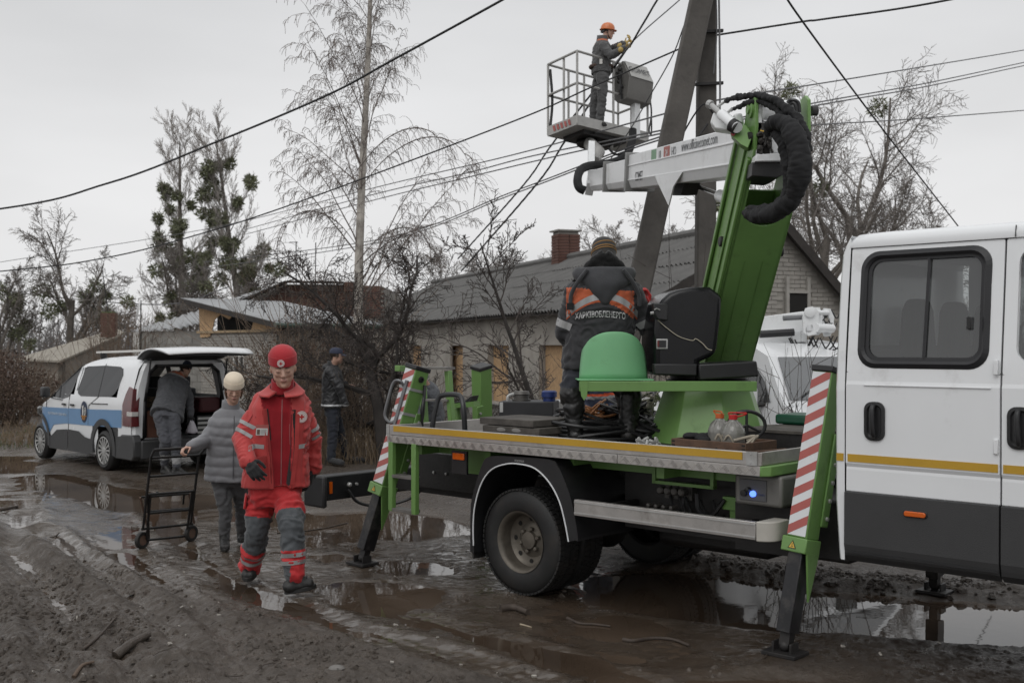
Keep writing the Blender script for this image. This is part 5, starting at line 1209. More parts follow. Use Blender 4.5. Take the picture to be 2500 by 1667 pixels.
for (sx,q) in ((s1,.055),(s1,-.09)):
    mb=MB(TI); mb.prism([bz(.3,0,q),bz(4.2,0,q),bz(4.2,0,q+.014),bz(.3,0,q+.014)],-rv*.008); mb.build('boom_crease',M_boom,sx,bevel=.003)
for a_,w_,h_ in ((4.22,-.03,.40),(5.62,-.008,.35)):
    mb=MB(TI); mb.prism([bz(a_-.05,w_,-h_/2),bz(a_+.05,w_,-h_/2),bz(a_+.02,w_,h_/2),bz(a_-.05,w_,h_/2)],rv*(.31 if a_<5 else .26)); mb.build('guide_collar',mat('worn_grey_steel',(.22,.22,.215),.45,metal=.5,dirt=.3),boom,bevel=.005)
# boom rear end block, pivot tube, black box
mb=MB(TI); mb.lathe([(.065,0),(.065,.25),(.085,.25),(.085,.27),(.06,.27)],AP(7.05,3.28,.03),rv,24); mb.lathe([(.085,0),(.085,.02)],AP(7.05,3.28,.05),rv,24); mb.build('pivot_tube',M_boom,boom)
mb=MB(TI); mb.prism([PX(1845,253,7.0),PX(1858,250,7.0),PX(1860,300,7.0),PX(1868,392,7.0),PX(1846,392,7.0)],Vector((.02,.25,0))); mb.prism([PX(1885,325,6.95),PX(1905,323,6.95),PX(1917,372,6.95),PX(1884,374,6.95)],Vector((.0,.1,0))); mb.prism([PX(1846,378,6.93),PX(1925,372,6.93),PX(1925,392,6.93),PX(1845,394,6.93)],Vector((.0,.3,0))); mb.build('end_bracket',M_boom,boom,bevel=.004)
mb=MB(TI); mb.prism([PX(1836,396,6.97),PX(1912,396,6.97),PX(1911,428,6.97),PX(1895,434,6.97),PX(1836,430,6.97)],Vector((.0,.35,0))); mb.build('black_end_box',M_black,boom,bevel=.006)
rr_=random.Random(8); mb=MB(TI)
for k in range(12):
    x0=1850+rr_.random()*45; y0=315+rr_.random()*45; mb.tube([PX(x0,y0,6.98),PX(x0+rr_.uniform(-6,6),y0+rr_.uniform(8,20),6.94)],rr_.uniform(.007,.014),7)
for x0,y0 in ((1852,330),(1858,345),(1874,352),(1855,362)): mb.lathe([(.016,0),(.016,.03),(.009,.035),(0,.035)],PX(x0,y0,6.98),(0,-1,0),8)
mb.prism([PX(1847,300,7.0),PX(1880,300,7.0),PX(1882,375,7.0),PX(1847,375,7.0)],Vector((0,.05,0))); mb.build('boom_valves',mat('oily_metal',(.06,.057,.055),.4,metal=.5,dirt=.5),boom)
MB(TI).tube([PX(1856,319,6.93),PX(1864,321,6.92),PX(1872,324,6.93)],.004,6).build('yellow_tie',M_warn,boom)
# cylinder and gusset
mb=MB(TI); mb.tube([Vector((1.60,9.25,3.10)),Vector((1.64,8.55,2.93))],.022,12); mb.build('piston_rod',mat('chrome_rod',(.6,.6,.6),.15,metal=1),boom); mb=MB(TI); mb.tube([Vector((1.64,8.55,2.93)),Vector((1.70,7.75,2.72))],.05,16); mb.build('lift_cylinder',M_boom,boom)
mb=MB(TI); mb.prism([bz(1.9,-.01,-.09),bz(2.9,-.01,-.09),bz(2.75,-.01,-.17),bz(2.35,-.01,-.36),bz(2.2,-.01,-.2)],rv*.012); mb.build('gusset_plate',M_boom,boom); MB(TI).prism([bz(2.1,.06,-.17),bz(2.6,.06,-.17),bz(2.5,.06,-.27),bz(2.2,.06,-.27)],rv*.14).build('cylinder_bracket',M_dark,boom)
# texts on the left face of the boom (reads towards the street)
def bt(txt,a,h,size,m,sx=1.0,off=.002): 
    o=textobj('lettering',txt,size,m,s1,TI@frame(bz(a,-off,h),-vv,upb),sx=sx); return o
M_ltr=mat('grey_lettering',(.16,.165,.17),.5); M_ltd=mat('dark_lettering',(.05,.05,.055),.5)
bt('www.officinecomet.com',1.45,.118,.115,M_ltr,.95)
bt('18',2.78,.098,.10,M_ltr); bt('HQ',2.25,.098,.11,M_ltr)
for a0_,a1_,m in ((2.92,3.12,mat('flag_green',(.16,.30,.18),.5)),(2.40,2.62,mat('flag_red',(.36,.10,.08),.5))):
    mb=MB(TI); mb.prism([bz(a0_,-.0012,.06),bz(a1_,-.0012,.06),bz(a1_,-.0012,.16),bz(a0_,-.0012,.16)],-rv*.001); mb.build('flag_patch',m,s1,smooth=0)
textobj('lettering','24',.08,M_wht,s1,TI@frame(bz(2.51,-.004,.10),-vv,upb))
bt('COMET',3.66,-.065,.13,M_ltd,.8)
# hose bundle in black cloth
M_cloth=mat('black_cloth_sleeve',(.008,.008,.009),.85,var=.3,vs=10,bump=.5,bs=14)
def hosebundle(pts,rs,nm='hose_sleeve'):
    P=bez([PX(*p) for p in pts],7); n=len(P); rr=[]
    for i in range(n):
        x=i/(n-1)*(len(rs)-1); k=min(int(x),len(rs)-2); r=rs[k]+(rs[k+1]-rs[k])*(x-k); rr.append(r*(1+.10*noise.noise(P[i]*14)))
    
    P2=[];r2=[]
    for i in range(n-1):
        for k in range(3): t=k/3; P2.append(P[i].lerp(P[i+1],t)); r2.append((rr[i]+(rr[i+1]-rr[i])*t)*.66)
    P2.append(P[-1]); r2.append(rr[-1]*.66); m_=MB(); m_.tube(P2,r2,20); c_=[P2[i//20] for i in range(len(m_.v))]
    for i,v in enumerate(m_.v): u_=(v-c_[i]); m_.v[i]=TI@(v+u_.normalized()*(.011*noise.noise(Vector((v.x*22,v.y*12,v.z*9)))+.009*noise.noise(v*34)+.006*noise.noise(v*70)))
    return m_.build(nm,M_cloth,boom,smooth=80)
hosebundle([(1772,247,7.45),(1800,238,7.2),(1845,234,7.0),(1885,242,6.85),(1915,262,6.75),(1945,290,6.68),(1965,330,6.62),(1972,370,6.6)],[.018,.030,.036,.036,.04,.045,.045,.04])
hosebundle([(1786,268,7.3),(1815,256,7.1),(1850,248,6.98),(1890,262,6.85),(1925,300,6.72)],[.016,.026,.03,.03,.035])
hosebundle([(1872,330,6.9),(1880,308,6.82),(1900,298,6.72),(1928,312,6.64),(1946,350,6.58),(1953,400,6.56),(1950,440,6.58),(1940,478,6.62),(1922,500,6.68),(1890,520,6.8),(1850,528,6.95),(1822,522,7.15)],[.03,.055,.075,.09,.10,.105,.10,.075,.085,.085,.07,.05])
hosebundle([(1890,318,6.85),(1908,335,6.75),(1922,372,6.7),(1930,420,6.7),(1928,470,6.7),(1905,505,6.75),(1870,515,6.9),(1832,512,7.1)],[.05,.07,.075,.08,.07,.07,.06,.045])
mb=MB(TI); mb.tube(bez([PX(1925,262,7.05),PX(1932,252,7.0),PX(1942,256,6.98),PX(1946,280,6.98)],6),.013,8); mb.tube(bez([PX(1918,262,7.1),PX(1928,246,7.0),PX(1948,250,6.98),PX(1952,275,6.98)],6),.012,8); mb.build('small_hoses',M_black,boom)
# levelling cylinder reaching out left at the top
mb=MB(TI); mb.tube([PX(1800,312,7.0),PX(1762,280,7.25)],.036,14); lv=mb.build('levelling_cylinder',M_boom,boom); mb=MB(TI); mb.tube([PX(1762,280,7.25),PX(1738,258,7.4)],.018,10); mb.lathe([(.03,0),(.03,.03),(0,.03)],PX(1737,257,7.42),(-.5,.5,.3),10); mb.tube([PX(1768,283,7.2),PX(1786,267,7.25)],.010,8); mb.tube([PX(1750,262,7.38),PX(1770,248,7.45)],.010,8); mb.build('cylinder_fittings',M_galv,lv)
mb=MB(TI); mb.prism([PX(1733,300,7.35),PX(1742,272,7.35),PX(1770,296,7.3),PX(1788,312,7.25),PX(1790,322,7.25),PX(1745,316,7.35)],Vector((.03,.12,0))); mb.prism([PX(1790,278,7.2),PX(1812,275,7.2),PX(1818,300,7.2),PX(1800,306,7.2)],Vector((.02,.2,0))); mb.build('white_fairing',M_boom,boom,bevel=.015,seg=3)
MB(TI).lathe([(.045,0),(.045,.05),(.03,.06),(0,.06)],PX(1800,313,7.02),(-.6,.4,.5),16).build('cylinder_eye',M_dark,lv)
# ---- basket
bk=bpy.data.objects.new('basket',None); COL.objects.link(bk); bk.parent=truck
Bn,Bl,Br=PX(1409,305,15.0),PX(1338,333,15.46),PX(1581,346,15.91); Bf=Bl+Br-Bn
upv=Vector((0,0,1)); H1=.135; H2=1.02
def BP(a,b,h): return Bn+(Br-Bn)*a+(Bl-Bn)*b+upv*h
M_bask=mat('basket_aluminium',(.40,.395,.38),.5,metal=.4,var=.12,dirt=.25,dcol=(.2,.19,.18))
mb=MB(TI); mb.prism([BP(0,0,.0),BP(1,0,0),BP(1,1,0),BP(0,1,0)],upv*.03); mb.build('basket_floor',M_bask,bk)
for p,q in ((BP(0,0,0),BP(1,0,0)),(BP(1,0,0),BP(1,1,0)),(BP(1,1,0),BP(0,1,0)),(BP(0,1,0),BP(0,0,0))): MB(TI).bar(p+upv*H1/2,q+upv*H1/2,.02,H1,upv).build('toe_board',M_bask,bk)
posts=[(0,0),(1,0),(1,1),(0,1),(.5,0),(.5,1),(0.02,.5),(.98,.5),(.28,1)]
for a,b in posts: 
    hh=H2 if (a,b) not in () else H1
    MB(TI).tube([BP(a,b,.02),BP(a,b,hh)],.017,8).build('post',M_bask,bk)
for h in (H2,.58):
    for p,q in (((0,0),(1,0)),((1,0),(1,1)),((1,1),(0,1)),((0,1),(0,0))):
        if h==.58 and p==(0,0): pass
        MB(TI).tube([BP(*p,h),BP(*q,h)],.018,8).build('rail',M_bask,bk)
mb=MB(TI); e_=(Bl-Bn); 
for k in range(5):
    a=.18+k*.13; mb.mi=0
    mb.prism([BP(-.012,a,.03),BP(-.012,a+.07,.03),BP(-.012,a+.11,.11),BP(-.012,a+.04,.11)],(Bn-Br).normalized()*.002)
mb.build('hazard_stripes',M_red,bk,smooth=0)
# underside gear and rotator
mb=MB(TI); c=BP(.42,.5,-.03)
mb.prism([BP(.15,.15,-.06),BP(.75,.15,-.06),BP(.75,.85,-.06),BP(.15,.85,-.06)],upv*.06); mb.sph(BP(.35,.5,-.10),(.17,.17,.08)); mb.sph(BP(.55,.4,-.08),(.12,.12,.06)); mb.build('underfloor_gear',M_dark,bk)
MB(TI).lathe([(.05,0),(.06,.04),(.0,.05)],BP(.60,.35,-.12),(1,0,0),12).build('sensor_pod',M_bask,bk)
MB(TI).tube([BP(.35,.5,-.08),PX(1462,372,14.9),PX(1455,392,14.6)],[.09,.085,.05],14).build('rotator',M_bask,bk,bevel=.003)
mb=MB(TI); mb.bar(PX(1444,352,14.6),PX(1443,432,14.2),.085,.12,(0,1,0)); mb.build('jib_post',M_boom,bk,bevel=.006); MB(TI).bar(PX(1443,432,14.15),PX(1440,463,13.9),.10,.18,(0,1,0)).build('jib_knuckle',M_boom,bk,bevel=.006)
mb=MB(TI)
mb.tube(bez([PX(1545,318,14.9),PX(1543,345,14.8),PX(1530,378,14.6),PX(1505,394,14.4),PX(1470,402,14.2),PX(1440,405,14.0),PX(1418,415,13.8),PX(1410,437,13.6),PX(1414,458,13.5),PX(1428,466,13.5)],6),.055,10)
mb.tube(bez([PX(1486,362,14.8),PX(1498,375,14.7),PX(1515,378,14.7),PX(1530,368,14.8)],5),.016,6); mb.build('basket_hoses',M_cloth,bk)
# control console
mb=MB(TI); cc0=BP(.80,-.02,0); ex=(Br-Bn).normalized(); ey=(Bl-Bn).normalized()
def CQ(x,y,z): return cc0+ex*x+ey*y+upv*z
prof=[(-.10,.50),(-.13,.60),(-.16,.80),(-.02,1.06),(.16,1.0),(.16,.55),(.08,.48)]
con=MB(TI).prism([CQ(-.27,y,z) for y,z in prof],ex*.50).build('control_console',mat('console_grey',(.17,.165,.155),.5,var=.1,dirt=.25),bk,bevel=.01)
pn=MB(TI).prism([CQ(-.25,-.168,.80),CQ(.21,-.168,.80),CQ(.21,-.035,1.055),CQ(-.25,-.035,1.055)],-ey*.004).build('console_panel',M_bask,con)
dpan=Vector((0,0,0))+(CQ(0,-.035,1.055)-CQ(0,-.168,.80)).normalized()
textobj('lettering','COMET',.13,M_ltd,con,TI@frame(CQ(-.02,-.108,.925)-ey*.012,ex,dpan))
MB(TI).bar(CQ(.02,.0,.0),CQ(.02,.0,.52),.11,.08,ey).build('console_post',M_boom,bk,bevel=.005)
mb=MB(TI); mb.tube(bez([CQ(.28,-.02,.72),CQ(.30,-.05,.40),CQ(.26,-.04,.15),CQ(.32,-.03,.12),CQ(.33,-.02,.45)],6),.012,6); mb.tube(bez([BP(0,1,.95)+Vector((.03,0,0)),BP(0,1,.5)+Vector((.06,0,0)),BP(0,1,.1)+Vector((.03,0,0))],6),.02,6); mb.tube(bez([CQ(-.3,-.02,.95),CQ(-.34,-.04,.7),CQ(-.3,-.03,.5)],5),.018,6); mb.build('dangling_leads',M_black,bk)
mb=MB(TI); 
for k in range(6): mb.sph(CQ(-.32+rr_.uniform(-.05,.06),-.02,.62+.06*k),(.03,.03,.03),6,m=5)
mb.build('small_connectors',M_dark,bk)
# ================================================================ CREW CAB
def sd_(z): return 0.0 if z<1.5 else -.085*((z-1.5)/.85)**1.3
def SP_(s,z,o=0.0): return Lc(s,sd_(z)+o,z)
def rrect(a,b,c,d,r,n=6):
    """rounded rectangle a..b x c..d, ccw, 4*(n+1) points"""
    P=[]
    for (cx,cz,a0) in ((b-r,d-r,0),(a+r,d-r,90),(a+r,c+r,180),(b-r,c+r,270)):
        for k in range(n+1):
            t=R(a0+90*k/n); P.append((cx+r*math.cos(t),cz+r*math.sin(t)))
    return P
def ring(mb,A,B,oa=0,ob=0,f=SP_):
    n=len(A)
    for i in range(n):
        j=(i+1)%n; mb.poly([f(*A[i],oa),f(*A[j],oa),f(*B[j],ob),f(*B[i],ob)])
def fan(mb,A,o=0,f=SP_,rows=1):
    mb.poly([f(*p,o) for p in A])
def panel(name,A,parent,m,o=0,th=.02,f=SP_,bevel=.004):
    mb=MB(); P=[f(*p,o) for p in A]; mb.prism(P,Lc(0,-th,0)); return mb.build(name,m,parent,bevel=bevel,smooth=40)
M_clad=mat('dark_grey_cladding',(.035,.035,.036),.55,var=.08,vs=3,bump=.15,bs=220,dirt=.15,dcol=(.05,.047,.042))
M_seal=mat('rubber_window_seal',(.012,.012,.014),.5)
cab=bpy.data.objects.new('crew_cab',None); COL.objects.link(cab); cab.parent=truck
def seam(s): return 2.44
# rear corner pillar panel
mb=MB()
zs=[.57,.62,.9,1.08,1.12,1.5,1.7,1.9,2.1,2.25,2.30,2.34,2.36]
def cornerS(z): return 2.375+(.0 if z<2.2 else .05*((z-2.2)/.16)**2)+(.02*max(0,(.8-z)/.2) if z<.8 else 0)
for i in range(len(zs)-1):
    z0,z1=zs[i],zs[i+1]
    for (a0,a1,e0,e1) in (('c','m',-.025,0),('m','s',0,0)):
        def s_of(k,z): c=cornerS(z); return c if k=='c' else (c+.018 if k=='m' else 2.437)
        mb.poly([SP_(s_of(a0,z0),z0,e0),SP_(s_of(a1,z0),z0,e1),SP_(s_of(a1,z1),z1,e1),SP_(s_of(a0,z1),z1,e0)])
    # rear wall
    if z1<2.34 or True:
        mb.poly([SP_(cornerS(z0),z0,-.025),SP_(cornerS(z1),z1,-.025),Lc(cornerS(z1),-1.93-sd_(z1)+.0,z1),Lc(cornerS(z0),-1.93-sd_(z0),z0)])
mb.build('rear_corner_panel',M_white,cab,smooth=50,recalc=False)
# rear passenger door: ring round the window
win_o=rrect(2.505,3.205,1.625,2.262,.10); win_i=rrect(2.53,3.18,1.65,2.237,.085); glass_r=rrect(2.565,3.15,1.685,2.205,.06)
door=MB()
zz=[(.0)]
def doorpanel(s0,s1,name,wo):
    mb=MB(); A=rrect(s0,s1,1.60 if wo else 1.6,2.285,.012)
    ring(mb,A,wo,0,0)
    # lower part with pressed crease
    rows=[(1.60,0),(1.555,0),(1.535,.004),(1.12,.006),(1.105,.006),(1.085,-.004),(1.07,-.002),(.955,0),(.95,-.002)]
    for i in range(len(rows)-1):
        (z0,o0),(z1,o1)=rows[i],rows[i+1]; mb.poly([SP_(s0,z0,o0),SP_(s1,z0,o0),SP_(s1,z1,o1),SP_(s0,z1,o1)])
    # edge returns
    for s_ in (s0,s1):
        for i in range(len(rows)-1):
            (z0,o0),(z1,o1)=rows[i],rows[i+1]; mb.poly([SP_(s_,z0,o0),SP_(s_,z1,o1),SP_(s_,z1,-.03),SP_(s_,z0,-.03)])
        mb.poly([SP_(s_,1.6,0),SP_(s_,2.285,0),SP_(s_,2.285,-.03),SP_(s_,1.6,-.03)])
    mb.poly([SP_(s0,2.285,0),SP_(s1,2.285,0),SP_(s1,2.285,-.03),SP_(s0,2.285,-.03)])
    ring(mb,wo,wo,0,-.04)
    return mb.build(name,M_white,truck,smooth=25,recalc=False)
dr=doorpanel(2.446,3.262,'passenger_door',win_o)
# front door beyond
win2=[(p[0]+.83,p[1]) for p in rrect(2.505,3.05,1.66,2.24,.08)]
fd_=doorpanel(3.272,4.12,'front_door',win2)
# dark backing behind seams
mb=MB(); mb.prism([SP_(2.42,1.60,-.02),SP_(4.15,1.60,-.02),SP_(4.15,.58,-.02),SP_(2.42,.58,-.02)],Lc(0,-.03,0)); 
for s_ in (2.441,3.267,4.126): mb.prism([SP_(s_-.02,1.6,-.012),SP_(s_+.02,1.6,-.012),SP_(s_+.02,2.29,-.012),SP_(s_-.02,2.29,-.012)],Lc(0,-.02,0))
mb.build('door_inner',M_black,cab)
# rubber framed window
mb=MB(); ring(mb,win_o,win_i,.002,.016); ring(mb,win_i,rrect(2.545,3.167,1.665,2.222,.075),.016,.004); ring(mb,rrect(2.545,3.167,1.665,2.222,.075),glass_r,-.004,-.006); seal=mb.build('window_seal',M_seal,dr,smooth=60)
mb=MB(); ring(mb,rrect(2.545,3.167,1.665,2.222,.075),rrect(2.545,3.167,1.665,2.222,.075),.004,-.006); mb.build('seal_step',M_seal,dr)
mb=MB(); mb.poly([SP_(*p,-.012) for p in glass_r if p[0]<2.80]+[]) if False else None
mb.poly([SP_(2.555,1.675,-.014),SP_(2.87,1.675,-.014),SP_(2.88,2.215,-.014),SP_(2.555,2.215,-.014)]); mb.build('window_pane',M_glassd,dr,smooth=0)
mb=MB(); mb.poly([SP_(2.86,1.675,-.022),SP_(3.165,1.675,-.022),SP_(3.165,2.215,-.022),SP_(2.87,2.215,-.022)]); mb.build('window_pane',M_glassd,dr,smooth=0)
mb=MB(); mb.bar(SP_(2.868,1.675,-.01),SP_(2.878,2.215,-.01),.012,.012); mb.build('pane_divider',M_seal,dr)
MB().bx(Lc(3.085,-.055,1.83),Lc(3.108,-.03,1.895)).build('window_latch',M_black,dr,bevel=.003)
# tape, cladding, lamp, handle, hinges
def strip(s0,s1,z0,z1,o,m,nm,par,th=.003):
    mb=MB(); mb.prism([Lc(s0,o,z0),Lc(s1,o,z0),Lc(s1,o,z1),Lc(s0,o,z1)],Lc(0,-th,0)); return mb.build(nm,m,par,smooth=0)
strip(2.458,3.255,1.113,1.155,.0095,M_yel,'reflective_tape',dr); strip(2.39,2.431,1.113,1.155,.004,M_yel,'reflective_tape',cab); strip(3.280,4.1,1.113,1.155,.0095,M_yel,'reflective_tape',fd_)
def clad(s0,s1,par):
    mb=MB(); rows=[(.952,.002),(.945,.016),(.66,.020),(.625,.012),(.60,.004),(.565,-.03)]
    for i in range(len(rows)-1):
        (z0,o0),(z1,o1)=rows[i],rows[i+1]; mb.poly([Lc(s0,o0,z0),Lc(s1,o0,z0),Lc(s1,o1,z1),Lc(s0,o1,z1)])
    for s_ in (s0,s1): mb.poly([Lc(s_,o,z) for z,o in rows]+[Lc(s_,-.03,.565),Lc(s_,-.03,.952)])
    return mb.build('lower_cladding',M_clad,par,smooth=30,recalc=False)
clad(2.442,3.262,dr); clad(3.272,4.0,fd_)
strip(2.45,3.26,.615,.625,.022,M_black,'cladding_groove',dr)
mb=MB(); mb.prism([Lc(p[0],.022,p[1]) for p in rrect(2.775,2.905,.845,.883,.016)],Lc(0,-.008,0)); lampb=mb.build('side_lamp_base',M_black,dr,bevel=.003); mb=MB(); mb.prism([Lc(p[0],.032,p[1]) for p in rrect(2.782,2.898,.85,.878,.012)],Lc(0,-.01,0)); mb.build('side_lamp',M_orange,dr,bevel=.004)
def handle(s0,par):
    A=rrect(s0,s0+.115,1.235,1.445,.045); B=rrect(s0+.016,s0+.099,1.25,1.43,.035); mb=MB(); f=lambda s,z,o:Lc(s,o,z)
    ring(mb,A,A,.004,.016,f); ring(mb,A,B,.016,.018,f); ring(mb,B,rrect(s0+.024,s0+.091,1.26,1.42,.03),.018,.0085,f); mb.poly([Lc(p[0],.0085,p[1]) for p in rrect(s0+.024,s0+.091,1.26,1.42,.03)]); h=mb.build('door_handle',M_black,par,smooth=50)
    mb=MB(); mb.tube(bez([Lc(s0+.055,.005,1.425),Lc(s0+.055,.032,1.41),Lc(s0+.057,.038,1.34),Lc(s0+.06,.03,1.27),Lc(s0+.06,.005,1.255)],5),[.014]*21,10); mb.build('handle_grip',M_black,par,smooth=60)
handle(2.555,dr); handle(3.30,fd_)
for z_ in (1.24,1.635): MB().bx(Lc(3.235,.018,z_-.035),Lc(3.258,-.002,z_+.04)).build('hinge',M_white,dr,bevel=.004)
mb=MB(); mb.prism([Lc(3.22,.010,1.53),Lc(2.55,.010,1.53),Lc(2.55,.010,1.537),Lc(3.22,.010,1.537)],Lc(0,-.006,0)); mb.build('pressed_line',M_white,dr,bevel=.002)
# roof: lofted with rounded shoulders and gutter line
sx_=[2.41,2.43,2.47,2.6,3.31,3.32,4.0,4.2]
sec=[(-.068,2.288),(-.066,2.315),(-.078,2.345),(-.115,2.366),(-.25,2.385),(-.98,2.40)]
def roofpt(i,k):
    s=sx_[i]; 
    full=sec+[(-1.95-a,b) for a,b in sec[::-1]][1:]
    a,b=full[k]; dz=[-.055,-.022,-.004,0,0,.0,-.015,-.06][i]; sk=[.03,.01,0,0,0,0,0,.05][i]
    a2=a-sk if k<6 else a+sk
    return Lc(s,a2,b+dz*min(1,max(0,(b-2.288)/.05)))
mb=MB(); nk=11
for i in range(len(sx_)-1):
    for k in range(nk-1): mb.poly([roofpt(i,k),roofpt(i+1,k),roofpt(i+1,k+1),roofpt(i,k+1)])
mb.poly([roofpt(0,k) for k in range(nk)]); 
rf=mb.build('cab_roof',M_white,cab,smooth=60,recalc=False)
bm=bmesh.new(); bm.from_mesh(rf.data); bmesh.ops.remove_doubles(bm,verts=bm.verts,dist=.0005); bmesh.ops.recalc_face_normals(bm,faces=bm.faces); bm.to_mesh(rf.data); bm.free()
mb=MB(); mb.bar(SP_(2.44,2.287,.002),SP_(3.31,2.287,.002),.006,.004); mb.bar(Lc(3.315,-.062,2.29),Lc(3.315,-.075,2.35),.005,.004); mb.build('roof_seam',M_black,cab)
# far side, floor, windscreen, bonnet: simple but true to shape
mb=MB(); mb.prism([Lc(2.4,-1.92,.6),Lc(4.9,-1.92,.6),Lc(4.9,-1.92,1.6),Lc(2.4,-1.92,1.6)],Lc(0,-.03,0)); mb.bx(Lc(2.42,-1.88,2.2),Lc(4.1,-1.86,2.3)); mb.bx(Lc(2.42,-1.88,1.6),Lc(2.56,-1.85,2.25)); mb.bx(Lc(3.22,-1.88,1.6),Lc(3.32,-1.85,2.25)); mb.build('far_side',M_white,cab)
mb=MB(); mb.bx(Lc(2.42,-.05,.6),Lc(4.8,-1.9,.72)); mb.bx(Lc(2.42,-.05,.72),Lc(2.45,-1.85,1.75)); mb.build('cab_floor',M_black,cab)
M_seat=mat('dark_seat_fabric',(.03,.032,.035),.9)
for j,d_ in enumerate((-.42,-.95,-1.5)):
    for s_ in (2.62,3.55):
        if s_>3: continue
        mb=MB(); pts=[(-.21,1.05),(.21,1.05),(.19,1.55),(.15,1.78),(.12,1.95),(.07,2.01),(-.07,2.01),(-.12,1.95),(-.15,1.78),(-.19,1.55)]
        P=[Lc(s_,d_+a,z) for a,z in pts]; mb.prism(P,Lc(.10,0,0)); mb.bx(Lc(s_,d_-.22,.9),Lc(s_+.5,d_+.22,1.08)); tag(mb.build('seat_squab_slots',M_galv,cab),kind='stuff') if False else mb.build('seat',M_seat,cab,bevel=.03,seg=3)
prof=[(4.9,.95),(5.35,1.02),(5.42,.62),(5.38,.42),(4.5,.42)]
mb=MB(); mb.prism([Lc(4.12,-.02,1.6),Lc(4.55,-.02,1.42),Lc(5.30,-.02,1.15),Lc(5.42,-.02,.98),Lc(5.45,-.02,.5),Lc(4.52,-.02,.5),Lc(4.5,-.02,.62),Lc(4.42,-.02,.76),Lc(4.25,-.02,.86),Lc(4.05,-.02,.9),Lc(4.0,-.02,.95),Lc(4.125,-.02,1.0)],Lc(0,-1.9,0)); mb.build('bonnet',M_white,cab,bevel=.04,seg=3)
MB().bx(Lc(5.3,-.0,.35),Lc(5.52,-1.94,.62)).build('front_bumper',M_clad,cab,bevel=.05)
for d_ in (-.22,-1.72): MB().bx(Lc(5.40,d_+.15,.80),Lc(5.455,d_-.15,1.0)).build('headlight',M_glass,cab,bevel=.02)
mb=MB(); mb.prism([Lc(4.55,-.12,1.42),Lc(4.55,-1.83,1.42),Lc(4.18,-1.75,2.27),Lc(4.18,-.2,2.27)],Lc(.01,0,.005)); mb.build('windscreen',M_glassd,cab,smooth=0)
mb=MB(); mb.bar(Lc(4.55,-.08,1.42),Lc(4.18,-.13,2.29),.07,.08); mb.bar(Lc(4.55,-1.87,1.42),Lc(4.18,-1.82,2.29),.07,.08); mb.build('windscreen_pillars',M_white,cab)
mb=MB(); mb.prism([SP_(3.34,1.66,-.02),SP_(3.90,1.66,-.02),SP_(3.90,2.24,-.02),SP_(3.34,2.24,-.02)],Lc(0,-.004,0)); mb.build('window_pane',M_glassd,fd_,smooth=0)
mb=MB(); mb.tube([Lc(4.1,.0,1.7),Lc(4.18,.16,1.72)],.02,8); mb.bx(Lc(4.12,.10,1.62),Lc(4.22,.32,1.98)); mb.build('door_mirror',M_black,fd_,bevel=.02)
for s_ in (4.05,):
    for d_ in (-.18,): p=TM@Lc(s_,d_,0); flat_at(p.x,p.y,.3,-.004)

# ================================================================ THINGS LYING ON THE DECK
M_plate=mat('weathered_pad_board',(.062,.055,.048),.85,var=.3,vs=6,bump=.3,bs=30,dirt=.6,dcol=(.13,.12,.105),ds=7)
def local_thing(name,p,label,cat,group=None,rz=None):
    """thing standing at world point p, turned with the truck"""
    return thing(name,p,label,cat,group,rz=TA if rz is None else rz)
pd0=TM@Lc(-.31,-.42,DZ)
for k,(z0,off,rot,lab) in enumerate(((0,0,.0,'lowest dark square pad in the stack at the rear of the truck deck'),(.056,.02,.02,'middle dark pad with two pale smears, in the stack on the truck deck'),(.112,-.015,-.03,'topmost weathered pad of the stack on the truck deck'))):
    p=pd0+ZT*z0+uT*off; t=local_thing('outrigger_pad',p,lab,'pad','square pads stacked on the deck',rz=TA+rot)
    b=MB().bx((-.28,-.22,.002),(.28,.24,.053)).build('board',M_plate,t,bevel=.005)
    MB().bx((-.281,-.02,.008),(-.279,.02,.048)).build('board_joint',M_void,t)
    if k==1:
        for x_ in (-.09,.06): MB().sph((x_,-.2205,.028),(.045,.002,.015),12).build('pale_smear',mat('pale_smear',(.2,.19,.18),.8),t)
# cable coils
M_cabl=mat('black_rubber_cable',(.014,.014,.015),.42,var=.2)
def coil(name,c,r,n,h,label,seed,m=M_cabl,tr=.012,squash=1.0,rz=0,tilt=0,cat='cable coil'):
    rnd=random.Random(seed); t=thing(name,c,label,cat,'cable coils on the truck deck',rz=rz)
    mb=MB()
    for k in range(n):
        rr=r*rnd.uniform(.78,1.12); z0=h*rnd.random(); ox,oy=rnd.gauss(0,.03),rnd.gauss(0,.03); ph=rnd.uniform(0,6.3); tl=rnd.gauss(0,.05); P=[]
        for i in range(26):
            a=2*math.pi*i/26; q=rr*(1+.05*math.sin(2*a+ph)+.03*math.sin(3*a+ph*2)); P.append((ox+q*math.cos(a),(oy+q*math.sin(a)*squash),max(tr,z0*(1+.25*math.sin(a*2+ph))+tl*math.cos(a)+tr)))
        mb.tube(P,tr*rnd.uniform(.8,1.15),6,closed=True)
    mb.build('windings',m,t); return t
coil('cable_coil',PX(1500,1060,8.25)*1.0,.38,52,.11,'large flat coil of black cable under the worker in boots',5,rz=.2); bpy.data.objects['cable_coil'].location.z=DZ
c_=Vector((.66,8.32,DZ)); bpy.data.objects['cable_coil'].location=c_
coil('cable_coil',Vector((1.02,8.10,DZ)),.17,24,.09,'smaller black coil beside the green pedestal, right of the boots',6)
coil('cable_coil',Vector((.92,8.55,DZ+.11)),.20,30,.13,'upright-looking black coil piled behind the boots',7,tr=.010)
coil('cable_coil',Vector((.62,8.50,DZ+.12)),.11,8,.09,'short coil of orange cord behind the left boot',8,m=mat('orange_cord',(.33,.14,.05),.6),tr=.009)
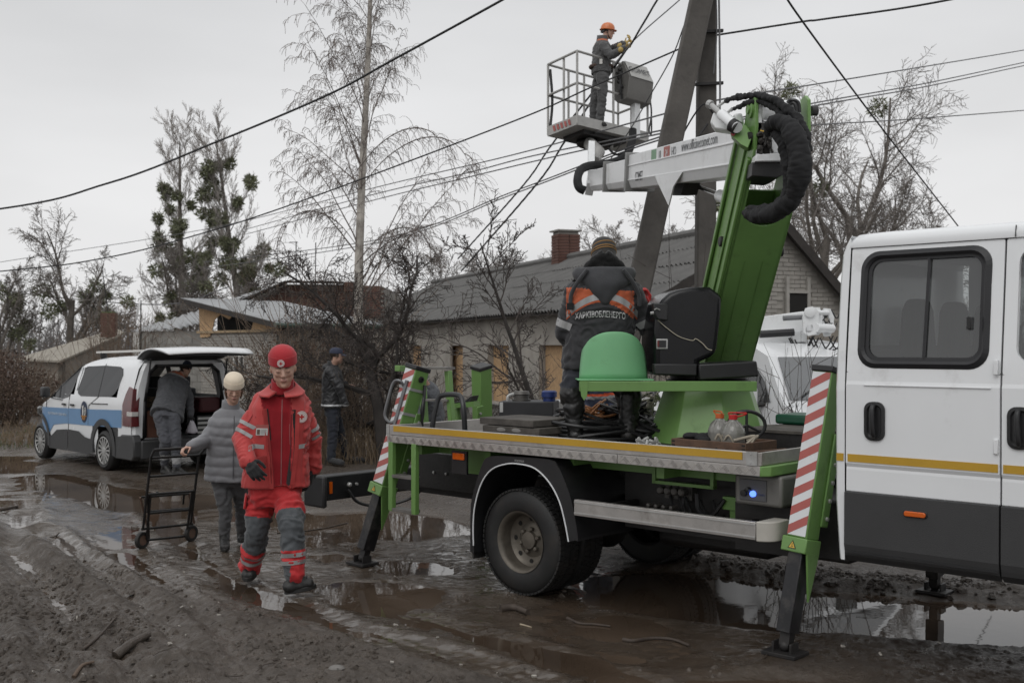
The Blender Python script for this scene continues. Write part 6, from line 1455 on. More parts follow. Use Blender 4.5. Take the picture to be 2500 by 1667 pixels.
rt=thing('rope_bundle',Vector((1.06,8.35,DZ+.16)),'loose knot of pale rope on the coils by the pedestal','rope')
mb=MB(); rnd=random.Random(3)
for k in range(4):
    P=[Vector((rnd.uniform(-.1,.1),rnd.uniform(-.05,.05),rnd.uniform(.0,.2))) for _ in range(6)]; mb.tube(bez(P,6),.006,6)
mb.sph((0,0,.08),(.035,.03,.03),8); mb.build('rope',mat('pale_rope',(.42,.40,.33),.9),rt)
mb=MB(); rnd=random.Random(13)
tkb=thing('clamp_pile',TM@Lc(.80,-.42,DZ),'small pile of metal clamps and fittings at the foot of the pedestal','clamps')
for k in range(26): 
    mb.box((rnd.uniform(-.07,.09),rnd.uniform(-.1,.1),rnd.uniform(.01,.07)),(.04,.02,.012),Matrix.Rotation(rnd.uniform(0,3),3,Vector((rnd.random(),rnd.random(),rnd.random())).normalized()))
mb.build('fittings',M_galv,tkb)
# wooden crate with bottles
M_crate=mat('old_brown_crate_wood',(.095,.052,.032),.8,var=.35,vs=9,bump=.3,bs=40,dirt=.5,dcol=(.04,.028,.02),ds=6)
cro=TM@Lc(1.13,-.22,DZ); crate=thing('wooden_crate',cro,'old brown finger-jointed wooden crate full of bottles and scraps on the deck corner','crate',rz=TA-.02)
CW,CD,CH=.56,.36,.105
for (a,b,nm) in (((0,-.0,0),(CW,.016,CH),'long_side'),((0,CD-.016,0),(CW,CD,CH),'long_side'),((0,.0165,0),(.016,CD-.0165,CH),'short_side'),((CW-.016,.0165,0),(CW,CD-.0165,CH),'short_side'),((.016,.016,.002),(CW-.016,CD-.016,.014),'base_board')): MB().bx(a,b).build(nm,M_crate,crate,bevel=.003)
mb=MB()
for k in range(4):
    for x_ in (.006,CW-.030): mb.bx((x_,-.0015,.012+k*.024),(x_+.024,.001,.022+k*.024))
mb.build('finger_joints',M_void,crate); MB().lathe([(.012,0),(.008,.002),(0,.003)],(CW*.62,-.0005,.055),(0,-1,0),10).build('knot',M_void,crate)
MB().bar((CW,-.005,.03),(CW+.15,.22,.045),.03,.05).build('loose_slat',M_crate,crate)
M_pet=gmat('clear_plastic_bottle',(.75,.75,.72),.8)
def bottle(x,y,cm,lab,rz):
    t=thing('water_bottle',TM@Vector((1.13+x,.22+y,DZ+.016)),lab,'bottle','big clear bottles in the crate',rz=TA+rz)
    pf=[(0,0),(.072,.0),(.078,.01),(.074,.04),(.078,.07),(.073,.10),(.077,.13),(.072,.155),(.055,.185),(.035,.205),(.026,.215),(.026,.225)]
    mb=MB(); mb.lathe(pf,(0,0,0),(0,0,1),28); b=mb.build('bottle_body',mat('cloudy_plastic_bottle',(.17,.165,.15),.12,var=.2,vs=30,spec=.6),t,smooth=60)
    mb=MB()
    for k in range(12): 
        a=2*math.pi*k/12; mb.tube([(.0765*math.cos(a),.0765*math.sin(a),.135),(.058*math.cos(a),.058*math.sin(a),.185),(.036*math.cos(a),.036*math.sin(a),.206)],.0022,4)
    mb.build('moulded_ribs',MATS['cloudy_plastic_bottle'],t)
    MB().lathe([(.028,.22),(.028,.247),(.024,.25),(0,.25)],(0,0,0),(0,0,1),18).build('cap',cm,t)
    mb=MB(); mb.tube(bez([(.02,.0,.235),(.07,.0,.25),(.085,0,.262),(.05,0,.262),(-.02,0,.262),(-.085*0-.03,0,.25)],5),.005,6); mb.build('carry_handle',cm,t)
bottle(.24,.20,mat('orange_cap',(.50,.10,.02),.4),'left clear bottle with orange cap in the wooden crate',2.6); bottle(.37,.15,mat('red_cap_plastic',(.45,.015,.015),.4),'right clear bottle with red cap in the wooden crate',.3)
rg=thing('rag_heap',TM@Vector((1.13+.13,.22+.14,DZ+.02)),'dark crumpled gloves and rags in the left of the crate','rags'); mb=MB()
rnd=random.Random(5)
for k in range(7): mb.sph((rnd.uniform(-.07,.08),rnd.uniform(-.05,.05),rnd.uniform(.07,.10)),(.05,.04,.025),8,m=6)
mb.build('cloth',M_cloth,rg)
rg=thing('scrap_heap',TM@Vector((1.13+.42,.22+.12,DZ+.02)),'pale pipe pieces and dry scraps in the right of the crate','scraps'); mb=MB()
for k in range(9): p=Vector((rnd.uniform(-.08,.10),rnd.uniform(-.06,.06),.07)); mb.tube(bez([p,p+Vector((rnd.uniform(-.05,.05),0,.05)),p+Vector((rnd.uniform(-.08,.08),.02,.02))],4),rnd.uniform(.005,.010),6)
mb.build('pipe_scraps',mat('pale_scraps',(.34,.30,.24),.7,var=.3),rg)
hn=thing('spoked_handwheel',TM@Vector((1.13+.36,.22+.33,DZ)),'black spoked hand wheel leaning behind the bottles','hand wheel'); mb=MB()
mb.tube([( .12*math.cos(a),.0,.19+.09*math.sin(a)) for a in [2*math.pi*k/24 for k in range(24)]],.012,8,closed=True); mb.tube([(0,0,.19),(0,0,.28)],.009,6); mb.tube([(0,0,.19),(.1,0,.14)],.009,6); mb.tube([(0,0,.19),(-.1,0,.14)],.009,6); mb.tube([(0,0,.0),(0,.0,.19)],.012,6); mb.build('wheel_rim',M_black,hn)
# planks and green case
ck=TM@Lc(1.55,-.78,DZ); pk=thing('plank_box',ck,'low grey weathered wooden box behind the crate','box',rz=TA)
for k in range(4): MB().bx((-.25+.0,-.02+k*.125,.13),(.36,.10+k*.125,.15)).build('plank',M_plate,pk,bevel=.002)
mb=MB(); mb.bx((-.24,-.01,.0),(.35,.0,.13)); mb.bx((-.24,.46,.0),(.35,.47,.13)); mb.bx((-.24,.0,.0),(-.23,.46,.13)); mb.bx((.34,.0,.0),(.35,.46,.13)); mb.build('box_sides',M_dark,pk)
gp_=TM@Lc(1.55,-1.45,DZ+.0); gc=thing('green_case',gp_,'dark green latched plastic tool case behind the grey wooden box','tool case',rz=TA+.0); M_case=mat('dark_green_case',(.012,.075,.042),.45,var=.08)
MB().bx((-.27,-.15,.0),(.27,.15,.125)).build('case_body',M_case,gc,bevel=.012,seg=3); MB().bx((-.28,-.16,.13),(.28,.16,.20)).build('lid',M_case,gc,bevel=.02,seg=3)
for x_ in (-.16,.14): MB().bx((x_-.10,-.156,.03),(x_+.10,-.150,.10)).build('pressed_panel',M_case,gc,bevel=.004)
MB().bx((-.035,-.172,.09),(.035,-.155,.16)).build('latch',M_black,gc,bevel=.003)
gc.location.z=DZ+.02

# ================================================================ SECOND WHITE VAN WITH LIFT (behind)
Y0=12.3
va=R(-62); vo=Vector((2.2,12.95,0)); wv=thing('white_lift_van',vo,'white van with a folded white lift boom, parked behind the bucket truck','van',rz=va)
VM=Matrix.Translation(vo)@Matrix.Rotation(va,4,'Z'); VI=VM.inverted()
# local: x forward, y to the far side, near side y=0
prof=[(-1.6,.35),(-1.6,.95),(-.55,.98),(-.5,1.45),(-.42,1.70),(-.25,1.80),(.25,1.83),(.75,1.78),(1.12,1.64),(1.5,1.12),(1.95,.98),(2.15,.85),(2.18,.35)]
def vside(x,z,o=0): return Vector((x,(.0 if z<1.1 else .16*((z-1.1)/.7)**1.2)-o,z))
mb=MB(); n=len(prof); L_=[vside(*p) for p in prof]; Rr=[Vector((p.x,1.85-p.y,p.z)) for p in L_]; 
for i in range(n): j=(i+1)%n; mb.poly([L_[i],L_[j],Rr[j],Rr[i]])
mb.poly(L_); mb.poly(Rr[::-1]); mb.build('body',M_white,wv,bevel=.035,seg=3,smooth=50)
mb=MB(); mb.prism([vside(-.32,1.14,.012),vside(.30,1.14,.012),vside(.30,1.55,.012),vside(.1,1.64,.012),vside(-.28,1.62,.012)],(0,.004,0)); mb.prism([vside(.36,1.14,.012),vside(1.30,1.14,.012),vside(1.16,1.36,.012),vside(.88,1.60,.012),vside(.36,1.64,.012)],(0,.004,0)); mb.build('side_window',M_glassd,wv,smooth=0)
ws=[Vector((1.475,.12,1.165)),Vector((1.475,1.73,1.165)),Vector((1.13,1.60,1.62)),Vector((1.13,.25,1.62))]; wn=Vector((.8,0,.6))
mb=MB(); mb.prism([p+wn*.012 for p in ws],wn*.004); mb.build('windscreen',mat('grey_mirroring_glass',(.06,.065,.07),.04,spec=1.0,coat=1),wv,smooth=0)
mb=MB(); mb.bar(ws[0]+wn*.03+Vector((0,.2,.05)),ws[3]+wn*.03+Vector((0,.75,-.25)),.02,.01); mb.bar(ws[0]+wn*.03+Vector((0,.95,.03)),ws[0]+wn*.03+Vector((-.06,1.45,.09)),.02,.01); mb.build('wiper',M_black,wv)
mb=MB(); mb.bx((1.10,-.22,1.02),(1.18,-.06,1.30)); mb.build('door_mirror',M_white,wv,bevel=.03,seg=3); mb=MB(); mb.tube([(1.14,-.1,1.10),(1.2,.03,1.12)],.03,8); mb.build('mirror_arm',M_black,wv)
for y_ in (.12,1.5): MB().bx((2.14,y_,.72),(2.19,y_+.26,.90)).build('headlight',M_glass,wv,bevel=.01)
MB().bx((2.1,.02,.32),(2.24,1.83,.55)).build('bumper',M_clad,wv,bevel=.03)
for s_,d_ in ((1.55,.0),(-1.1,.0),(1.55,1.63),(-1.1,1.63)):
    wh=bpy.data.objects.new('wheel',None); COL.objects.link(wh); wh.parent=wv; wh.location=(s_,d_-(.01 if d_<1 else 0),.33); m_=tyre_mesh(.33,.2,.2,36,20,False).build('tyre',M_rubber,wh); MB().lathe([(.2,.0),(.15,.03),(.05,.01),(0,.0)],(0,0,0),(0,1,0),20).build('rim',M_rim,wh)
# folded boom above
mb=MB(VI); mb.bar(PX(1850,800,13.3),PX(1972,785,13.0),.30,.24,ZT); vb=mb.build('folded_boom',M_boom,wv,bevel=.012)
MB(VI).bar(PX(1850,829,13.0),PX(1968,822,12.9),.22,.12,ZT).build('boom_rail',M_boom,wv,bevel=.008)
mb=MB(VI); mb.tube([PX(1855,816,12.7),PX(1938,811,12.7)],.045,12); mb.build('lift_cylinder',M_black,wv); mb=MB(VI); mb.tube([PX(1912,777,12.7),PX(1965,774,12.7)],.030,10); mb.build('small_cylinder',MATS['grey_tube'],wv)
def plate_with_hole(pts,hole,Y,th,nm):
    mb=MB(VI); n=len(pts)
    for i in range(n): j=(i+1)%n; mb.prism([PX(*pts[i],Y),PX(*pts[j],Y),PX(*hole[j],Y),PX(*hole[i],Y)],Vector((0,th,0)))
    return mb.build(nm,M_boom,wv,smooth=0)
plate_with_hole([(1968,752),(1984,748),(1999,760),(2000,800),(1994,815),(1975,820),(1962,812),(1960,775)],[(1968,795),(1975,793),(1983,793),(1986,800),(1983,810),(1975,812),(1967,810),(1966,803)],12.6,.04,'knuckle_plate')
plate_with_hole([(1985,750),(2002,750),(2008,775),(2006,812),(1998,818),(1988,818),(1984,800),(1984,770)],[(1990,765),(1996,765),(1998,780),(1998,800),(1995,805),(1991,805),(1990,795),(1990,775)],12.75,.05,'knuckle_plate')
plate_with_hole([(2012,752),(2028,754),(2037,775),(2034,805),(2028,820),(2014,822),(2008,800),(2010,770)],[(2016,768),(2022,770),(2027,780),(2026,798),(2022,804),(2016,805),(2014,796),(2014,778)],12.9,.05,'knuckle_plate')
mb=MB(VI); mb.tube([PX(1976,762,12.58),PX(2020,764,12.9)],.03,12); mb.tube([PX(1990,800,12.6),PX(2030,802,12.9)],.055,12); mb.lathe([(.06,0),(.06,.03),(.03,.04),(0,.04)],PX(1976,762,12.6),(0,-1,0),16); mb.build('pivot_pins',M_boom,wv)
mb=MB(VI); rnd=random.Random(9)
for k in range(7): p=PX(rnd.uniform(1925,2035),rnd.uniform(820,830),12.7); mb.tube(bez([p,p+Vector((.08,0,-.14)),p+Vector((.2,0,-.12)),p+Vector((.28,0,.02))],5),.009,5)
for k in range(6): p=PX(rnd.uniform(1990,2045),rnd.uniform(750,790),12.9); mb.tube(bez([p,p+Vector((.06,0,-.1)),p+Vector((.1,0,-.04))],5),.008,5)
mb.build('hoses',M_black,wv)
MB(VI).bx(PX(1985,835,13.6),PX(2060,860,13.8)).build('boom_cradle',mat('dark_red_steel',(.14,.03,.03),.5),wv)
MB(VI).bx(PX(1950,832,13.9),PX(2010,845,14.1)).build('cradle_beam',M_dark,wv)
MB().bx((-3.8,.0,.55),(-.6,1.85,.95)).build('load_bed',M_galv,wv,bevel=.01)
mb=MB(VI); mb.bar(PX(1590,1030,11.5),PX(1622,950,11.7),.12,.10,YT); mb.build('stabiliser',M_boom,wv,bevel=.01)
mb=MB(VI); mb.tube([PX(1600,955,11.6),PX(1640,1030,11.4)],.018,6); mb.build('stay',M_dark,wv)
# ================================================================ BLUE-STRIPED VAN
VO=Vector((-5.75,15.3,0)); hV=Vector((-.703,.711,0)); vang=math.atan2(.711,-.703)
van=thing('passenger_van',VO,'white and blue striped passenger van with its tailgate open over a muddy patch','van',rz=vang)
# local x forward, y = left of heading = near side is +y?  heading (-.703,.711); left normal = (-.711,-.703) = near side
def V_(x,y,z): return Vector((x,-y,z))      # y measured inwards from the near flank
M_vw=mat('van_white_paint',(.70,.71,.72),.25,coat=.4,var=.03,vs=2,dirt=.25,dcol=(.40,.38,.35),ds=1.6)
M_vb=mat('van_blue_stripe',(.115,.235,.41),.3,coat=.3,var=.04,dirt=.2,dcol=(.12,.2,.32),ds=2)
M_tint=mat('privacy_glass',(.012,.013,.015),.04,spec=.32)
WV=1.56
def secy(z): return 0.0 if z<.95 else .145*((z-.95)/.6)**1.35
xst=[-.84,-.80,-.70,-.55,-.44,-.38,-.1,.2,.5,.88,.98,1.04,1.3,1.5,1.7,1.88,2.05,2.25,2.45,2.58,2.66,2.70]
def rooftop(x):
    if x<.2: return 1.60-.02*abs(x)
    if x<.98: return 1.60-.08*((x-.2)/.78)**2
    if x<2.0: return 1.52-.55*((x-.98)/1.02)**1.05
    if x<2.5: return .97-.12*((x-2.0)/.5)**1.3
    return .85-.25*((x-2.5)/.2)
def zrow(x):
    t=rooftop(x); rows=[.21,.42,.62,.85,.95,1.04,1.25,1.44]; out=[]
    for r in rows: out.append(min(r,t-.06-.01*(8-rows.index(r))))
    return out
def noseY(x): return 0 if x<2.05 else .34*((x-2.05)/.65)**2.2
mb=MB(); sta=[]
for x in xst:
    rt=rooftop(x); pts=[]
    for z in zrow(x): pts.append((secy(z)+noseY(x)+(.03 if z<.3 else 0),z))
    sh=secy(rt)+noseY(x); pts+= [(sh+.035,rt-.035),(sh+.10,rt-.008),(WV*.3,rt+.008),(WV*.5,rt+.012)]
    full=pts+[(WV-a,b) for a,b in pts[::-1]][1:]
    sta.append([V_(x+ (0 if x<2 else -.12*(1-math.cos((a/WV-.5)*math.pi))*0),a,b) for a,b in full])
np_=len(sta[0])
def cut(x0,x1,k):
    zr=(5,6) # rows between z index5..7
    if k in (5,6) or k in (np_-2-5,np_-2-6):
        return (x0>=-.39 and x1<=.89) or (x0>=1.03 and x1<=1.51)
    return False
body_m=MB()
for i in range(len(xst)-1):
    for k in range(np_-1):
        if cut(xst[i],xst[i+1],k): continue
        # wheel arches
        if (k in (0,1) or k in (np_-2,np_-3)) and ((-.44<=xst[i]<.2) or (1.88<=xst[i]<2.45)): continue
        body_m.poly([sta[i][k],sta[i+1][k],sta[i+1][k+1],sta[i][k+1]])
body_m.poly(sta[-1])
vb=body_m.build('body',M_vw,van,smooth=45)
bm=bmesh.new(); bm.from_mesh(vb.data); bmesh.ops.remove_doubles(bm,verts=bm.verts,dist=.0005); bmesh.ops.recalc_face_normals(bm,faces=bm.faces); bm.to_mesh(vb.data); bm.free()
def SV(x,z,o=0): return V_(x,secy(z)+noseY(x)-o,z)
def vpatch(nm,pts,m,o=.006,par=van,th=.004,n=10):
    """patch following the flank: pts outline (x,z) as two polylines top/bottom"""
    top,bot=pts; mb=MB()
    def ev(P,t):
        t*=len(P)-1; i=min(int(t),len(P)-2); f=t-i; return (P[i][0]+(P[i+1][0]-P[i][0])*f,P[i][1]+(P[i+1][1]-P[i][1])*f)
    def fn(a,b):
        p=ev(top,a); q=ev(bot,a); x=p[0]+(q[0]-p[0])*b; z=p[1]+(q[1]-p[1])*b; return SV(x,z,o)
    mb.grid(fn,n*(len(top)-1),4); return mb.build(nm,m,par,smooth=60,solid=0)
vpatch('blue_stripe',([(-.56,.875),(.45,.845),(2.1,.815),(2.40,.80),(2.58,.72)],[(-.56,.63),(.45,.61),(1.3,.60),(1.75,.56),(1.95,.40)]),M_vb,.006,n=12)
vpatch('blue_stripe',([(1.95,.82),(2.2,.815),(2.58,.75)],[(1.93,.40),(2.05,.50),(2.62,.60)]),M_vb,.007)
# side glass with rounded corners
def gl(nm,P,par=van,o=.006,m=M_tint):
    mb=MB(); mb.prism([SV(x,z,o) for x,z in P],(0,-.004,0)); return mb.build(nm,m,par,smooth=0,bevel=0)
gl('side_window',[(.19,1.035),(.20,1.475),(-.28,1.465),(-.38,1.43),(-.425,1.36),(-.38,1.18),(-.30,1.09),(-.21,1.045)]); gl('side_window',[(.215,1.475),(.80,1.455),(.85,1.42),(.925,1.12),(.90,1.06),(.80,1.025),(.21,1.035)])
gl('front_window',[(1.0,1.43),(1.22,1.33),(1.50,1.19),(1.80,.985),(1.42,.965),(1.22,1.0),(1.12,1.08)])
mb=MB(); 
for a,b in (((1.0,1.44),(1.84,.97)),((1.84,.965),(1.42,.95)),((1.55,1.16),(1.52,.97))): mb.bar(SV(*a,.008),SV(*b,.008),.018,.010)
mb.build('window_trim',M_black,van)
# seams, handles, runner
mb=MB()
for P in ([(.205,1.50),(.20,1.03),(.50,.90),(.52,.62)],[(1.0,1.47),(1.18,1.0),(1.21,.8),(1.21,.42)],[(2.02,.95),(2.05,.7),(1.98,.45)],[(.92,1.44),(.96,1.1)]):
    for i in range(len(P)-1): mb.bar(SV(*P[i],.0035),SV(*P[i+1],.0035),.006,.009)
mb.build('door_seams',M_dark,van)
mb=MB(); mb.bar(SV(.42,.93,.004),SV(-.12,.94,.004),.012,.012); mb.build('slider_rail',M_black,van)
for x in (1.35,1.05): MB().bar(SV(x-.06,.885,.018),SV(x+.06,.885,.018),.02,.028).build('door_handle',M_black,van,bevel=.005)
# grey lower cladding with raised door pieces
vpatch('sill_cladding',([(-.66,.53),(-.40,.50)],[(-.66,.22),(-.36,.22)]),M_clad,.012)
vpatch('sill_cladding',([(.40,.42),(.62,.44),(.82,.51),(1.20,.52)],[(.42,.20),(.6,.20),(.8,.20),(1.20,.20)]),M_clad,.014); vpatch('sill_cladding',([(1.215,.52),(1.62,.49),(1.80,.40),(1.93,.37)],[(1.215,.2),(1.6,.2),(1.8,.2),(1.9,.2)]),M_clad,.014)
def arch(cx,r0,r1,nm):
    mb=MB(); n=16
    for k in range(n):
        a0=math.pi*(-.06+1.12*k/n); a1=math.pi*(-.06+1.12*(k+1)/n)
        P=[(cx+r0*math.cos(a0),.30+r0*math.sin(a0)*1.05),(cx+r0*math.cos(a1),.30+r0*math.sin(a1)*1.05),(cx+r1*math.cos(a1),.30+r1*math.sin(a1)*1.05),(cx+r1*math.cos(a0),.30+r1*math.sin(a0)*1.05)]
        mb.poly([SV(x,max(z,.2),.018) for x,z in P]); mb.poly([SV(P[0][0],max(P[0][1],.2),.018),SV(P[1][0],max(P[1][1],.2),.018),V_(P[1][0],.28,max(P[1][1],.2)),V_(P[0][0],.28,max(P[0][1],.2))])
        if r1<.44: pass
    return mb.build(nm,M_clad,van,smooth=60)
arch(.02,.325,.41,'wheel_arch'); arch(2.27,.325,.40,'wheel_arch')
for (ax,bx_) in ((-.44,.38),(1.88,2.62)):   # panel remainder round arches
    mb=MB(); n=14; c=.02 if ax<0 else 2.27
    for k in range(n):
        a0=math.pi*k/n; a1=math.pi*(k+1)/n
        def o_(a): 
            x=c+.40*math.cos(a); z=.30+.42*math.sin(a); return x,z
        def q_(a):
            x=c+(bx_-c if math.cos(a)>0 else c-ax)*min(1,abs(math.cos(a))*1.5)*(1 if math.cos(a)>0 else -1); z=.21+.42*min(1,math.sin(a)*1.5); return x,z
        mb.poly([SV(*o_(a0),.002),SV(*o_(a1),.002),SV(*q_(a1),.002),SV(*q_(a0),.002)])
    mb.build('arch_panel',M_clad if ax<0 else M_vw,van,smooth=60)
# wheels
M_alloy=mat('silver_wheel_cover',(.42,.42,.41),.35,metal=.6,var=.1,dirt=.35,dcol=(.15,.13,.11))
def vwheel(x,y,side):
    t=bpy.data.objects.new('wheel',None); COL.objects.link(t); t.parent=van; t.location=V_(x,y,.283); t.rotation_euler=(0,0,math.pi if side>0 else 0)
    m=tyre_mesh(.285,.17,.19,40,24,False)
    m.build('tyre',M_rubber,t)
    d=MB(); d.lathe([(.2,.012),(.195,-.002),(.182,.010),(.175,.03),(.0,.035)],(0,0,0),(0,1,0),36,cap0=False); d.build('rim_barrel',M_dark,t)
    s=MB()
    for k in range(14):
        a=2*math.pi*k/14; u=Vector((math.cos(a),0,math.sin(a))); tn=Vector((-math.sin(a),0,math.cos(a)))
        s.prism([u*.045+tn*.010,u*.19+tn*.026,u*.19-tn*.006,u*.045-tn*.010],(0,.012,0))
    s.lathe([(.055,.012),(.05,-.004),(.02,-.008),(0,-.008)],(0,0,0),(0,1,0),20); s.lathe([(.19,.0),(.196,-.004),(.186,-.006),(.182,.002)],(0,0,0),(0,1,0),36,close=True); s.build('wheel_cover',M_alloy,t)
for x in (.0,2.27): vwheel(x,-.005,1); vwheel(x,WV+.005,-1); p=(Matrix.Translation(VO)@Matrix.Rotation(vang,4,'Z'))@V_(x,.1,0); flat_at(p.x,p.y,.25,0.0)
MB().bx(V_(-.6,.18,.2),V_(2.5,WV-.18,.30)).build('underbody',M_dark,van)
for x in (.0,2.27): MB().bx(V_(x-.33,.19,.2),V_(x+.33,.24,.72)).build('arch_liner',M_black,van)
# rear end: pillars, bumper, sill, lamps
mb=MB()
for s in (0,1):
    f=(lambda y:y) if s==0 else (lambda y:WV-y)
    rows=[(.50,.0),(.7,0),(.95,0),(1.2,.05),(1.42,.12),(1.52,.17)]
    for i in range(len(rows)-1):
        (z0,a0),(z1,a1)=rows[i],rows[i+1]; mb.poly([V_(-.83,f(a0+.012),z0),V_(-.83,f(a1+.012),z1),V_(-.865,f(a1+.05),z1),V_(-.865,f(a0+.05),z0)]); mb.poly([V_(-.865,f(a0+.05),z0),V_(-.865,f(a1+.05),z1),V_(-.85,f(a1+.17),z1),V_(-.85,f(a0+.19),z0)])
tag(mb.build('rear_pillars',M_vw,van,smooth=60),kind='stuff')
mb=MB(); mb.prism([V_(-.72,.16,1.50),V_(-.72,WV-.16,1.50),V_(-.72,WV-.24,1.585),V_(-.72,.24,1.585)],V_(.1,0,0)); mb.build('roof_header',M_vw,van)
mb=MB(); ring(mb,[(.15,.46),(WV-.15,.46),(WV-.17,1.0),(WV-.24,1.40),(WV-.36,1.50),(.36,1.50),(.24,1.40),(.17,1.0)],[(.19,.50),(WV-.19,.50),(WV-.21,1.0),(WV-.28,1.38),(WV-.38,1.46),(.38,1.46),(.28,1.38),(.21,1.0)],0,0,lambda y,z,o:V_(-.855,y,z)); mb.build('opening_seal',M_black,van,solid=.02)
mb=MB(); mb.prism([V_(a,-.02,b) for a,b in ((-.56,.54),(-.90,.55),(-.96,.46),(-.95,.26),(-.9,.2),(-.38,.2))],V_(0,.12,0)); mb.bx(V_(-.985,.08,.22),V_(-.6,WV-.08,.47)); mb.prism([V_(a,WV+.02,b) for a,b in ((-.56,.54),(-.90,.55),(-.96,.46),(-.95,.26),(-.9,.2),(-.38,.2))],V_(0,-.12,0)); mb.build('rear_bumper',M_clad,van,bevel=.02,seg=3)
M_tail=mat('red_tail_lens',(.085,.006,.008),.12,coat=.5,var=.3,vs=20)
for s in (0,1):
    f=(lambda y:y) if s==0 else (lambda y:WV-y)
    mb=MB(); qq=[(-.60,.66),(-.60,.95),(-.66,1.10),(-.72,1.20),(-.85,1.17),(-.875,.90),(-.89,.66)]; mb.prism([V_(x,f(secy(z)-.016),z) for x,z in qq],V_(0,.11*(1 if s==0 else -1),0)); tl=mb.build('tail_lamp',M_tail,van,bevel=.006,seg=2)
    MB().bx(V_(-.74,f(-.018),.80),V_(-.895,f(.08),.86)).build('reverse_lens',mat('clear_lens',(.5,.48,.46),.15,coat=.4),van,bevel=.004)
# tailgate held up
TG=[V_(-.74,.14,1.60),V_(-.74,WV-.14,1.60)]
def gate(a,b):    # a across, b outwards
    x=-.72-.90*b; z=1.585+.16*math.sin(b*2.2)+.02*math.sin(a*math.pi)-.07*b*b; y=.14+(WV-.28)*a+(a-.5)*(.18*math.sin(b*math.pi*.75)-.15*b*b); return V_(x,y,z)
gate_=MB().grid(gate,14,10).build('tailgate',M_vw,van,solid=.02,smooth=60)
mb=MB(); mb.grid(lambda a,b:gate(a,.02+.93*b)+Vector((0,0,-.05+.035*(2*abs(a-.5))**6)),14,10); mb.build('tailgate_lining',mat('grey_trim',(.05,.052,.055),.6),van,solid=.012,smooth=60)
mb=MB(); mb.grid(lambda a,b:gate(.16+.68*a,.45+.42*b)+Vector((0,0,-.068)),8,5); mb.build('tailgate_glass',M_tint,van)
for y in (.2,WV-.2): 
    mb=MB(); mb.tube([V_(-.90,y,1.12),V_(-.97,y+.02,1.58)],.012,6); mb.build('gas_strut',M_black,van)
mb=MB(); mb.bar(V_(-.80,.62,1.60),V_(-.74,.62,1.61),.08,.02); mb.bar(V_(-.80,.95,1.60),V_(-.74,.95,1.61),.08,.02); mb.build('hinges',M_galv,van)
# inside: floor, lining, seats, generator, straw, crates, bars
mb=MB(); mb.bx(V_(-.9,.15,.44),V_(1.6,WV-.15,.48)); mb.bx(V_(-.8,.13,.48),V_(.9,.16,1.0)); mb.bx(V_(-.8,WV-.16,.48),V_(.9,WV-.13,1.0)); mb.bx(V_(-.7,.3,1.50),V_(1.0,WV-.3,1.52)); mb.build('load_lining',M_black,van)
for y in (.28,.75,1.2): MB().bx(V_(.25,y-.0,.5),V_(.40,y+.36,1.12)).bx(V_(.27,y+.08,1.14),V_(.37,y+.28,1.30)).build('rear_seat',M_seat,van,bevel=.03,seg=3)
M_rust=mat('rusty_brown_sheet',(.11,.045,.028),.8,var=.35,vs=4,dirt=.4)
MB().bx(V_(-.80,.22,.485),V_(-.35,.62,.90)).build('shelf_unit',M_black,van)
gn=thing('brown_cabinet',(Matrix.Translation(VO)@Matrix.Rotation(vang,4,'Z'))@V_(-.83,.24,.485),'rusty brown metal cabinet in the open rear of the blue-striped van','cabinet',rz=vang)
MB().bx((0,0,0),(.10,-.38,.38)).build('cabinet_body',M_rust,gn,bevel=.01); MB().lathe([(.10,0),(.10,.006),(.05,.008),(.045,.0),(0,.0)],(-.003,-.2,.18),(-1,0,0),20).build('round_panel',M_dark,gn)
hy=thing('hay_bundle',(Matrix.Translation(VO)@Matrix.Rotation(vang,4,'Z'))@V_(-.60,.42,.90),'bundle of dry straw on the cabinet inside the van','straw',rz=vang); mb=MB(); rnd=random.Random(2)
for k in range(150): 
    p=Vector((rnd.uniform(-.15,.2),rnd.uniform(-.2,.25),rnd.uniform(0,.14))); mb.tube([p,p+Vector((rnd.gauss(0,.06),rnd.gauss(0,.12),rnd.gauss(0,.03)))],.003,3,caps=False)
tag(mb.build('stalks',M_straw,hy,recalc=False))
pl_=thing('slatted_crate',(Matrix.Translation(VO)@Matrix.Rotation(vang,4,'Z'))@V_(-.86,.98,.485),'grey slatted plastic crate at the right of the open van boot','crate',rz=vang)
for k in range(4): MB().bx((0,-.34,.03+.065*k),(.02,.0,.062+.065*k)).build('slat',M_galv,pl_)
MB().bx((.02,-.34,0),(.3,.0,.28)).build('crate_body',M_black,pl_)
MB().bx(V_(-.80,1.05,.80),V_(-.4,1.38,1.02)).build('load_bag',mat('dark_red_bag',(.05,.010,.012),.7),van,bevel=.04)
# mirror, rack, badge, lettering, front lamps
MB().bx(SV(1.92,.97,.10),SV(2.06,1.13,.01)+Vector((0,0,0))).build('door_mirror',M_black,van,bevel=.03,seg=3)
for y in (.30,WV-.30):
    MB().bar(V_(.86,y-.02,1.66),V_(-.80,y-.02,1.69),.035,.03).build('roof_rail',M_frame,van,bevel=.004)
    for x in (.70,-.60): MB().bar(V_(x,y+.02,1.555),V_(x-.05,y-.02,1.65),.08,.05).build('rail_foot',M_dark,van)
mb=MB(); P=[]
for k in range(28): a=2*math.pi*k/28; P.append(SV(.65+.115*math.cos(a),.80+.155*math.sin(a),.010))
mb.prism(P,(0,-.003,0)); bd=mb.build('round_badge',mat('badge_navy',(.012,.02,.05),.5),van,smooth=0)
def bq(pts,m,o=.0145): return MB().prism([SV(.65-a,.80+b,o) for a,b in pts],(0,-.001,0)).build('badge_mark',m,van,smooth=0)
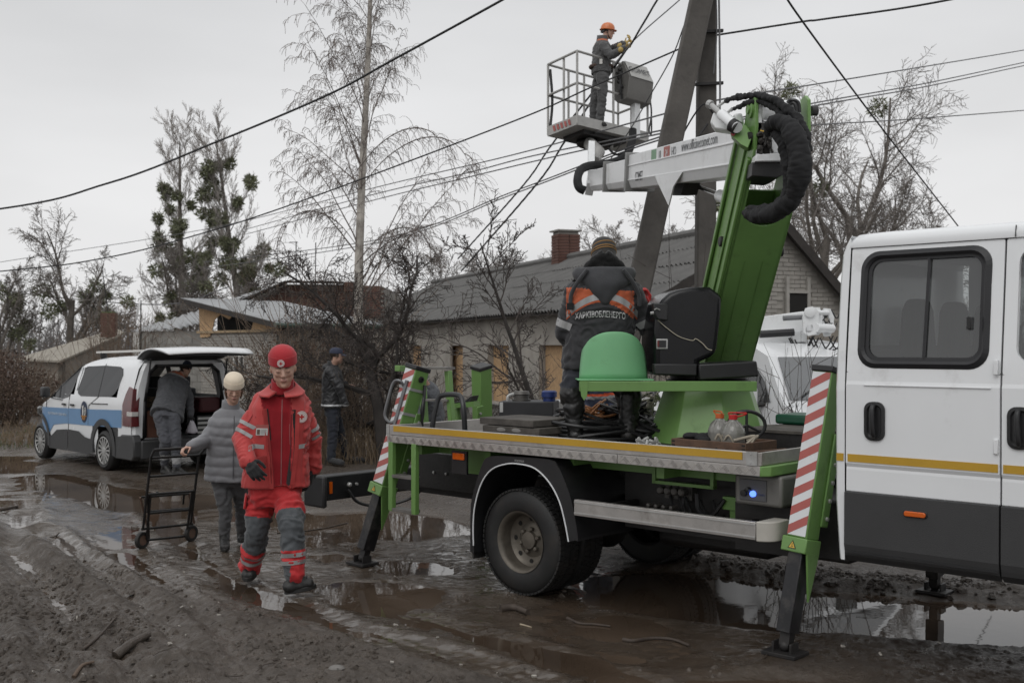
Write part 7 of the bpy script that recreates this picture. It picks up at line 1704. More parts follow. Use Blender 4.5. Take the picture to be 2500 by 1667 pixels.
bq([(-.045,-.05),(-.015,-.05),(-.012,.06),(.0,.10),(-.02,.09),(-.03,.075),(-.045,.09),(-.062,.08),(-.048,.055)],M_frame)
mb=MB(); mb.tube([SV(.65-.045-.028*math.sin(t)*1,.80+.01+.055*math.cos(t),.0145) for t in [2*math.pi*k/14 for k in range(14)]],.0035,4,closed=True); mb.tube([SV(.65-.04-.016*math.sin(t),.79+.04*math.cos(t),.0145) for t in [2*math.pi*k/14 for k in range(14)]],.003,4,closed=True); mb.build('badge_mark',M_frame,van)
M_bo=mat('badge_orange',(.45,.20,.03),.5)
bq([(-.10,-.055),(.10,-.055),(.10,-.066),(-.10,-.066)],M_bo)
for x_ in (-.055,-.015,.025): bq([(x_,-.066),(x_+.022,-.066),(x_+.022,-.115),(x_,-.115)],M_bo)
Mx=frame(SV(1.61,.728,.0105),(-1,0,0),(0,0,1)); textobj('lettering','ОБСЛУГОВУВАННЯ ГАЗОВИХ МЕРЕЖ',.048,mat('pale_print',(.5,.56,.62),.5),van,Mx,sx=.78)
for y in (.10,WV-.36): MB().bx(V_(2.5,y,.66),V_(2.69,y+.26,.80)).build('headlight',M_glass,van,bevel=.03)
MB().bx(V_(2.3,.12,.22),V_(2.72,WV-.12,.50)).build('front_bumper',M_clad,van,bevel=.05)
mb=MB(); mb.prism([V_(1.86,.22,1.0),V_(1.86,WV-.22,1.0),V_(1.12,WV-.25,1.45),V_(1.12,.25,1.45)],Vector((.015,0,.02))); mb.build('windscreen',M_tint,van,smooth=0)
# ================================================================ TROLLEY
tr0=PX(347,1340,9.38); tr0.z=0; trolley=thing('hand_trolley',tr0,'black tubular hand trolley with small wheels, pulled by the woman','trolley')
BLp,BRp,TLp=PX(356,1320,9.42),PX(456,1308,9.72),PX(366,1190,9.30)
nrm_=(BRp-BLp).cross(TLp-BLp).normalized()
def TQ(x,y,off=0):
    px=320+x/3.92; py=1000+y/3.92; r=Vector(((px-CX)/FPX,1,-(py-CY)/FPX)); t=(BLp-CAMV).dot(nrm_)/r.dot(nrm_); return CAMV+r*t+Vector((0,off,0))-tr0
M_trol=mat('worn_black_tube',(.014,.013,.013),.4,metal=.3,var=.3,dirt=.3,dcol=(.07,.045,.03)); M_rustt=mat('rusty_tube',(.10,.06,.042),.7,var=.3,dirt=.3)
def tb(nm,P,r=.0115,m=M_trol,off=0): return MB().tube([TQ(*p,off) for p in P],r,8).build(nm,m,trolley)
tb('stile',[(220,385),(190,455),(115,1135)]); tb('stile',[(720,355),(650,435),(572,1095)]); tb('handle_bar',[(220,385),(720,355)],.014)
for nm,P in (('crossbar',[(200,462),(650,435)]),('crossbar',[(180,640),(640,605)]),('crossbar',[(150,812),(610,778)]),('lower_stile',[(185,810),(150,1240)]),('lower_stile',[(585,785),(530,1205)]),('crossbar',[(170,990),(560,955)]),('crossbar',[(100,1142),(590,1092)]),('axle_bar',[(150,1247),(530,1207)])): tb(nm,P)
for P in ([(40,858),(510,822)],[(35,860),(100,1140)],[(510,822),(560,1110)],[(80,1000),(545,962)],[(85,870),(85,985)],[(460,830),(452,925)],[(190,810),(205,812)]): tb('platform_tube',P,.010,M_rustt if P[0][0] in (510,35) else M_trol,.14)
tb('platform_hinge',[(150,812),(165,1240)],.008,M_trol,.02)
for (x,y) in ((105,1262),(575,1205)):
    c=TQ(x,y); c.z=.070; wh=bpy.data.objects.new('wheel',None); COL.objects.link(wh); wh.parent=trolley; wh.location=c; wh.rotation_euler=(0,0,R(-28))
    ax=Vector((1,0,0)); MB().lathe([(.045,-.018),(.068,-.018),(.074,-.010),(.074,.010),(.068,.018),(.045,.018)],(0,0,0),ax,26,close=True).build('tyre',M_rubber,wh); MB().lathe([(.046,-.012),(.03,-.004),(.012,-.008),(.012,-.03),(0,-.03)],(0,0,0),ax,16).lathe([(.046,.012),(.03,.004),(0,.004)],(0,0,0),ax,16).build('hub',M_rustt,wh)
    p=tr0+c; flat_at(p.x,p.y,.09,.0)
# ================================================================ PEOPLE
M_skin=mat('skin_tone',(.47,.285,.215),.5,var=.07,vs=20,bump=.05,bs=200)
M_skin.node_tree.nodes['Principled BSDF'].inputs['Subsurface Weight'].default_value=.08; M_skin.node_tree.nodes['Principled BSDF'].inputs['Subsurface Radius'].default_value=(.02,.008,.004)
M_lip=mat('lip_tone',(.42,.21,.17),.45,var=.05)
M_hair=mat('dark_brown_hair',(.035,.022,.015),.8,var=.3)
M_eye=mat('eye_white',(.6,.58,.55),.2); M_iris=mat('dark_iris',(.02,.018,.015),.15)
def cloth(name,col,r=.85,bs=90,**k): return mat(name,col,r,var=k.pop('var',.10),vs=k.pop('vs',7),bump=k.pop('bump',.18),bs=bs,sheen=.15,**k)
def blob(mb,name,mats,parent,vox=.011,sm=3,zone=None,wr=None,origin=None,dec=0,dirt=None):
    """fuse overlapping forms into one continuous skin, smooth it, fold it and give each face its cloth"""
    me=mb.mesh(name+'_tmp',mats[0] if isinstance(mats,(list,tuple)) else mats,0)
    bm=bmesh.new(); bm.from_mesh(me); bmesh.ops.recalc_face_normals(bm,faces=bm.faces); bm.to_mesh(me); bm.free()
    o=bpy.data.objects.new(name+'_tmp',me); COL.objects.link(o)
    md=o.modifiers.new('r','REMESH'); md.mode='VOXEL'; md.voxel_size=vox; md.use_smooth_shade=True
    if sm: ms=o.modifiers.new('s','SMOOTH'); ms.iterations=sm; ms.factor=.5
    dg=bpy.context.evaluated_depsgraph_get(); me2=bpy.data.meshes.new_from_object(o.evaluated_get(dg)); bpy.data.objects.remove(o); me2.name=name
    if wr:
        nr=[v.normal.copy() for v in me2.vertices]; co=[v.co.copy() for v in me2.vertices]
        for v,n_,c in zip(me2.vertices,nr,co): v.co=c+n_*wr(c,n_)
    me2.materials.clear()
    for m in (mats if isinstance(mats,(list,tuple)) else [mats]): me2.materials.append(m)
    if zone:
        idx=[zone(p.center,p.normal) for p in me2.polygons]; me2.polygons.foreach_set('material_index',idx)
    me2.polygons.foreach_set('use_smooth',[True]*len(me2.polygons)); me2.update()
    o=bpy.data.objects.new(name,me2); COL.objects.link(o); o.parent=parent; return o
def capsule(mb,p,q,r1,r2,n=12):
    p=Vector(p); q=Vector(q); mb.tube([p,q],[r1,r2],n); mb.sph(p,r1,n,m=8); mb.sph(q,r2,n,m=8)
def chain(mb,P,r,n=12):
    for i in range(len(P)-1): capsule(mb,P[i],P[i+1],r[i],r[i+1],n)
def torso(mb,rings,right,n=24):
    """rings: (centre, half width, half depth); right: unit vector across"""
    o=len(mb.v); m=len(rings)
    for i,(c,a,b) in enumerate(rings):
        c=Vector(c); up=(Vector(rings[min(i+1,m-1)][0])-Vector(rings[max(i-1,0)][0])).normalized(); x=(Vector(right)-up*Vector(right).dot(up)).normalized(); y=up.cross(x)
        for k in range(n):
            t=2*math.pi*k/n; ct,st_=math.cos(t),math.sin(t); e=.82
            mb.av(c+x*a*math.copysign(abs(ct)**e,ct)+y*b*math.copysign(abs(st_)**e,st_))
    for i in range(m-1):
        for k in range(n): k2=(k+1)%n; mb.af((o+i*n+k,o+i*n+k2,o+(i+1)*n+k2,o+(i+1)*n+k))
    mb.af([o+k for k in range(n)][::-1]); mb.af([o+(m-1)*n+k for k in range(n)])
def HF(c,fwd,roll=0.0):
    """head frame: x to the subject's left, y forward, z up"""
    f=Vector(fwd).normalized(); x=ZT.cross(f)*-1; x=f.cross(ZT).normalized(); z=x.cross(f).normalized(); M=Matrix.Identity(4)
    for i in range(3): M[i][0]=x[i]; M[i][1]=f[i]; M[i][2]=z[i]; M[i][3]=c[i]
    return M@Matrix.Rotation(roll,4,'Y')
def head_prims(mb,M,s=1.0,slim=1.0):
    def P(x,y,z): return M@Vector((x*s,y*s,z*s))
    r3=M.to_3x3()
    def E(c,r): mb.sph(P(*c),[k*s for k in r],16,rot=r3,m=12)
    E((0,-.012,.035),(.075*slim,.095,.086)); E((0,.008,-.006),(.0705*slim,.081,.092)); E((0,.018,-.055),(.060*slim,.064,.058)); E((0,.040,-.086),(.036*slim,.040,.030)); E((0,.068,-.100),(.020,.017,.015))
    E((0,.046,.045),(.055,.040,.045))
    for sx in (-1,1):
        E((sx*.033*slim,.058,-.022),(.024,.022,.024)); E((sx*.030,.0745,.002),(.0155,.013,.011)); E((sx*.076*slim,-.008,-.010),(.009,.019,.029)); E((sx*.040*slim,.02,-.052),(.024,.038,.034))
        E((sx*.0105,.092,-.032),(.0085,.010,.007))
    capsule(mb,P(-.034,.0745,.021),P(.034,.0745,.021),.0095*s,.0095*s); capsule(mb,P(0,.084,.014),P(0,.104,-.025),.0080*s,.0115*s); 
    capsule(mb,P(-.015,.0845,-.059),P(.015,.0845,-.059),.0058*s,.0058*s); capsule(mb,P(-.013,.0835,-.068),P(.013,.0835,-.068),.0064*s,.0064*s)
def face_bits(par,M,s=1.0,eyes='down',brow=M_hair):
    def P(x,y,z): return M@Vector((x*s,y*s,z*s))
    for sx in (-1,1):
        MB().tube([P(sx*.014,.0875,.021),P(sx*.030,.0885,.027),P(sx*.048,.075,.022)],[.0018*s,.0026*s,.0014*s],6).build('eyebrow',brow,par)
        if eyes=='down':
            MB().tube([P(sx*.016,.0855,-.003),P(sx*.030,.0885,-.007),P(sx*.044,.080,-.003)],[.0008*s,.0013*s,.0008*s],6).build('eyelashes',M_hair,par)
        else:
            MB().sph(P(sx*.030,.0795,.003),(.0105*s,.0095*s,.0075*s),10,rot=M.to_3x3()).build('eye',M_eye,par); MB().sph(P(sx*.031,.0865,.002),(.0045*s,.003*s,.0045*s),8,rot=M.to_3x3()).build('iris',M_iris,par)
    MB().tube([P(-.020,.0885,-.063),P(0,.0905,-.0635),P(.020,.0885,-.063)],[.0008*s,.0014*s,.0008*s],6).build('mouth_line',mat('mouth_shadow_line',(.20,.09,.075),.6),par)
    for sx in (-1,1): MB().sph(P(sx*.007,.103,-.040),(.0024*s,.002*s,.0015*s),6,rot=M.to_3x3()).build('nostril',mat('nostril_dark',(.16,.08,.065),.7),par)
def beanie(par,M,s,m,low=.018,band=.05,top=.135,rx=.087,ry=.104,fold=True,tilt=0,stripes=None):
    r3=M
    mb=MB(M@Matrix.Rotation(tilt,4,'X')); n=76
    H=[(low,1.0),(low+.02,1.0),(low+band,.985),(max(low+band+.01,.092),.955),(.108,.885),(.122,.76),(.134,.57),(.142,.36),(.146,.16),(.147,.0)]
    H=[(z,k) for z,k in H]
    for i,(z,k) in enumerate(H):
        for j in range(n):
            a=2*math.pi*j/n; w=1+.006*math.sin(5*a+z*60)-.014*(j%2)
            mb.av((rx*k*math.cos(a)*w*s,(-.012+ry*k*math.sin(a)*w)*s,z*s))
    for i in range(len(H)-1):
        for j in range(n):
            j2=(j+1)%n; mb.af((i*n+j,i*n+j2,(i+1)*n+j2,(i+1)*n+j))
    mb.af([j for j in range(n)][::-1])
    h=mb.build('hat',m,par,smooth=70)
    if fold:
        b=MB(M@Matrix.Rotation(tilt,4,'X'))
        for i,(z,k) in enumerate(((low-.004,1.0),(low-.004,1.035),(low+.005,1.045),(low+band-.004,1.035),(low+band+.004,1.02),(low+band+.004,.98))):
            for j in range(n): a=2*math.pi*j/n; b.av((rx*k*(1-.014*(j%2))*math.cos(a)*s,(-.012+ry*k*(1-.014*(j%2))*math.sin(a))*s,z*s))
        for i in range(5):
            for j in range(n): j2=(j+1)%n; b.af((i*n+j,i*n+j2,(i+1)*n+j2,(i+1)*n+j))
        b.build('hat_band',m,par,smooth=60)
    if stripes:
        for (z,k,mm) in stripes:
            mb=MB(M@Matrix.Rotation(tilt,4,'X')); mb.tube([(rx*k*math.cos(a)*s,(-.012+ry*k*math.sin(a))*s,(z+.012*math.cos(a+.6))*s) for a in [2*math.pi*j/30 for j in range(30)]],.0035*s,6,closed=True); mb.build('hat_stripe',mm,par)
    return h
def hand_prims(mb,w,d,pn,thumb,curl=.5,s=1.0,spread=.05,fat=1.0):
    """w wrist, d direction to fingers, pn palm normal (palm side), thumb: unit vector to thumb side"""
    w=Vector(w); d=Vector(d).normalized(); t=Vector(thumb); t=(t-d*t.dot(d)).normalized(); pn=Vector(pn); pn=(pn-d*pn.dot(d)-t*pn.dot(t)).normalized()
    L=.095*s
    for k in range(4):
        off=(1.5-k)*.0205*s; b=w+t*off*.55+d*.012*s; kn=w+d*L*(1-.05*abs(k-1))+t*off
        capsule(mb,b,kn,.0135*s*fat,.0115*s*fat,10)
        fl=(.044,.050,.046,.035)[k]*s; a=0; p=kn; dd=d+t*spread*(1.5-k)
        for j,(fr,rr) in enumerate(((1.0,.0098),(.68,.0088),(.52,.0078))):
            a+=curl*(.75,1.0,.8)[j]*(1+.06*k); e=(d*math.cos(a)+pn*math.sin(a)+t*spread*(1.5-k)).normalized(); q=p+e*fl*fr; capsule(mb,p,q,rr*s*fat*1.05,rr*s*fat*.95,9); p=q
    capsule(mb,w,w+d*.05*s,.026*s*fat*.9,.022*s*fat); 
    b=w+d*.022*s+t*.022*s; p=b; e=(t*.75+d*.55+pn*.35).normalized(); q=p+e*.042*s; capsule(mb,p,q,.0135*s*fat,.011*s*fat,9); e=(d*.85+t*.25+pn*(.25+curl*.5)).normalized(); r=q+e*.032*s; capsule(mb,q,r,.0105*s*fat,.009*s*fat,9); e=(d*.8+pn*(.4+curl*.4)).normalized(); capsule(mb,r,r+e*.024*s,.009*s*fat,.0078*s*fat,9)
def boot(par,an,toe,m,s=1.0,sole=M_rubber,hi=.12,name='boot',z=None,fat=1.0):
    """an: ankle point, toe: toe point on the ground line"""
    an=Vector(an); toe=Vector(toe); d=(toe-an); zf=toe.z; dh=Vector((d.x,d.y,0)).normalized(); heel=Vector((an.x,an.y,0))-dh*.055*s; heel.z=z if z is not None else zf
    side=ZT.cross(dh); mb=MB()
    capsule(mb,an+ZT*hi*s,an,.052*s*fat,.047*s*fat,16)
    hz=heel.z; capsule(mb,heel+ZT*.045*s+dh*.02*s,an,.04*s*fat,.046*s*fat,14)
    tz=toe+ZT*.035*s-dh*.035*s
    for k in (-1,1): capsule(mb,heel+ZT*.045*s+dh*.02*s+side*k*.010*s,tz+side*k*.014*s,.037*s*fat,.030*s*fat,12); capsule(mb,an-ZT*.005,tz+side*k*.010*s+ZT*.012*s-dh*.04*s,.040*s*fat,.033*s*fat,12)
    b=blob(mb,name,[m],par,.008,2,wr=lambda c,n_:.0025*noise.noise(c*45))
    so=MB(); N0=14; up=(ZT*1.0); P=[]; L_=(toe-heel).length
    for k in range(N0):
        t=2*math.pi*k/N0; x=math.cos(t); y=math.sin(t); c=heel.lerp(toe,.5)+(toe-heel).normalized()*x*(L_/2+.012)+side*y*(.040 if x<.1 else .046)*s; P.append(c+ZT*.002)
    so.prism(P,ZT*.026*s); so.build(name+'_sole',sole,par,bevel=.004); 
    if name=='boot':
        lc=MB()
        for k in range(4): c=an+dh*(.045+.018*k)*s*fat+ZT*(.035-.022*k)*s; lc.tube([c-side*.022*s,c+dh*.008*s+ZT*.006*s,c+side*.022*s],.0028*s,5)
        tag(lc.build('laces',M_black,par))
    return b
def folds(amp,fz=18,fx=6,seed=0,extra=None):
    def f(c,n_):
        v=Vector((c.x*fx+seed,c.y*fx,c.z*fz)); a=noise.noise(v)+.5*noise.noise(v*2.1); return amp*a+(extra(c,n_) if extra else 0)
    return f
def limbfold(segs,amp,k=70,seed=0):
    """folds running round a limb: phase follows the limb's own axis"""
    def f(c,n_):
        best=9;ph=0;acc=0
        for p,q in segs:
            d=q-p; t=max(0,min(1,(c-p).dot(d)/d.length_squared)); ds=(c-p-d*t).length
            if ds<best: best=ds; ph=acc+t*d.length
            acc+=d.length
        return 1.45*amp*(noise.noise(Vector((ph*k*.6+noise.noise(c*9+Vector((seed,0,0)))*2.2,seed,c.x*6)))+.4*noise.noise(c*30))
    return f
from mathutils.bvhtree import BVHTree
def bvh(o): me=o.data; return BVHTree.FromPolygons([v.co for v in me.vertices],[tuple(p.vertices) for p in me.polygons])
def stick(o,target,d,off=.003,tree=None):
    """lay print or trim onto the cloth under it, seen from direction d"""
    T=tree or bvh(target); co=[v.co.dot(d) for v in o.data.vertices]; c0=min(co)
    for v,c in zip(o.data.vertices,co):
        h=T.ray_cast(v.co+d*.6,-d)
        if h[0] is not None: v.co=h[0]+d*(off+(c-c0 if c-c0<.02 else 0))
    o.data.update()
def ringband(par,ob,T,p,q,t,wd,m,n=26,out=.22):
    """a band sewn round a limb"""
    d=(q-p).normalized(); a=d.orthogonal().normalized(); b=d.cross(a); c=p.lerp(q,t); R_=[]
    for s_ in (-.5,.5):
        row=[]
        for k in range(n):
            u=a*math.cos(6.2832*k/n)+b*math.sin(6.2832*k/n); cc=c+d*wd*s_; h=T.ray_cast(cc+u*out,-u)
            ok=h[0] is not None and (h[0]-cc).length<.14
            row.append((h[0]+u*.005) if ok else None)
        R_.append(row)
    mb=MB()
    for k in range(n):
        k2=(k+1)%n; Q=[R_[0][k],R_[0][k2],R_[1][k2],R_[1][k]]
        if all(x is not None for x in Q) and (Q[0]-Q[1]).length<.07: mb.poly(Q)
    if mb.f: mb.build('reflective_band',m,par,smooth=70)
def person(base,label): return thing('person',base,label,'person')
def seg_t(c,p,q):
    d=q-p; t=(c-p).dot(d)/d.length_squared; return t,(c-p-d*max(0,min(1,t))).length
def off(P,b): return {k:v-b for k,v in P.items()}
# ---------------------------------------------------------------- man in red
def red_man():
    J=dict(head=PX(691,897,7.76),neck=PX(690,948,7.86),shR=PX(631,972,7.88),shL=PX(742,974,7.94),elR=PX(590,1070,7.80),wrR=PX(606,1127,7.62),elL=PX(764,1075,8.05),wrL=PX(766,1143,8.08),
      pel=PX(671,1190,7.92),hpR=PX(640,1195,7.94),hpL=PX(702,1195,7.90),knR=PX(628,1292,7.92),knL=PX(712,1285,7.68),anR=PX(611,1388,8.12),anL=PX(721,1405,7.66))
    base=Vector((J['pel'].x,J['pel'].y,0)); t=person(base,'man in red jacket, red hat and black gloves striding towards the camera'); J=off(J,base)
    toR=GR(604,1424)-base; toL=GR(768,1446)-base; toR.z=.012; toL.z=.03
    fw=Vector((.13,-.99,0)); F=HF(J['head'],(.22,-.96,-.30),R(3))
    right=(J['shL']-J['shR']).normalized()      # towards image right
    # body under the clothes, head included
    mb=MB(); head_prims(mb,F,1.12); chain(mb,[J['head']+Vector((0,.02,-.06)),J['neck']+Vector((0,.02,-.05))],[.058,.050]); torso(mb,[(J['pel'],.15,.10),(J['pel']+ZT*.25,.14,.10),(J['neck']-ZT*.20,.15,.08),(J['neck']-ZT*.12,.10,.05)],right)
    Fi=F.inverted()
    def zb(c,n_):
        l=Fi@c; 
        if l.y>.086 and abs(l.x)<.021 and -.077<l.z<-.056: return 1
        if l.z>.0 and l.y<.02 and abs(l.x)>.055: return 2 if l.z>.005 and l.y<-.0 else 0
        return 0
    blob(mb,'body',[M_skin,M_lip,M_hair],t,.0055,7,zb); face_bits(t,F,1.12)
    M_hat=cloth('red_knit_hat',(.36,.018,.026),.9,220); beanie(t,F,1.12,M_hat,low=.034,band=.05)
    # round badge on the hat
    cb_=F@Vector((.014,.1005*1.12,.060*1.12)); bn=(F.to_3x3()@Vector((.10,1,.02))).normalized(); bx=bn.cross(ZT).normalized()*-1
    MBm=frame(cb_,ZT.cross(bn),ZT.cross(bn).cross(-bn)*1)
    def emblem(c,n_,r,par):
        x=ZT.cross(n_).normalized(); y=n_.cross(x).normalized(); 
        MB().prism([c+x*r*math.cos(a)+y*r*math.sin(a) for a in [2*math.pi*k/24 for k in range(24)]],n_*.003).build('badge_disc',M_bwhite,par,smooth=0)
        mb=MB(); pts=[(r*.86*math.cos(2*math.pi*k/28),r*.86*math.sin(2*math.pi*k/28)) for k in range(28)]; mb.tube([c+x*a+y*b+n_*.0034 for a,b in pts],r*.025,4,closed=True); pts=[(r*.58*math.cos(2*math.pi*k/28),r*.58*math.sin(2*math.pi*k/28)) for k in range(28)]; mb.tube([c+x*a+y*b+n_*.0034 for a,b in pts],r*.02,4,closed=True); mb.build('badge_rings',M_bred,par)
        k=r*.15; L=r*.42; o=n_*.0036
        MB().prism([c+o+x*a+y*b for a,b in ((-k,-L),(k,-L),(k,-k),(L,-k),(L,k),(k,k),(k,L),(-k,L),(-k,k),(-L,k),(-L,-k),(-k,-k))],n_*.001).build('red_cross',M_bred,par,smooth=0)
    emblem(cb_,bn,.026,t)
    # jacket
    M_j=cloth('coral_red_jacket',(.40,.036,.034),.7,120,dirt=.08,dcol=(.26,.03,.03)); M_fl=cloth('deep_red_fleece',(.24,.004,.010),.95,260); M_ref=mat('silver_reflective_band',(.30,.30,.30),.45,var=.06,vs=20,bump=.2,bs=300); M_lin=cloth('black_jacket_lining',(.012,.012,.012)); M_seam=mat('dark_red_seam',(.22,.02,.02),.8)
    up=(J['neck']-J['pel']).normalized(); fwd=right.cross(up).normalized(); 
    if fwd.y>0: fwd=-fwd
    hem=J['pel']+up*.03
    mb=MB(); c0=hem
    def tp(h): return hem.lerp(J['neck'],h)+Vector((0,0,0))
    torso(mb,[(hem+ZT*-.02,.242,.165),(hem+ZT*.04,.238,.165),(tp(.35),.215,.160),(tp(.62),.218,.160),(tp(.80),.205,.145),(tp(.90),.175,.115),(tp(.97),.115,.090)],right)
    sR=J['shR']+right*.045-ZT*.025; sL=J['shL']-right*.045-ZT*.025
    chain(mb,[sR,J['elR'],J['wrR']],[.080,.068,.058],16); chain(mb,[sL,J['elL'],J['wrL']],[.080,.068,.058],16)
    for a,b in ((sR,J['shR']),(sL,J['shL'])): mb.sph(a,(.09,.085,.085),14)
    cx=lambda c:(c-J['pel']).dot(right)
    def hrel(c): return (c-hem).dot(up)/(J['neck']-hem).length
    def open_edge(h): # x-range of the gap
        return (-.060-.055*h**1.5*0+ .0 - .045*max(0,h-.3), .088-.005*h+.03*max(0,h-.6))
    def openL(h): return -.005-.105*max(0,min(1,h*1.1))**1.2
    def openR(h): return .118-.03*abs(h-.4)
    def zj(c,n_):
        h=hrel(c); x=cx(c); tR,dR=seg_t(c,J['elR'],J['wrR']); tu,du=seg_t(c,sR,J['elR']); tL,dL=seg_t(c,sL,J['elL']); tl2,dl2=seg_t(c,J['elL'],J['wrL'])
        arm=None
        if x<-.19 or min(dR,du)<.05 and x<-.15: arm='R'
        if x>.19 : arm='L'
        if arm=='R':
            return 0
        if arm=='L':
            return 0
        if n_.dot(fwd)>.15:
            a,b=openL(h),openR(h)
            if a<x<b: 
                return 1
        return 0
    def wj(c,n_):
        h=hrel(c); x=cx(c); a,b=openL(h),openR(h); d=0
        if abs(x)<.2 and n_.dot(fwd)>.0 and h<1.05:
            e=min(x-a,b-x); d=-.026*max(0,min(1,e/.014)) if e>0 else .006*max(0,1+e/.03)
        f=limbfold([(sR,J['elR']),(J['elR'],J['wrR'])],.012,60,3)(c,n_) if x<-.20 else (limbfold([(sL,J['elL']),(J['elL'],J['wrL'])],.012,60,5)(c,n_) if x>.20 else .007*noise.noise(Vector((c.x*7,c.y*7,c.z*9)))+.006*noise.noise(Vector((c.x*22,c.y*9,c.z*6))))
        return d+f
    jk=blob(mb,'jacket',[M_j,M_fl,M_ref,M_lin],t,.0095,2,zj,wj)
    JT=bvh(jk)
    # zips, pocket flap, chest pocket, name card, patches
    def onf(x,h,o=.0):
        p=hem.lerp(J['neck'],h)+right*x; q=JT.ray_cast(p+fwd*.6,-fwd)
        return (q[0] if q[0] is not None else p+fwd*.15)+fwd*o
    mb=MB(); mb.tube([onf(.045-.045*h,h,.002) for h in [.02+.94*k/12 for k in range(13)]],.0035,5); mb.build('fleece_zip',mat('dull_pink_zip',(.28,.12,.12),.5),t)
    mb=MB(); mb.tube([onf(openL(h)-.014,h,.001) for h in [.0+.85*k/10 for k in range(11)]],.004,5); mb.build('jacket_zip',M_seam,t); mb=MB(); mb.tube([onf(openR(h)+.014,h,.001) for h in [.0+.8*k/10 for k in range(11)]],.004,5); mb.build('jacket_zip',M_seam,t)
    def quadp(nm,x0,x1,h0,h1,o,m,th=.006,bev=.003): 
        mb=MB(); mb.prism([onf(x0,h0,o),onf(x1,h0,o),onf(x1,h1,o),onf(x0,h1,o)],fwd*th); return mb.build(nm,m,t,bevel=bev)
    quadp('pocket_flap',-.185,-.075,.27,.345,.004,M_j); quadp('chest_pocket_zip',-.175,-.085,.715,.725,.003,M_seam,.004,0); 
    cc_=onf(-.118,.585,.012); u_=ZT.cross(-fwd).normalized()*-1; u_=right.normalized()
    def card(nm,x0,x1,z0,z1,o,m): MB().prism([cc_+u_*x0+up*z0+fwd*o,cc_+u_*x1+up*z0+fwd*o,cc_+u_*x1+up*z1+fwd*o,cc_+u_*x0+up*z1+fwd*o],fwd*.0012).build(nm,m,t,smooth=0)
    card('card_sleeve',-.044,.044,-.030,.050,0,mat('clear_card_sleeve',(.36,.10,.09),.2,coat=.5)); card('name_card',-.040,.040,-.025,.025,.002,mat('card_white',(.55,.55,.53),.5)); card('card_photo',-.034,-.014,-.018,.016,.004,mat('card_photo_brown',(.12,.08,.06),.6))
    for k in range(4): card('card_print',-.008,.034-.006*(k%2),.014-k*.009,.016-k*.009,.004,mat('card_print_grey',(.2,.2,.2),.6))
    emblem(onf(.150,.735,.006),(fwd+right*.35).normalized(),.042,t); 
    mb=MB(); mb.tube([onf(.085,.45,.002),onf(.075,.55,.002),onf(.07,.66,.002)],.002,4); mb.build('inner_pocket_zip',mat('dull_pink_zip',(.28,.12,.12)),t)
    for ed,w0,w1,m_ in ((openL,-.030,-.001,M_j),(openL,-.002,.008,M_lin),(openR,.0,.030,M_j),(openR,-.028,.001,M_lin)):
        mb=MB(); hs=[.0+.045*k for k in range(19)]
        for k in range(18):
            a,b=hs[k],hs[k+1]
            if m_ is M_lin and ed is openL and a<.45: continue
            mb.prism([onf(ed(a)+w0,a,.001),onf(ed(a)+w1,a,.001),onf(ed(b)+w1,b,.001),onf(ed(b)+w0,b,.001)],fwd*(.007 if m_ is M_j else .003))
        tag(mb.build('placket',m_,t,smooth=60))
    for p_,q_ in ((sR,J['elR']),(sL,J['elL'])):
        for t_ in (.68,.88): ringband(t,jk,JT,p_,q_,t_,.026,M_ref)
    def fband(x0,x1,h0,h1):
        mb=MB(); n=8
        for k in range(n):
            a,b=x0+(x1-x0)*k/n,x0+(x1-x0)*(k+1)/n; mb.poly([onf(a,h0,.002),onf(b,h0,.002),onf(b,h1,.002),onf(a,h1,.002)])
        mb.build('reflective_band',M_ref,t,smooth=60)
    fband(-.20,-.095,.405,.45); fband(.135,.205,.405,.45)
    # sleeve pocket zip
    mb=MB(); d_=(J['elR']-sR); mb.tube([sR+d_*.25-fw*-.0+Vector((-.01,-.088,0)),sR+d_*.55+Vector((-.01,-.088,0))],.003,5); mb.build('sleeve_zip',M_seam,t)
    # fleece collar and jacket collar wings, grey hood at the back
    mb=MB(); nk=J['neck']; 
    mb.grid(lambda a,b:nk+Vector((math.cos(a*2*math.pi)*(.074+.010*(1-b)),math.sin(a*2*math.pi)*(.074+.012*(1-b))+.0,-.045+.115*b-.030*b*max(0,-math.sin(a*2*math.pi)))),28,5); mb.build('fleece_collar',M_fl,t,solid=.01,smooth=70)
    def wing(sx):
        mb=MB()
        def fn(a,b):
            ang=R(100-175*a) if sx>0 else R(80+175*a)
            rr=.090+.045*b+.085*b*a**2.2; z=.062-.060*b-.085*a**1.3*(1-.35*b)+.010*math.sin(a*6)
            return nk+Vector((math.cos(ang)*rr,math.sin(ang)*rr*.9,z))
        mb.grid(fn,14,6); return mb.build('jacket_collar',M_j,t,solid=.012,smooth=70)
    wing(1); wing(-1)
    mb=MB(); mb.grid(lambda a,b:nk+Vector((math.cos(R(25+150*a))*(.105+.03*math.sin(b*3)),.02+math.sin(R(25+150*a))*(.105+.04*b),-.01+.085*math.sin(b*2.6)*math.sin(a*math.pi)-.02*b)),16,8); mb.build('grey_hood',cloth('grey_hood_cloth',(.045,.048,.05)),t,solid=.02,smooth=70)
    # gloves
    M_gl=cloth('black_knit_glove',(.010,.010,.011),.95,200)
    mb=MB(); hand_prims(mb,J['wrR'],(PX(624,1158,7.5)-PX(606,1127,7.62)),(.3,.5,-.5),(.9,-.3,.3),.75,1.12,fat=1.15); chain(mb,[J['wrR']-(J['wrR']-J['elR']).normalized()*.04,J['wrR']+Vector((.01,-.01,-.02))],[.044,.036]); blob(mb,'glove',[M_gl],t,.0055,1)
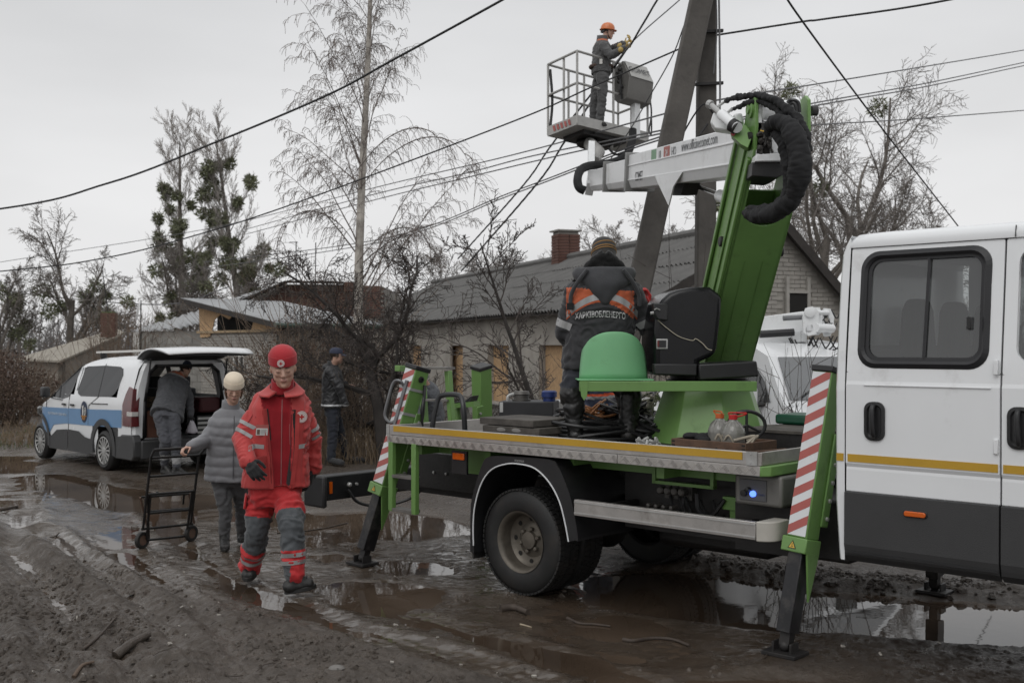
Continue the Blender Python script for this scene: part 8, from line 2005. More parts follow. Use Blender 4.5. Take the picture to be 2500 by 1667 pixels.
    mb=MB(); hand_prims(mb,J['wrL'],(PX(757,1190,8.05)-PX(766,1143,8.08)),(-.8,.0,-.2),(0,-1,-.1),.55,1.12,fat=1.15); chain(mb,[J['wrL']-(J['wrL']-J['elL']).normalized()*.04,J['wrL']+Vector((0,0,-.02))],[.044,.036]); blob(mb,'glove',[M_gl],t,.0055,1)
    # trousers with grey knees and two silver bands
    M_tr=cloth('bright_red_trousers',(.42,.016,.019),.75,120,dirt=.15,dcol=(.2,.03,.02)); M_kn=cloth('slate_grey_knee_panel',(.060,.066,.072),.8,140,dirt=.2)
    mb=MB(); torso(mb,[(J['pel']-ZT*.13,.165,.120),(J['pel']-ZT*.02,.19,.135),(J['pel']+ZT*.10,.185,.13)],right)
    for h_,k_,a_ in (('hpR','knR','anR'),('hpL','knL','anL')): chain(mb,[J[h_]-ZT*.05,J[h_].lerp(J[k_],.5)-ZT*.02,J[k_],J[k_].lerp(J[a_],.5),J[a_]+ZT*.02],[.108,.102,.086,.086,.080],18)
    def zt(c,n_):
        left=(c-J['pel']).dot(right)>0.0; k_,a_,h_=('knL','anL','hpL') if left else ('knR','anR','hpR')
        t1,_=seg_t(c,J[k_],J[a_]); t0,_=seg_t(c,J[h_],J[k_]); 
        if left and c.z<.22 and (c-J[a_]).dot(right)<-.035: return 1
        side=(c-J[k_]).dot(right)
        if n_.dot(fwd)>-.35 and t0>.66 and t1<.46: return 1
        return 0
    def wt(c,n_):
        left=(c-J['pel']).dot(right)>0.0; k_,a_,h_=('knL','anL','hpL') if left else ('knR','anR','hpR')
        return limbfold([(J[h_],J[k_]),(J[k_],J[a_])],.013,46,7 if left else 9)(c,n_)
    tb_=blob(mb,'trousers',[M_tr,M_kn,M_ref],t,.0095,2,zt,wt); TT=bvh(tb_)
    for k_,a_ in (('knR','anR'),('knL','anL')):
        for t_ in (.56,.71): ringband(t,tb_,TT,J[k_],J[a_],t_,.030,M_ref)
    mb=MB(); mb.prism([J['hpR']+Vector((-.105,-.02,-.02)),J['hpR']+Vector((-.085,-.09,-.03)),J['hpR']+Vector((-.10,-.09,-.13)),J['hpR']+Vector((-.118,-.02,-.12))],Vector((-.014,-.006,0))); mb.build('thigh_pocket',M_tr,t,bevel=.005)
    M_bt=mat('black_boot_leather',(.014,.014,.014),.55,var=.3,dirt=.35,dcol=(.05,.042,.035),bump=.2,bs=60)
    boot(t,J['anR']-ZT*.03,toR,M_bt,1.2,z=.05); boot(t,J['anL']-ZT*.03,toL,M_bt,1.2,z=.0)
M_bwhite=mat('badge_white',(.62,.60,.58),.5); M_bred=mat('badge_red',(.42,.02,.02),.5)
red_man()
# ---------------------------------------------------------------- generic clothed figure
def figure(label,J,fh,headdir,jm,tm,jzone=None,tzone=None,s=1.0,jl=.0,hem=.03,hands=None,gloves=None,eyes='open',bootm=None,toes=None,hat=None,puff=None,jr=(.235,.15),sleeve=(.08,.066,.052),thigh=(.10,.09,.075,.07,.066),nameboot='boot',hipd=.11,seedw=0,slim=1.0,vox=.012,boothi=.12,bootfat=1.0,skin=None,roll=0,headprims=True):
    base=Vector((J['pel'].x,J['pel'].y,min(J['anR'].z,J['anL'].z)-.09*s)); t=person(base,label); J=off(J,base)
    F=HF(J['head'],headdir,roll); right=(J['shL']-J['shR']); right.normalize(); up=(J['neck']-J['pel']).normalized(); fwd=Vector(fh).normalized()
    mb=MB(); head_prims(mb,F,s,slim); chain(mb,[J['head']+F.to_3x3()@Vector((0,-.015*s,-.06*s)),J['neck']-up*.03],[.054*s,.060*s]); torso(mb,[(J['pel'],.13*s,.09*s),(J['pel'].lerp(J['neck'],.5),.13*s,.09*s),(J['neck']-up*.08*s,.12*s,.07*s)],right)
    Fi=F.inverted()
    if hands:
        for h in hands: hand_prims(mb,*[(x-base) if i==0 else x for i,x in enumerate(h[:4])],curl=h[4],s=s*.95); chain(mb,[(h[0]-base)-Vector(h[1]).normalized()*.035,h[0]-base],[.026*s,.025*s])
    def zb(c,n_):
        l=Fi@c
        if l.length>.2: return 0
        if l.y>.083*s and abs(l.x)<.021*s and -.075*s<l.z<-.054*s: return 1
        if (l.y<-.02*s or (abs(l.x)>.058*s and l.y<.02*s)) and l.z>(-.02 if l.y>-.06 else -.075)*s: return 2
        return 0
    blob(mb,'body',[skin or M_skin,M_lip,M_hair],t,.0065,4,zb); face_bits(t,F,s,eyes)
    # jacket
    H0=J['pel']+up*hem; H1=J['neck']; a,b=jr
    mb=MB(); tp=lambda h:H0.lerp(H1,h)
    torso(mb,[(H0-up*jl,a*1.02*s,b*1.02*s),(tp(.12),a*.98*s,b*s),(tp(.38),a*.90*s,b*.97*s),(tp(.66),a*.93*s,b*.98*s),(tp(.82),a*.88*s,b*.88*s),(tp(.92),a*.66*s,b*.68*s),(tp(1.0),a*.40*s,b*.52*s)],right)
    shR=J['shR']+right*.03*s-up*.015; shL=J['shL']-right*.03*s-up*.015
    for sh,el,wr_ in ((shR,J['elR'],J['wrR']),(shL,J['elL'],J['wrL'])): chain(mb,[sh,el,wr_],[k*s for k in sleeve],14); mb.sph(sh,sleeve[0]*1.03*s,14)
    ctx=dict(J=J,right=right,up=up,fwd=fwd,H0=H0,H1=H1,shR=shR,shL=shL,t=t,F=F,s=s,base=base)
    segs=[(shR,J['elR']),(J['elR'],J['wrR']),(H0,H1),(shL,J['elL']),(J['elL'],J['wrL'])]
    lf=limbfold(segs,.010*s,48,seedw)
    def wj(c,n_):
        if puff:
            h=(c-H0).dot(up); q=h*2*math.pi/puff; arms=min(seg_t(c,shR,J['elR'])[1],seg_t(c,J['elR'],J['wrR'])[1])
            return .0085*abs(math.sin(q*.5+noise.noise(c*5)*.8))**.6+.004*noise.noise(c*22)-.006
        return lf(c,n_)+.005*noise.noise(Vector((c.x*16,c.y*10,c.z*7)))
    mats=jm if isinstance(jm,(list,tuple)) else [jm]
    ctx['jacket']=blob(mb,'jacket',mats,t,vox*.95,2,(lambda c,n_:jzone(c,n_,ctx)) if jzone else None,wj)
    mb=MB(); mb.grid(lambda a_,b_:J['neck']+(right*math.cos(a_*2*math.pi)*(.072+.010*(1-b_))+fwd*math.sin(a_*2*math.pi)*(.072+.012*(1-b_)))*s+up*(-.04+.115*b_)*s,26,4); mb.build('collar',mats[0],t,solid=.014,smooth=70)
    # trousers
    mb=MB(); torso(mb,[(J['pel']-up*.12*s,.150*s,hipd*s),(J['pel'],.172*s,(hipd+.015)*s),(J['pel']+up*.12*s,.165*s,(hipd+.01)*s)],right)
    th=[k*s for k in thigh]
    for h_,k_,a_ in (('hpR','knR','anR'),('hpL','knL','anL')): chain(mb,[J[h_]-up*.03*s,J[h_].lerp(J[k_],.5),J[k_],J[k_].lerp(J[a_],.5),J[a_]],th,16)
    lt=limbfold([(J['hpR'],J['knR']),(J['knR'],J['anR'])],.010*s,46,seedw+2); lt2=limbfold([(J['hpL'],J['knL']),(J['knL'],J['anL'])],.010*s,46,seedw+4)
    tms=tm if isinstance(tm,(list,tuple)) else [tm]
    blob(mb,'trousers',tms,t,vox,2,(lambda c,n_:tzone(c,n_,ctx)) if tzone else None,lambda c,n_:(lt if (c-J['pel']).dot(right)<0 else lt2)(c,n_))
    for k,(a_,to) in enumerate((('anR',toes[0]),('anL',toes[1]))): to=to-base; boot(t,J[a_]-ZT*.02*s,to,bootm or mat('black_boot_leather',(0,0,0)),s,z=to.z,hi=boothi,name=nameboot,fat=bootfat)
    if gloves:
        for g in gloves:
            mb=MB(); hand_prims(mb,g[0]-base,g[1],g[2],g[3],g[4],s*1.08,fat=1.2); chain(mb,[(g[0]-base)-Vector(g[1]).normalized()*.06,g[0]-base],[.045*s,.036*s]); blob(mb,'glove',[g[5]],t,.0065,1)
    if hat: hat(t,F,s)
    return t,ctx
M_boot=MATS['black_boot_leather']
# ---------------------------------------------------------------- woman with the trolley
J=dict(head=PX(571,948,9.30),neck=PX(563,996,9.40),shR=PX(530,1022,9.42),shL=PX(600,1022,9.42),elR=PX(506,1072,9.35),wrR=PX(468,1090,9.16),elL=PX(612,1080,9.42),wrL=PX(610,1135,9.4),pel=PX(560,1150,9.45),hpR=PX(541,1158,9.45),hpL=PX(582,1158,9.45),knR=PX(549,1240,9.40),knL=PX(590,1235,9.6),anR=PX(548,1312,9.42),anL=PX(590,1300,9.72))
M_puff=cloth('grey_quilted_coat',(.155,.155,.165),.55,150,var=.05); M_jean=cloth('faded_grey_jeans',(.055,.055,.058),.85,200,dirt=.15)
def whead(t,F,s):
    beanie(t,F,s*1.03,cloth('cream_knit_hat',(.66,.57,.45),.9,180),low=.030,band=.045)
    mb=MB(F); 
    for sx in (-1,1): mb.tube([(sx*.066*s,-.02*s,.0),(sx*.070*s,.0,-.05*s),(sx*.062*s,.01,-.10*s)],[.016*s,.014*s,.006*s],8)
    mb.build('hair',mat('brown_hair',(.09,.05,.03),.7),t)
wt_,wc=figure('woman in grey quilted coat and cream knit hat pulling the hand trolley',J,(.15,-.98,0),(.30,-.92,-.42),M_puff,M_jean,s=.93,hem=-.02,jl=.05,puff=.085,jr=(.225,.17),sleeve=(.082,.072,.056),thigh=(.100,.088,.064,.060,.046),eyes='down',
  hands=[(J['wrR'],PX(452,1094,9.12)-PX(468,1090,9.16)+Vector((-.02,-.02,-.005)),(.1,.1,-1),(.1,-1,.1),1.15)],toes=(GR(550,1346),GR(592,1325)),hat=whead,slim=.93,seedw=4,vox=.011)
mb=MB(); ctx=wc; 
mb.tube([ctx['H0'].lerp(ctx['H1'],h)+ctx['right']*.05+ctx['fwd']*.165 for h in (-.05,.3,.6,.9)],.004,5); mb.build('coat_zip',mat('dark_grey_seam',(.06,.06,.065),.6),wt_)
# ---------------------------------------------------------------- man in the navy cap
J=dict(head=PX(822,868,16.0),neck=PX(812,893,16.05),shR=PX(806,905,15.82),shL=PX(814,903,16.25),elR=PX(828,945,15.80),wrR=PX(842,985,15.82),elL=PX(826,935,16.3),wrL=PX(844,940,16.35),pel=PX(812,995,16.05),hpR=PX(812,998,15.95),hpL=PX(812,998,16.14),knR=PX(812,1065,15.92),knL=PX(832,1062,16.2),anR=PX(808,1118,15.9),anL=PX(845,1116,16.22))
M_bj=cloth('black_nylon_jacket',(.016,.016,.018),.5,90,bump=.25); M_nt=cloth('dark_navy_trousers',(.016,.019,.028),.85)
def caphat(t,F,s):
    m=cloth('navy_cap',(.030,.036,.065),.85); mb=MB(F); n=28
    H=[(.03,1.0),(.06,1.0),(.085,.93),(.105,.75),(.117,.45),(.121,.0)]
    for z,k in H:
        for j in range(n): a=2*math.pi*j/n; mb.av((.083*k*math.cos(a)*s,(-.010+.100*k*math.sin(a))*s,z*s))
    for i in range(len(H)-1):
        for j in range(n): j2=(j+1)%n; mb.af((i*n+j,i*n+j2,(i+1)*n+j2,(i+1)*n+j))
    mb.build('cap',m,t,smooth=70); mb=MB(F); mb.grid(lambda a,b:Vector(((a-.5)*.14*s,(.07+.075*b-.05*(a-.5)**2*4*.5)*s,(.032-.012*b-.02*(2*a-1)**2)*s)),10,4); mb.build('cap_visor',m,t,solid=.004); 
    mb=MB(F); mb.box((.03*s,.091*s,.065*s),(.02,.006,.012)); mb.build('cap_emblem',mat('dull_red_print',(.3,.03,.03),.6),t)
mt_,mc=figure('man in navy cap and black jacket standing in profile by the dry stalks',J,(1,-.1,0),(.92,.30,-.06),[M_bj,M_wht],M_nt,s=1.0,hem=.0,hands=[(J['wrL'],Vector((1,0,.05)),(0,.2,-1),(0,-1,0),.5)],jzone=lambda c,n_,x:1 if abs((c-x['H0']).dot(x['up'])-.045)<.010 else 0,toes=(PX(838,1136,15.6),PX(890,1128,16.1)),hat=caphat,jr=(.21,.16),seedw=8,bootm=cloth('dark_trainer',(.02,.02,.022)))
mt_.location.z+=.0
mb=MB(); c=mc['J']['neck']; mb.sph(c+Vector((-.07,.0,-.02)),(.085,.12,.06),14); mb.build('hood',M_bj,mt_)
# ---------------------------------------------------------------- worker leaning into the van
M_gw=cloth('grey_work_jacket',(.058,.060,.066),.85,110,dirt=.12); M_gt=cloth('grey_work_trousers',(.060,.062,.072),.85,110,dirt=.2); M_ora=cloth('orange_work_panel',(.42,.10,.03),.8); M_band=MATS['silver_reflective_band']
J=dict(head=PX(452,900,15.45),neck=PX(432,915,15.25),shR=PX(454,935,15.20),shL=PX(396,930,14.95),elR=PX(462,975,15.20),wrR=PX(464,1012,15.15),elL=PX(392,965,15.40),wrL=PX(395,985,15.65),pel=PX(408,1012,14.75),hpR=PX(424,1015,14.75),hpL=PX(392,1012,14.70),knR=PX(430,1080,14.65),knL=PX(402,1078,14.60),anR=PX(430,1135,14.67),anL=PX(402,1130,14.75))
def wz(c,n_,x):
    h=(c-x['H0']).dot(x['up'])/(x['H1']-x['H0']).length
    if h>.90: return 1
    if h>.83: return 2
    return 0
def wtz(c,n_,x): return 1 if .16<c.z-0<.24 and False else (1 if abs(seg_t(c,x['J']['knR'],x['J']['anR'])[0]-.66)<.09 or abs(seg_t(c,x['J']['knL'],x['J']['anL'])[0]-.66)<.09 else 0)
def navyhat(t,F,s): beanie(t,F,s,cloth('navy_knit_hat',(.025,.032,.055),.9),fold=True)
bt_,bc=figure('worker in grey and orange jacket leaning into the open van boot',J,(.3,.95,-.1),(.5,.80,-.35),[M_gw,M_ora,M_band],[M_gt,M_band],jzone=wz,tzone=wtz,s=.93,hem=.0,jl=.03,gloves=[(J['wrR'],Vector((0,-.02,-1)),(.1,1,0),(.5,.3,-.2),.6,MATS['black_knit_glove']),(J['wrL'],Vector((0,1,-.2)),(0,-.2,-1),(.5,.3,-.2),.6,MATS['black_knit_glove'])],toes=(GR(460,1160),GR(424,1162)),hat=navyhat,seedw=11,jr=(.24,.165))
bg_=thing('plastic_bag',J['wrR']+Vector((.03,-.03,-.08)),'small pale plastic bag hanging from the black glove at the van boot','bag'); mb=MB()
mb.grid(lambda a,b:Vector((math.cos(a*6.283)*(.012+.07*b**.7)*(1+.15*math.sin(a*19)),math.sin(a*6.283)*(.01+.04*b),-.17*b+.01*math.sin(a*13))),20,6); mb.build('bag_body',mat('pale_polythene',(.36,.34,.37),.3,var=.2),bg_,solid=.002,smooth=60)
# ---------------------------------------------------------------- worker standing on the deck, back to us
J=dict(head=PX(1474,630,8.07),neck=PX(1474,668,7.98),shR=PX(1548,712,8.00),shL=PX(1400,712,8.00),elR=PX(1584,800,8.05),wrR=PX(1580,752,8.38),elL=PX(1380,810,8.05),wrL=PX(1405,850,8.31),pel=PX(1462,890,8.03),hpR=PX(1512,900,8.03),hpL=PX(1418,900,8.03),knR=PX(1536,965,8.01),knL=PX(1398,960,7.95),anR=PX(1533,1060,7.95),anL=PX(1405,1050,7.95))
M_kw=cloth('dark_charcoal_work_jacket',(.028,.028,.031),.85,110,dirt=.15,dcol=(.05,.046,.042)); M_kt=cloth('navy_black_work_trousers',(.016,.018,.025),.9)
def kz(c,n_,x):
    h=(c-x['H0']).dot(x['up'])/(x['H1']-x['H0']).length; r=(c-x['H0']).dot(x['right']); s1,dR=seg_t(c,x['shR'],x['J']['elR']); s2,dL=seg_t(c,x['shL'],x['J']['elL'])
    tgt=.70-.55*(abs(r)/.24)**2*.30   # bands sweep down to the sides
    if abs(r)<.245:
        if h>tgt+.075 : return 1 if h<.83 else 0
        if h>tgt-.012: return 1
        return 0
    return 0
M_or2=cloth('rust_orange_panel',(.40,.085,.03),.8)
M_wel=mat('black_rubber_boot',(.012,.012,.012),.35,var=.3,dirt=.35,dcol=(.06,.052,.045),bump=.3,bs=14)
def khat(t,F,s):
    m=cloth('dark_striped_hat',(.035,.032,.030),.9,200); so_=cloth('ochre_yarn_stripe',(.35,.19,.06),.9)
    beanie(t,F,s*1.06,m,low=-.035,band=.085,fold=False,stripes=[(.045,1.0,so_),(.078,.95,so_),(.028,1.01,so_)])
kt_,kc=figure('worker on the truck deck seen from behind, dark jacket with white lettering and rubber boots',J,(0,1,0),(.05,.95,-.32),[M_kw,M_or2,M_band],[M_kt,M_wel],jzone=kz,tzone=lambda c,n_,x:1 if min(seg_t(c,x['J']['knR'],x['J']['anR'])[1],seg_t(c,x['J']['knL'],x['J']['anL'])[1])<.3 and c.z<.43 else 0,s=1.0,hem=.0,jl=.03,jr=(.275,.175),sleeve=(.098,.080,.062),thigh=(.125,.115,.098,.075,.066),eyes='open',hat=khat,seedw=21,vox=.010,
   gloves=[(J['wrR'],Vector((.1,-.05,1)),(-.8,.3,0),(.2,-.9,.0),.9,cloth('red_rubber_glove',(.42,.02,.02),.6)),(J['wrL'],Vector((.4,.6,.1)),(0,.1,-1),(.8,0,0),.6,MATS['red_rubber_glove'])],toes=(TM@Lc(0,0,0)*0+Vector((PX(1540,1000,8.18).x,8.16,DZ+.005)),Vector((PX(1400,1000,8.18).x,8.16,DZ+.005))),bootm=M_wel,boothi=.30,bootfat=1.18,nameboot='rubber_boot')
Jk=kc['J']; nk=Jk['neck']
# hood lying on the back, fur collar, lettering
mb=MB()
def hoodf(a,b):
    x=(a-.5)*2; w_=.205*(1-.60*b**1.6); y=-.150-.045*math.sin(b*2.8)*(1-x*x)-.0; z=.055-.27*b*(1-.45*abs(x)**1.6)-.02; return nk+Vector((x*w_*(1+.25*math.sin(b*3)),y+.10*abs(x)**2*(1-b*.4)+.02,z))
mb.grid(hoodf,18,12)
for i,v in enumerate(mb.v): mb.v[i]=v+Vector((0,-.012*noise.noise(v*14)-.006*noise.noise(v*40),.006*noise.noise(v*22)))
mb.build('hood',cloth('charcoal_hood',(.040,.041,.045),.85),kt_,solid=.03,smooth=70)
mb=MB()
for sx in (-1,1):
    mb.tube(bez([nk+Vector((0,-.085,.125)),nk+Vector((sx*.09,-.08,.075)),nk+Vector((sx*.17,-.05,-.01)),nk+Vector((sx*.235,-.035,-.062))],6),[.052,.050,.046,.042,.036,.035,.034,.033,.031,.029,.026,.024,.022,.02,.018,.016,.013,.010,.006],10)
mb.tube([nk+Vector((.088*math.cos(a),.012+.092*math.sin(a),.055+.012*math.sin(a*3))) for a in [2*math.pi*k/24 for k in range(24)]],.042,10,closed=True)
c_=blob(mb,'fur_collar',[cloth('black_fleece_collar',(.007,.007,.007),1.0,60,bump=.6)],kt_,.010,2,None,folds(.006,40,40))
mb=MB(); 
for sx in (-1,1): mb.tube(bez([nk+Vector((sx*.13,-.145,.02)),nk+Vector((sx*.20,-.13,-.07)),nk+Vector((sx*.245,-.10,-.16)),nk+Vector((sx*.25,-.09,-.24))],5),[.015]*16,8)
mb.build('hood_edge',MATS['charcoal_hood'],kt_)
for sx in (-1,): MB().box(nk+Vector((sx*.252,-.105,-.245)),(.05,.02,.05)).build('velcro_tab',M_cloth,kt_)
KT=bvh(kc['jacket'])
def backband(f0,f1,m,off,x0=-.26,x1=.26,n=30):
    mb=MB(); ax=kc['H0']; L_=(kc['H1']-kc['H0']).length
    def pt(x,h):
        p=kc['H0'].lerp(kc['H1'],h)+kc['right']*x; q=KT.ray_cast(p+Vector((0,-.6,0)),Vector((0,1,0)))
        return q[0]+Vector((0,-off,0)) if q[0] is not None and abs(q[0].y-p.y)<.28 else None
    for k in range(n):
        a,b=x0+(x1-x0)*k/n,x0+(x1-x0)*(k+1)/n; Q=[pt(a,f0(a)),pt(b,f0(b)),pt(b,f1(b)),pt(a,f1(a))]
        if all(v is not None for v in Q): mb.poly(Q)
    mb.build('reflective_band' if m is M_band else 'piping',m,kt_,smooth=70)
tg_=lambda x:.70-.165*(x/.24)**2
backband(lambda x:tg_(x)+.005,lambda x:tg_(x)+.078,M_band,.004); backband(lambda x:tg_(x)-.016,lambda x:tg_(x)+.006,M_or2,.003)
for p_,q_ in ((kc['shR'],Jk['elR']),(kc['shL'],Jk['elL'])): ringband(kt_,kc['jacket'],KT,p_,q_,.80,.055,M_band)
cz_=PX(1466,768,7.85)-kc['base']
def wrapb(co): return Vector((co.x,co.y-.5*co.x**2,co.z))
txt=textobj('lettering','ХАРКІВОБЛЕНЕРГО',.060,mat('grey_white_print',(.42,.42,.42),.6),kt_,frame(Vector((cz_.x,kc['J']['pel'].y-.200,cz_.z)),(1,0,0),(0,0,1)),sx=.62,wrapfn=wrapb,bold=.0012,extr=.002)
stick(txt,kc['jacket'],Vector((0,-1,0)),.004)
# ---------------------------------------------------------------- worker in the basket
J=dict(head=PX(1484,78,15.45),neck=PX(1470,98,15.45),shR=PX(1474,112,15.25),shL=PX(1462,110,15.62),elR=PX(1492,136,15.2),wrR=PX(1525,118,15.1),elL=PX(1490,122,15.65),wrL=PX(1522,108,15.35),pel=PX(1468,178,15.45),hpR=PX(1470,182,15.35),hpL=PX(1464,182,15.55),knR=PX(1470,242,15.32),knL=PX(1452,242,15.55),anR=PX(1464,296,15.35),anL=PX(1448,294,15.58))
M_ww=cloth('mid_grey_overall',(.075,.075,.076),.85)
def helmet(t,F,s):
    m=mat('orange_helmet_shell',(.55,.16,.05),.35,coat=.2); mb=MB(F); n=28
    H=[(.018,1.12),(.024,1.16),(.032,1.02),(.07,.99),(.10,.88),(.125,.66),(.140,.34),(.144,0)]
    for z,k in H:
        for j in range(n): a=2*math.pi*j/n; mb.av((.095*k*math.cos(a)*s,(-.008+(.112+(.02 if z<.03 and math.sin(a)>.3 else 0))*k*math.sin(a))*s,z*s))
    for i in range(len(H)-1):
        for j in range(n): j2=(j+1)%n; mb.af((i*n+j,i*n+j2,(i+1)*n+j2,(i+1)*n+j))
    mb.af(list(range(n))[::-1]); mb.build('helmet',m,t,smooth=50); mb=MB(F)
    for sx in (-1,1): mb.tube([(sx*.085*s,-.0,.02*s),(sx*.068*s,.03*s,-.08*s),(0,.06*s,-.12*s)],.006*s,6)
    mb.tube([(-.08*s,-.03*s,.0),(0,-.10*s,-.01*s),(.08*s,-.03*s,.0)],.02*s,6); mb.build('chin_strap',M_black,t)
M_yg=cloth('yellow_leather_glove',(.42,.30,.10),.8)
ht_,hc_=figure('worker in orange helmet and grey overall working on the cables from the raised basket',J,(1,-.1,0),(.95,-.25,-.12),[M_ww,M_ora],M_ww,jzone=lambda c,n_,x:1 if ((c-x['H0']).dot(x['up'])/(x['H1']-x['H0']).length>.93) else 0,s=.90,hem=-.02,gloves=[(J['wrR'],Vector((.9,0,.4)),(.2,0,1),(0,-.9,.3),.9,M_yg),(J['wrL'],Vector((.9,0,.5)),(.2,0,1),(0,.9,.3),.9,M_yg)],toes=(PX(1480,308,15.30),PX(1462,308,15.56)),hat=helmet,jr=(.20,.15),seedw=31)
mb=MB(); c=hc_['J']['pel']+ZT*.08; mb.tube([c+Vector((.155*math.cos(a),.135*math.sin(a),0)) for a in [2*math.pi*k/20 for k in range(20)]],.026,8,closed=True); mb.build('tool_belt',mat('brown_leather_belt',(.06,.035,.025),.7),ht_); MB().box(c+Vector((-.02,-.175,.03)),(.04,.03,.07)).build('belt_tag',M_frame,ht_)
# ---------------------------------------------------------------- two people partly hidden behind the truck
J=dict(head=PX(1040,925,12.0),neck=PX(1042,945,12.0),shR=PX(1030,960,11.85),shL=PX(1062,962,12.1),elR=PX(1022,1000,11.8),wrR=PX(1016,1030,11.6),elL=PX(1068,1000,12.1),wrL=PX(1060,1040,12.0),pel=PX(1050,1045,12.1),hpR=PX(1044,1048,12.0),hpL=PX(1060,1048,12.15),knR=PX(1045,1135,12.0),knL=PX(1060,1135,12.15),anR=PX(1045,1215,12.05),anL=PX(1062,1212,12.2))
J=dict(head=PX(1030,922,15.15),neck=PX(1042,938,15.25),shR=PX(1032,955,15.05),shL=PX(1060,955,15.5),elR=PX(1020,1000,15.0),wrR=PX(1014,1030,14.9),elL=PX(1066,1000,15.5),wrL=PX(1060,1035,15.4),pel=PX(1062,1032,15.5),hpR=PX(1056,1036,15.4),hpL=PX(1070,1036,15.6),knR=PX(1050,1085,15.3),knL=PX(1066,1085,15.5),anR=PX(1056,1133,15.4),anL=PX(1070,1132,15.6))
figure('person in grey hooded top half hidden behind the rear outrigger',J,(-.3,-.9,0),(-.6,-.7,-.5),cloth('blue_grey_hoodie',(.085,.09,.10),.9),M_kt,s=.95,toes=(GR(1050,1146),GR(1062,1146)),hat=lambda t,F,s:beanie(t,F,s,MATS['blue_grey_hoodie'],low=-.03,band=.05,fold=False),seedw=41)
J=dict(head=PX(1458,880,11.0),neck=PX(1458,912,11.0),shR=PX(1428,935,11.1),shL=PX(1492,935,11.1),elR=PX(1420,980,11.1),wrR=PX(1430,1010,10.9),elL=PX(1500,980,11.1),wrL=PX(1490,1010,10.9),pel=PX(1460,1030,11.15),hpR=PX(1442,1035,11.15),hpL=PX(1478,1035,11.15),knR=PX(1442,1140,11.15),knL=PX(1478,1140,11.15),anR=PX(1442,1225,11.15),anL=PX(1478,1225,11.15))
def oz(c,n_,x):
    h=(c-x['H0']).dot(x['up'])/(x['H1']-x['H0']).length
    return 1 if (h<.22 or .60<h<.66 or h>.9) else (2 if .54<h<.60 or .22<h<.28 else 0)
J2={k:v+Vector((0,0,0)) for k,v in J.items()}
figure('person in navy and bright orange jacket behind the truck, under the green seat',J2,(0,1,0),(0,1,-.1),[cloth('navy_work_jacket',(.020,.026,.050),.85),cloth('hi_vis_orange',(.62,.09,.03),.7),M_band],M_kt,jzone=oz,s=.95,toes=(PX(1445,1260,11.3),PX(1480,1260,11.3)),hat=navyhat,seedw=51)
# ================================================================ CLODS, STICKS AND LITTER
def gh(x,y):
    i=min(max(int(np.searchsorted(ys,y)),1),len(ys)-1); j=min(max(int(np.searchsorted(xs,x)),1),len(xs)-1); return float(hgt[i,j])
rnd=random.Random(77); mb=MB()
RP_=gpts([(-200,1300),(40,1280),(230,1370),(420,1440),(640,1500),(900,1590),(1150,1667),(1150,1760),(-300,1760)])
def inpoly(x,y,P):
    c=False
    for i in range(len(P)):
        (ax,ay),(bx_,by_)=P[i],P[i-1]
        if (ay>y)!=(by_>y) and x<(bx_-ax)*(y-ay)/(by_-ay)+ax: c=not c
    return c
def lump(c,r):
    o=len(mb.v); n=6
    top=c+Vector((rnd.uniform(-.2,.2)*r,rnd.uniform(-.2,.2)*r,r*rnd.uniform(.5,.9)))
    mb.v.append(top)
    for k in range(n): a=6.283*k/n+rnd.uniform(-.3,.3); q=r*rnd.uniform(.6,1.25); mb.v.append(c+Vector((q*math.cos(a)*.75,q*math.sin(a)*.75,r*rnd.uniform(.2,.5))))
    for k in range(n): a=6.283*k/n+rnd.uniform(-.3,.3); q=r*rnd.uniform(.8,1.5); mb.v.append(c+Vector((q*math.cos(a),q*math.sin(a),-r*.4)))
    for k in range(n):
        k2=(k+1)%n; mb.f.append((o,o+1+k,o+1+k2)); mb.m.append(0); mb.f.append((o+1+k,o+1+n+k,o+1+n+k2,o+1+k2)); mb.m.append(0)
k=0
while k<3600:
    x=rnd.uniform(-3.6,1.2); y=rnd.uniform(4.6,9.5)
    if not inpoly(x,y,RP_) and rnd.random()>.10: continue
    if noise.noise(Vector((x*1.3,y*1.3,2)))<-.05 and rnd.random()<.8: continue
    z=gh(x,y)
    if z<-.02: continue
    lump(Vector((x,y,z-.001)),abs(rnd.gauss(0,.010))+.004); k+=1
for _ in range(900):
    t=rnd.random(); P=gpts([(1660,1362),(1900,1392),(2100,1420),(2450,1440)]); i=min(int(t*3),2); f=t*3-i; x=P[i][0]+(P[i+1][0]-P[i][0])*f+rnd.gauss(0,.12); y=P[i][1]+(P[i+1][1]-P[i][1])*f+rnd.gauss(0,.14)
    z=gh(x,y)
    if z>-.02: lump(Vector((x,y,z)),abs(rnd.gauss(0,.014))+.005)
tag(mb.build('mud_clods',M_mud,smooth=0,recalc=False),'crumbled clods lying on the churned mud',kind='stuff')
M_stick=mat('wet_brown_stick',(.045,.033,.025),.7,var=.35,vs=20,bump=.3)
M_pale=mat('pale_wood_sliver',(.30,.25,.18),.8,var=.3,vs=20)
mb=MB()
for k in range(260):
    x=rnd.uniform(-3.4,3.2); y=rnd.uniform(4.7,9.8)
    if k<190 and not inpoly(x,y,RP_): continue
    z=gh(x,y)
    if z<-.022: continue
    a=rnd.uniform(0,6.3); L=rnd.uniform(.03,.16); P=[Vector((x,y,z+.006))]; 
    for j in range(3): a+=rnd.gauss(0,.35); q=P[-1]+Vector((math.cos(a),math.sin(a),0))*L/3; q.z=max(gh(q.x,q.y),WATER)+.005+rnd.uniform(0,.006); P.append(q)
    ptube(mb,P,[.0035,.003,.0025,.0015],4)
tag(mb.build('twig_litter',M_stick,recalc=False),'small broken twigs strewn over the mud',kind='stuff')
mb=MB()
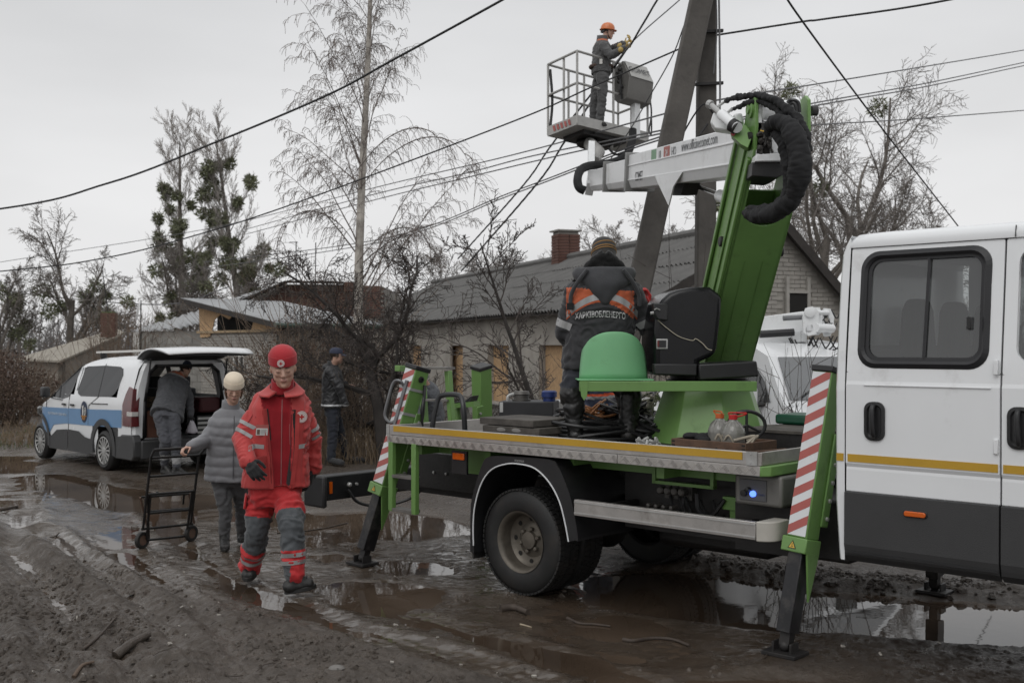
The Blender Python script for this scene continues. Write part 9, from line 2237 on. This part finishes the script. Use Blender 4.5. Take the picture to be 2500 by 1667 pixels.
for k in range(130):
    x=rnd.uniform(-3.2,2.6); y=rnd.uniform(4.7,9); z=gh(x,y)
    if z<-.02: continue
    r=rnd.uniform(.004,.014); mb.box((x,y,z+r*.4),(r*2,r*rnd.uniform(.6,1.6),r*.7),Matrix.Rotation(rnd.uniform(0,3),3,Vector((rnd.random(),rnd.random(),1)).normalized()))
tag(mb.build('pale_litter',mat('pale_chips',(.30,.28,.25),.8,var=.4,vs=60),smooth=0),'scattered pale chips and pebbles in the mud',kind='stuff')
def stick(name,pts,r,label,m=M_stick,group=None,flat=1.0):
    P=[]
    for px,py in pts: g=GR(px,py); g.z=max(gh(g.x,g.y),WATER)+r*.7; P.append(g)
    o=P[0].copy(); mb=MB(); q=bez([p-o for p in P],5) if len(P)>2 else [p-o for p in P]; n=len(q); mb.tube(q,[r*(1-.35*i/n)*(1+.12*noise.noise(Vector((i*.9,r*99,0)))) for i in range(n)],9)
    ob=mb.build(name,m,smooth=50); ob.location=o; tag(ob,label,'stick' if 'log' not in name else 'log',group); return ob
stick('short_log',[(1222,1482),(1255,1480),(1288,1490)],.028,'short thick piece of wood lying in the mud below the rear wheel')
stick('fallen_branch',[(1522,1552),(1545,1557),(1590,1549),(1640,1552),(1683,1566)],.013,'curved fallen branch in the mud right of the short log')
stick('fallen_branch',[(1385,1500),(1415,1512),(1450,1514),(1490,1519)],.010,'thin branch ending in the small round puddle')
stick('fallen_branch',[(676,1296),(740,1290),(800,1281),(848,1270)],.008,'long thin stick lying across the puddle behind the man in red')
stick('fallen_branch',[(0,1247),(22,1243),(42,1232)],.020,'stubby branch at the left edge beside the wet track',m=M_stick)
stick('fallen_branch',[(122,1306),(134,1303),(144,1298)],.010,'small dark stick on the shiny mud left of the trolley')
stick('fallen_branch',[(1270,1514),(1285,1518),(1298,1522)],.006,'pale splinter of wood in the mud under the short log',m=M_pale)
stick('fallen_branch',[(200,1592),(240,1570),(282,1524)],.010,'long root-like stick half buried in the lower left ruts')
stick('fallen_branch',[(90,1490),(115,1492),(135,1498)],.009,'short broken stick in the lower left mud')
stick('fallen_branch',[(180,1660),(200,1648),(228,1636)],.012,'light brown stick near the bottom left edge',m=mat('light_brown_stick',(.10,.07,.05),.8))
stick('short_log',[(282,1602),(320,1590),(362,1568)],.030,'dark mud-caked lump of wood in the lower left foreground',m=M_mud)
mb=MB(); c=GR(822,1640); c.z=gh(c.x,c.y)
st=MB(); st.sph((0,0,.01),(.045,.035,.018),10,m=6); so2=st.build('stone',mat('pale_grey_stone',(.16,.15,.14),.8,var=.2,bump=.3,bs=30)); so2.location=c; tag(so2,'flat pale grey stone half sunk near the bottom centre','stone')
# weeds and green tufts at the far left
mb=MB(); rnd=random.Random(31)
for k in range(1500):
    x0=rnd.uniform(-60,110); y0=rnd.uniform(955,1100); g=GR(x0,y0); 
    if noise.noise(Vector((g.x*.8,g.y*.5,1)))<-.05: continue
    h=rnd.uniform(.03,.10); b=Vector((g.x,g.y,.02)); a=rnd.uniform(0,6.3); w_=Vector((math.cos(a),math.sin(a),0))*.008; o=len(mb.v); mb.v+=[b-w_,b+w_,b+Vector((rnd.gauss(0,.02),rnd.gauss(0,.02),h))]; mb.f.append((o,o+1,o+2)); mb.m.append(0)
tag(mb.build('grass',M_grass,smooth=0,recalc=False),'thin green winter grass along the verge behind the blue-striped van',kind='stuff')
# debris heap by the bush
hp=thing('board_heap',GR(60,945),'heap of dark broken boards and rubble under the rusty bush at the left','rubble')
for k in range(9): MB().box((rnd.uniform(-1.2,2.2),rnd.uniform(-.6,.6),rnd.uniform(.05,.3)),(rnd.uniform(.6,1.4),.2,.03),Matrix.Rotation(rnd.uniform(-.5,.5),3,'Y')@Matrix.Rotation(rnd.uniform(-1,1),3,'Z')).build('board',M_darkwood,hp)
pk2=GR(20,1004); pl2=tag(MB().bar((0,0,.03),(1.1,.15,.05),.08,.03).build('pale_plank',M_pale),'pale plank lying on the verge left of the blue-striped van','plank'); pl2.location=pk2
# ================================================================ FINISH
bpy.context.view_layer.update()
def depth(o):
    d=0
    while o.parent: o=o.parent; d+=1
    return d
for o in sorted(list(bpy.data.objects),key=depth):
    while depth(o)>2:
        p=o.parent; mb_=p.matrix_basis.copy() @ o.matrix_basis.copy(); o.parent=p.parent; o.matrix_basis=mb_
for o in bpy.data.objects:
    if o.name.split('.')[0] in ('valve_bank','wheel_nuts','vent_holes','bolts','dangling_leads','hoses','hood_edge','guard_struts','bar_arms','small_hoses','boom_valves','laces','fittings','windscreen_pillars','hydraulic_hoses','cylinder_fittings','badge_rings','finger_joints','chassis_frame','underfloor_gear','pivot_pins','deck_underframe','door_seams','leg_hoses','moulded_ribs','pipe_scraps'): o['kind']='stuff'
finish_ground()
print('TRIS',sum(len(o.data.polygons)*2 for o in bpy.data.objects if o.type=='MESH'))
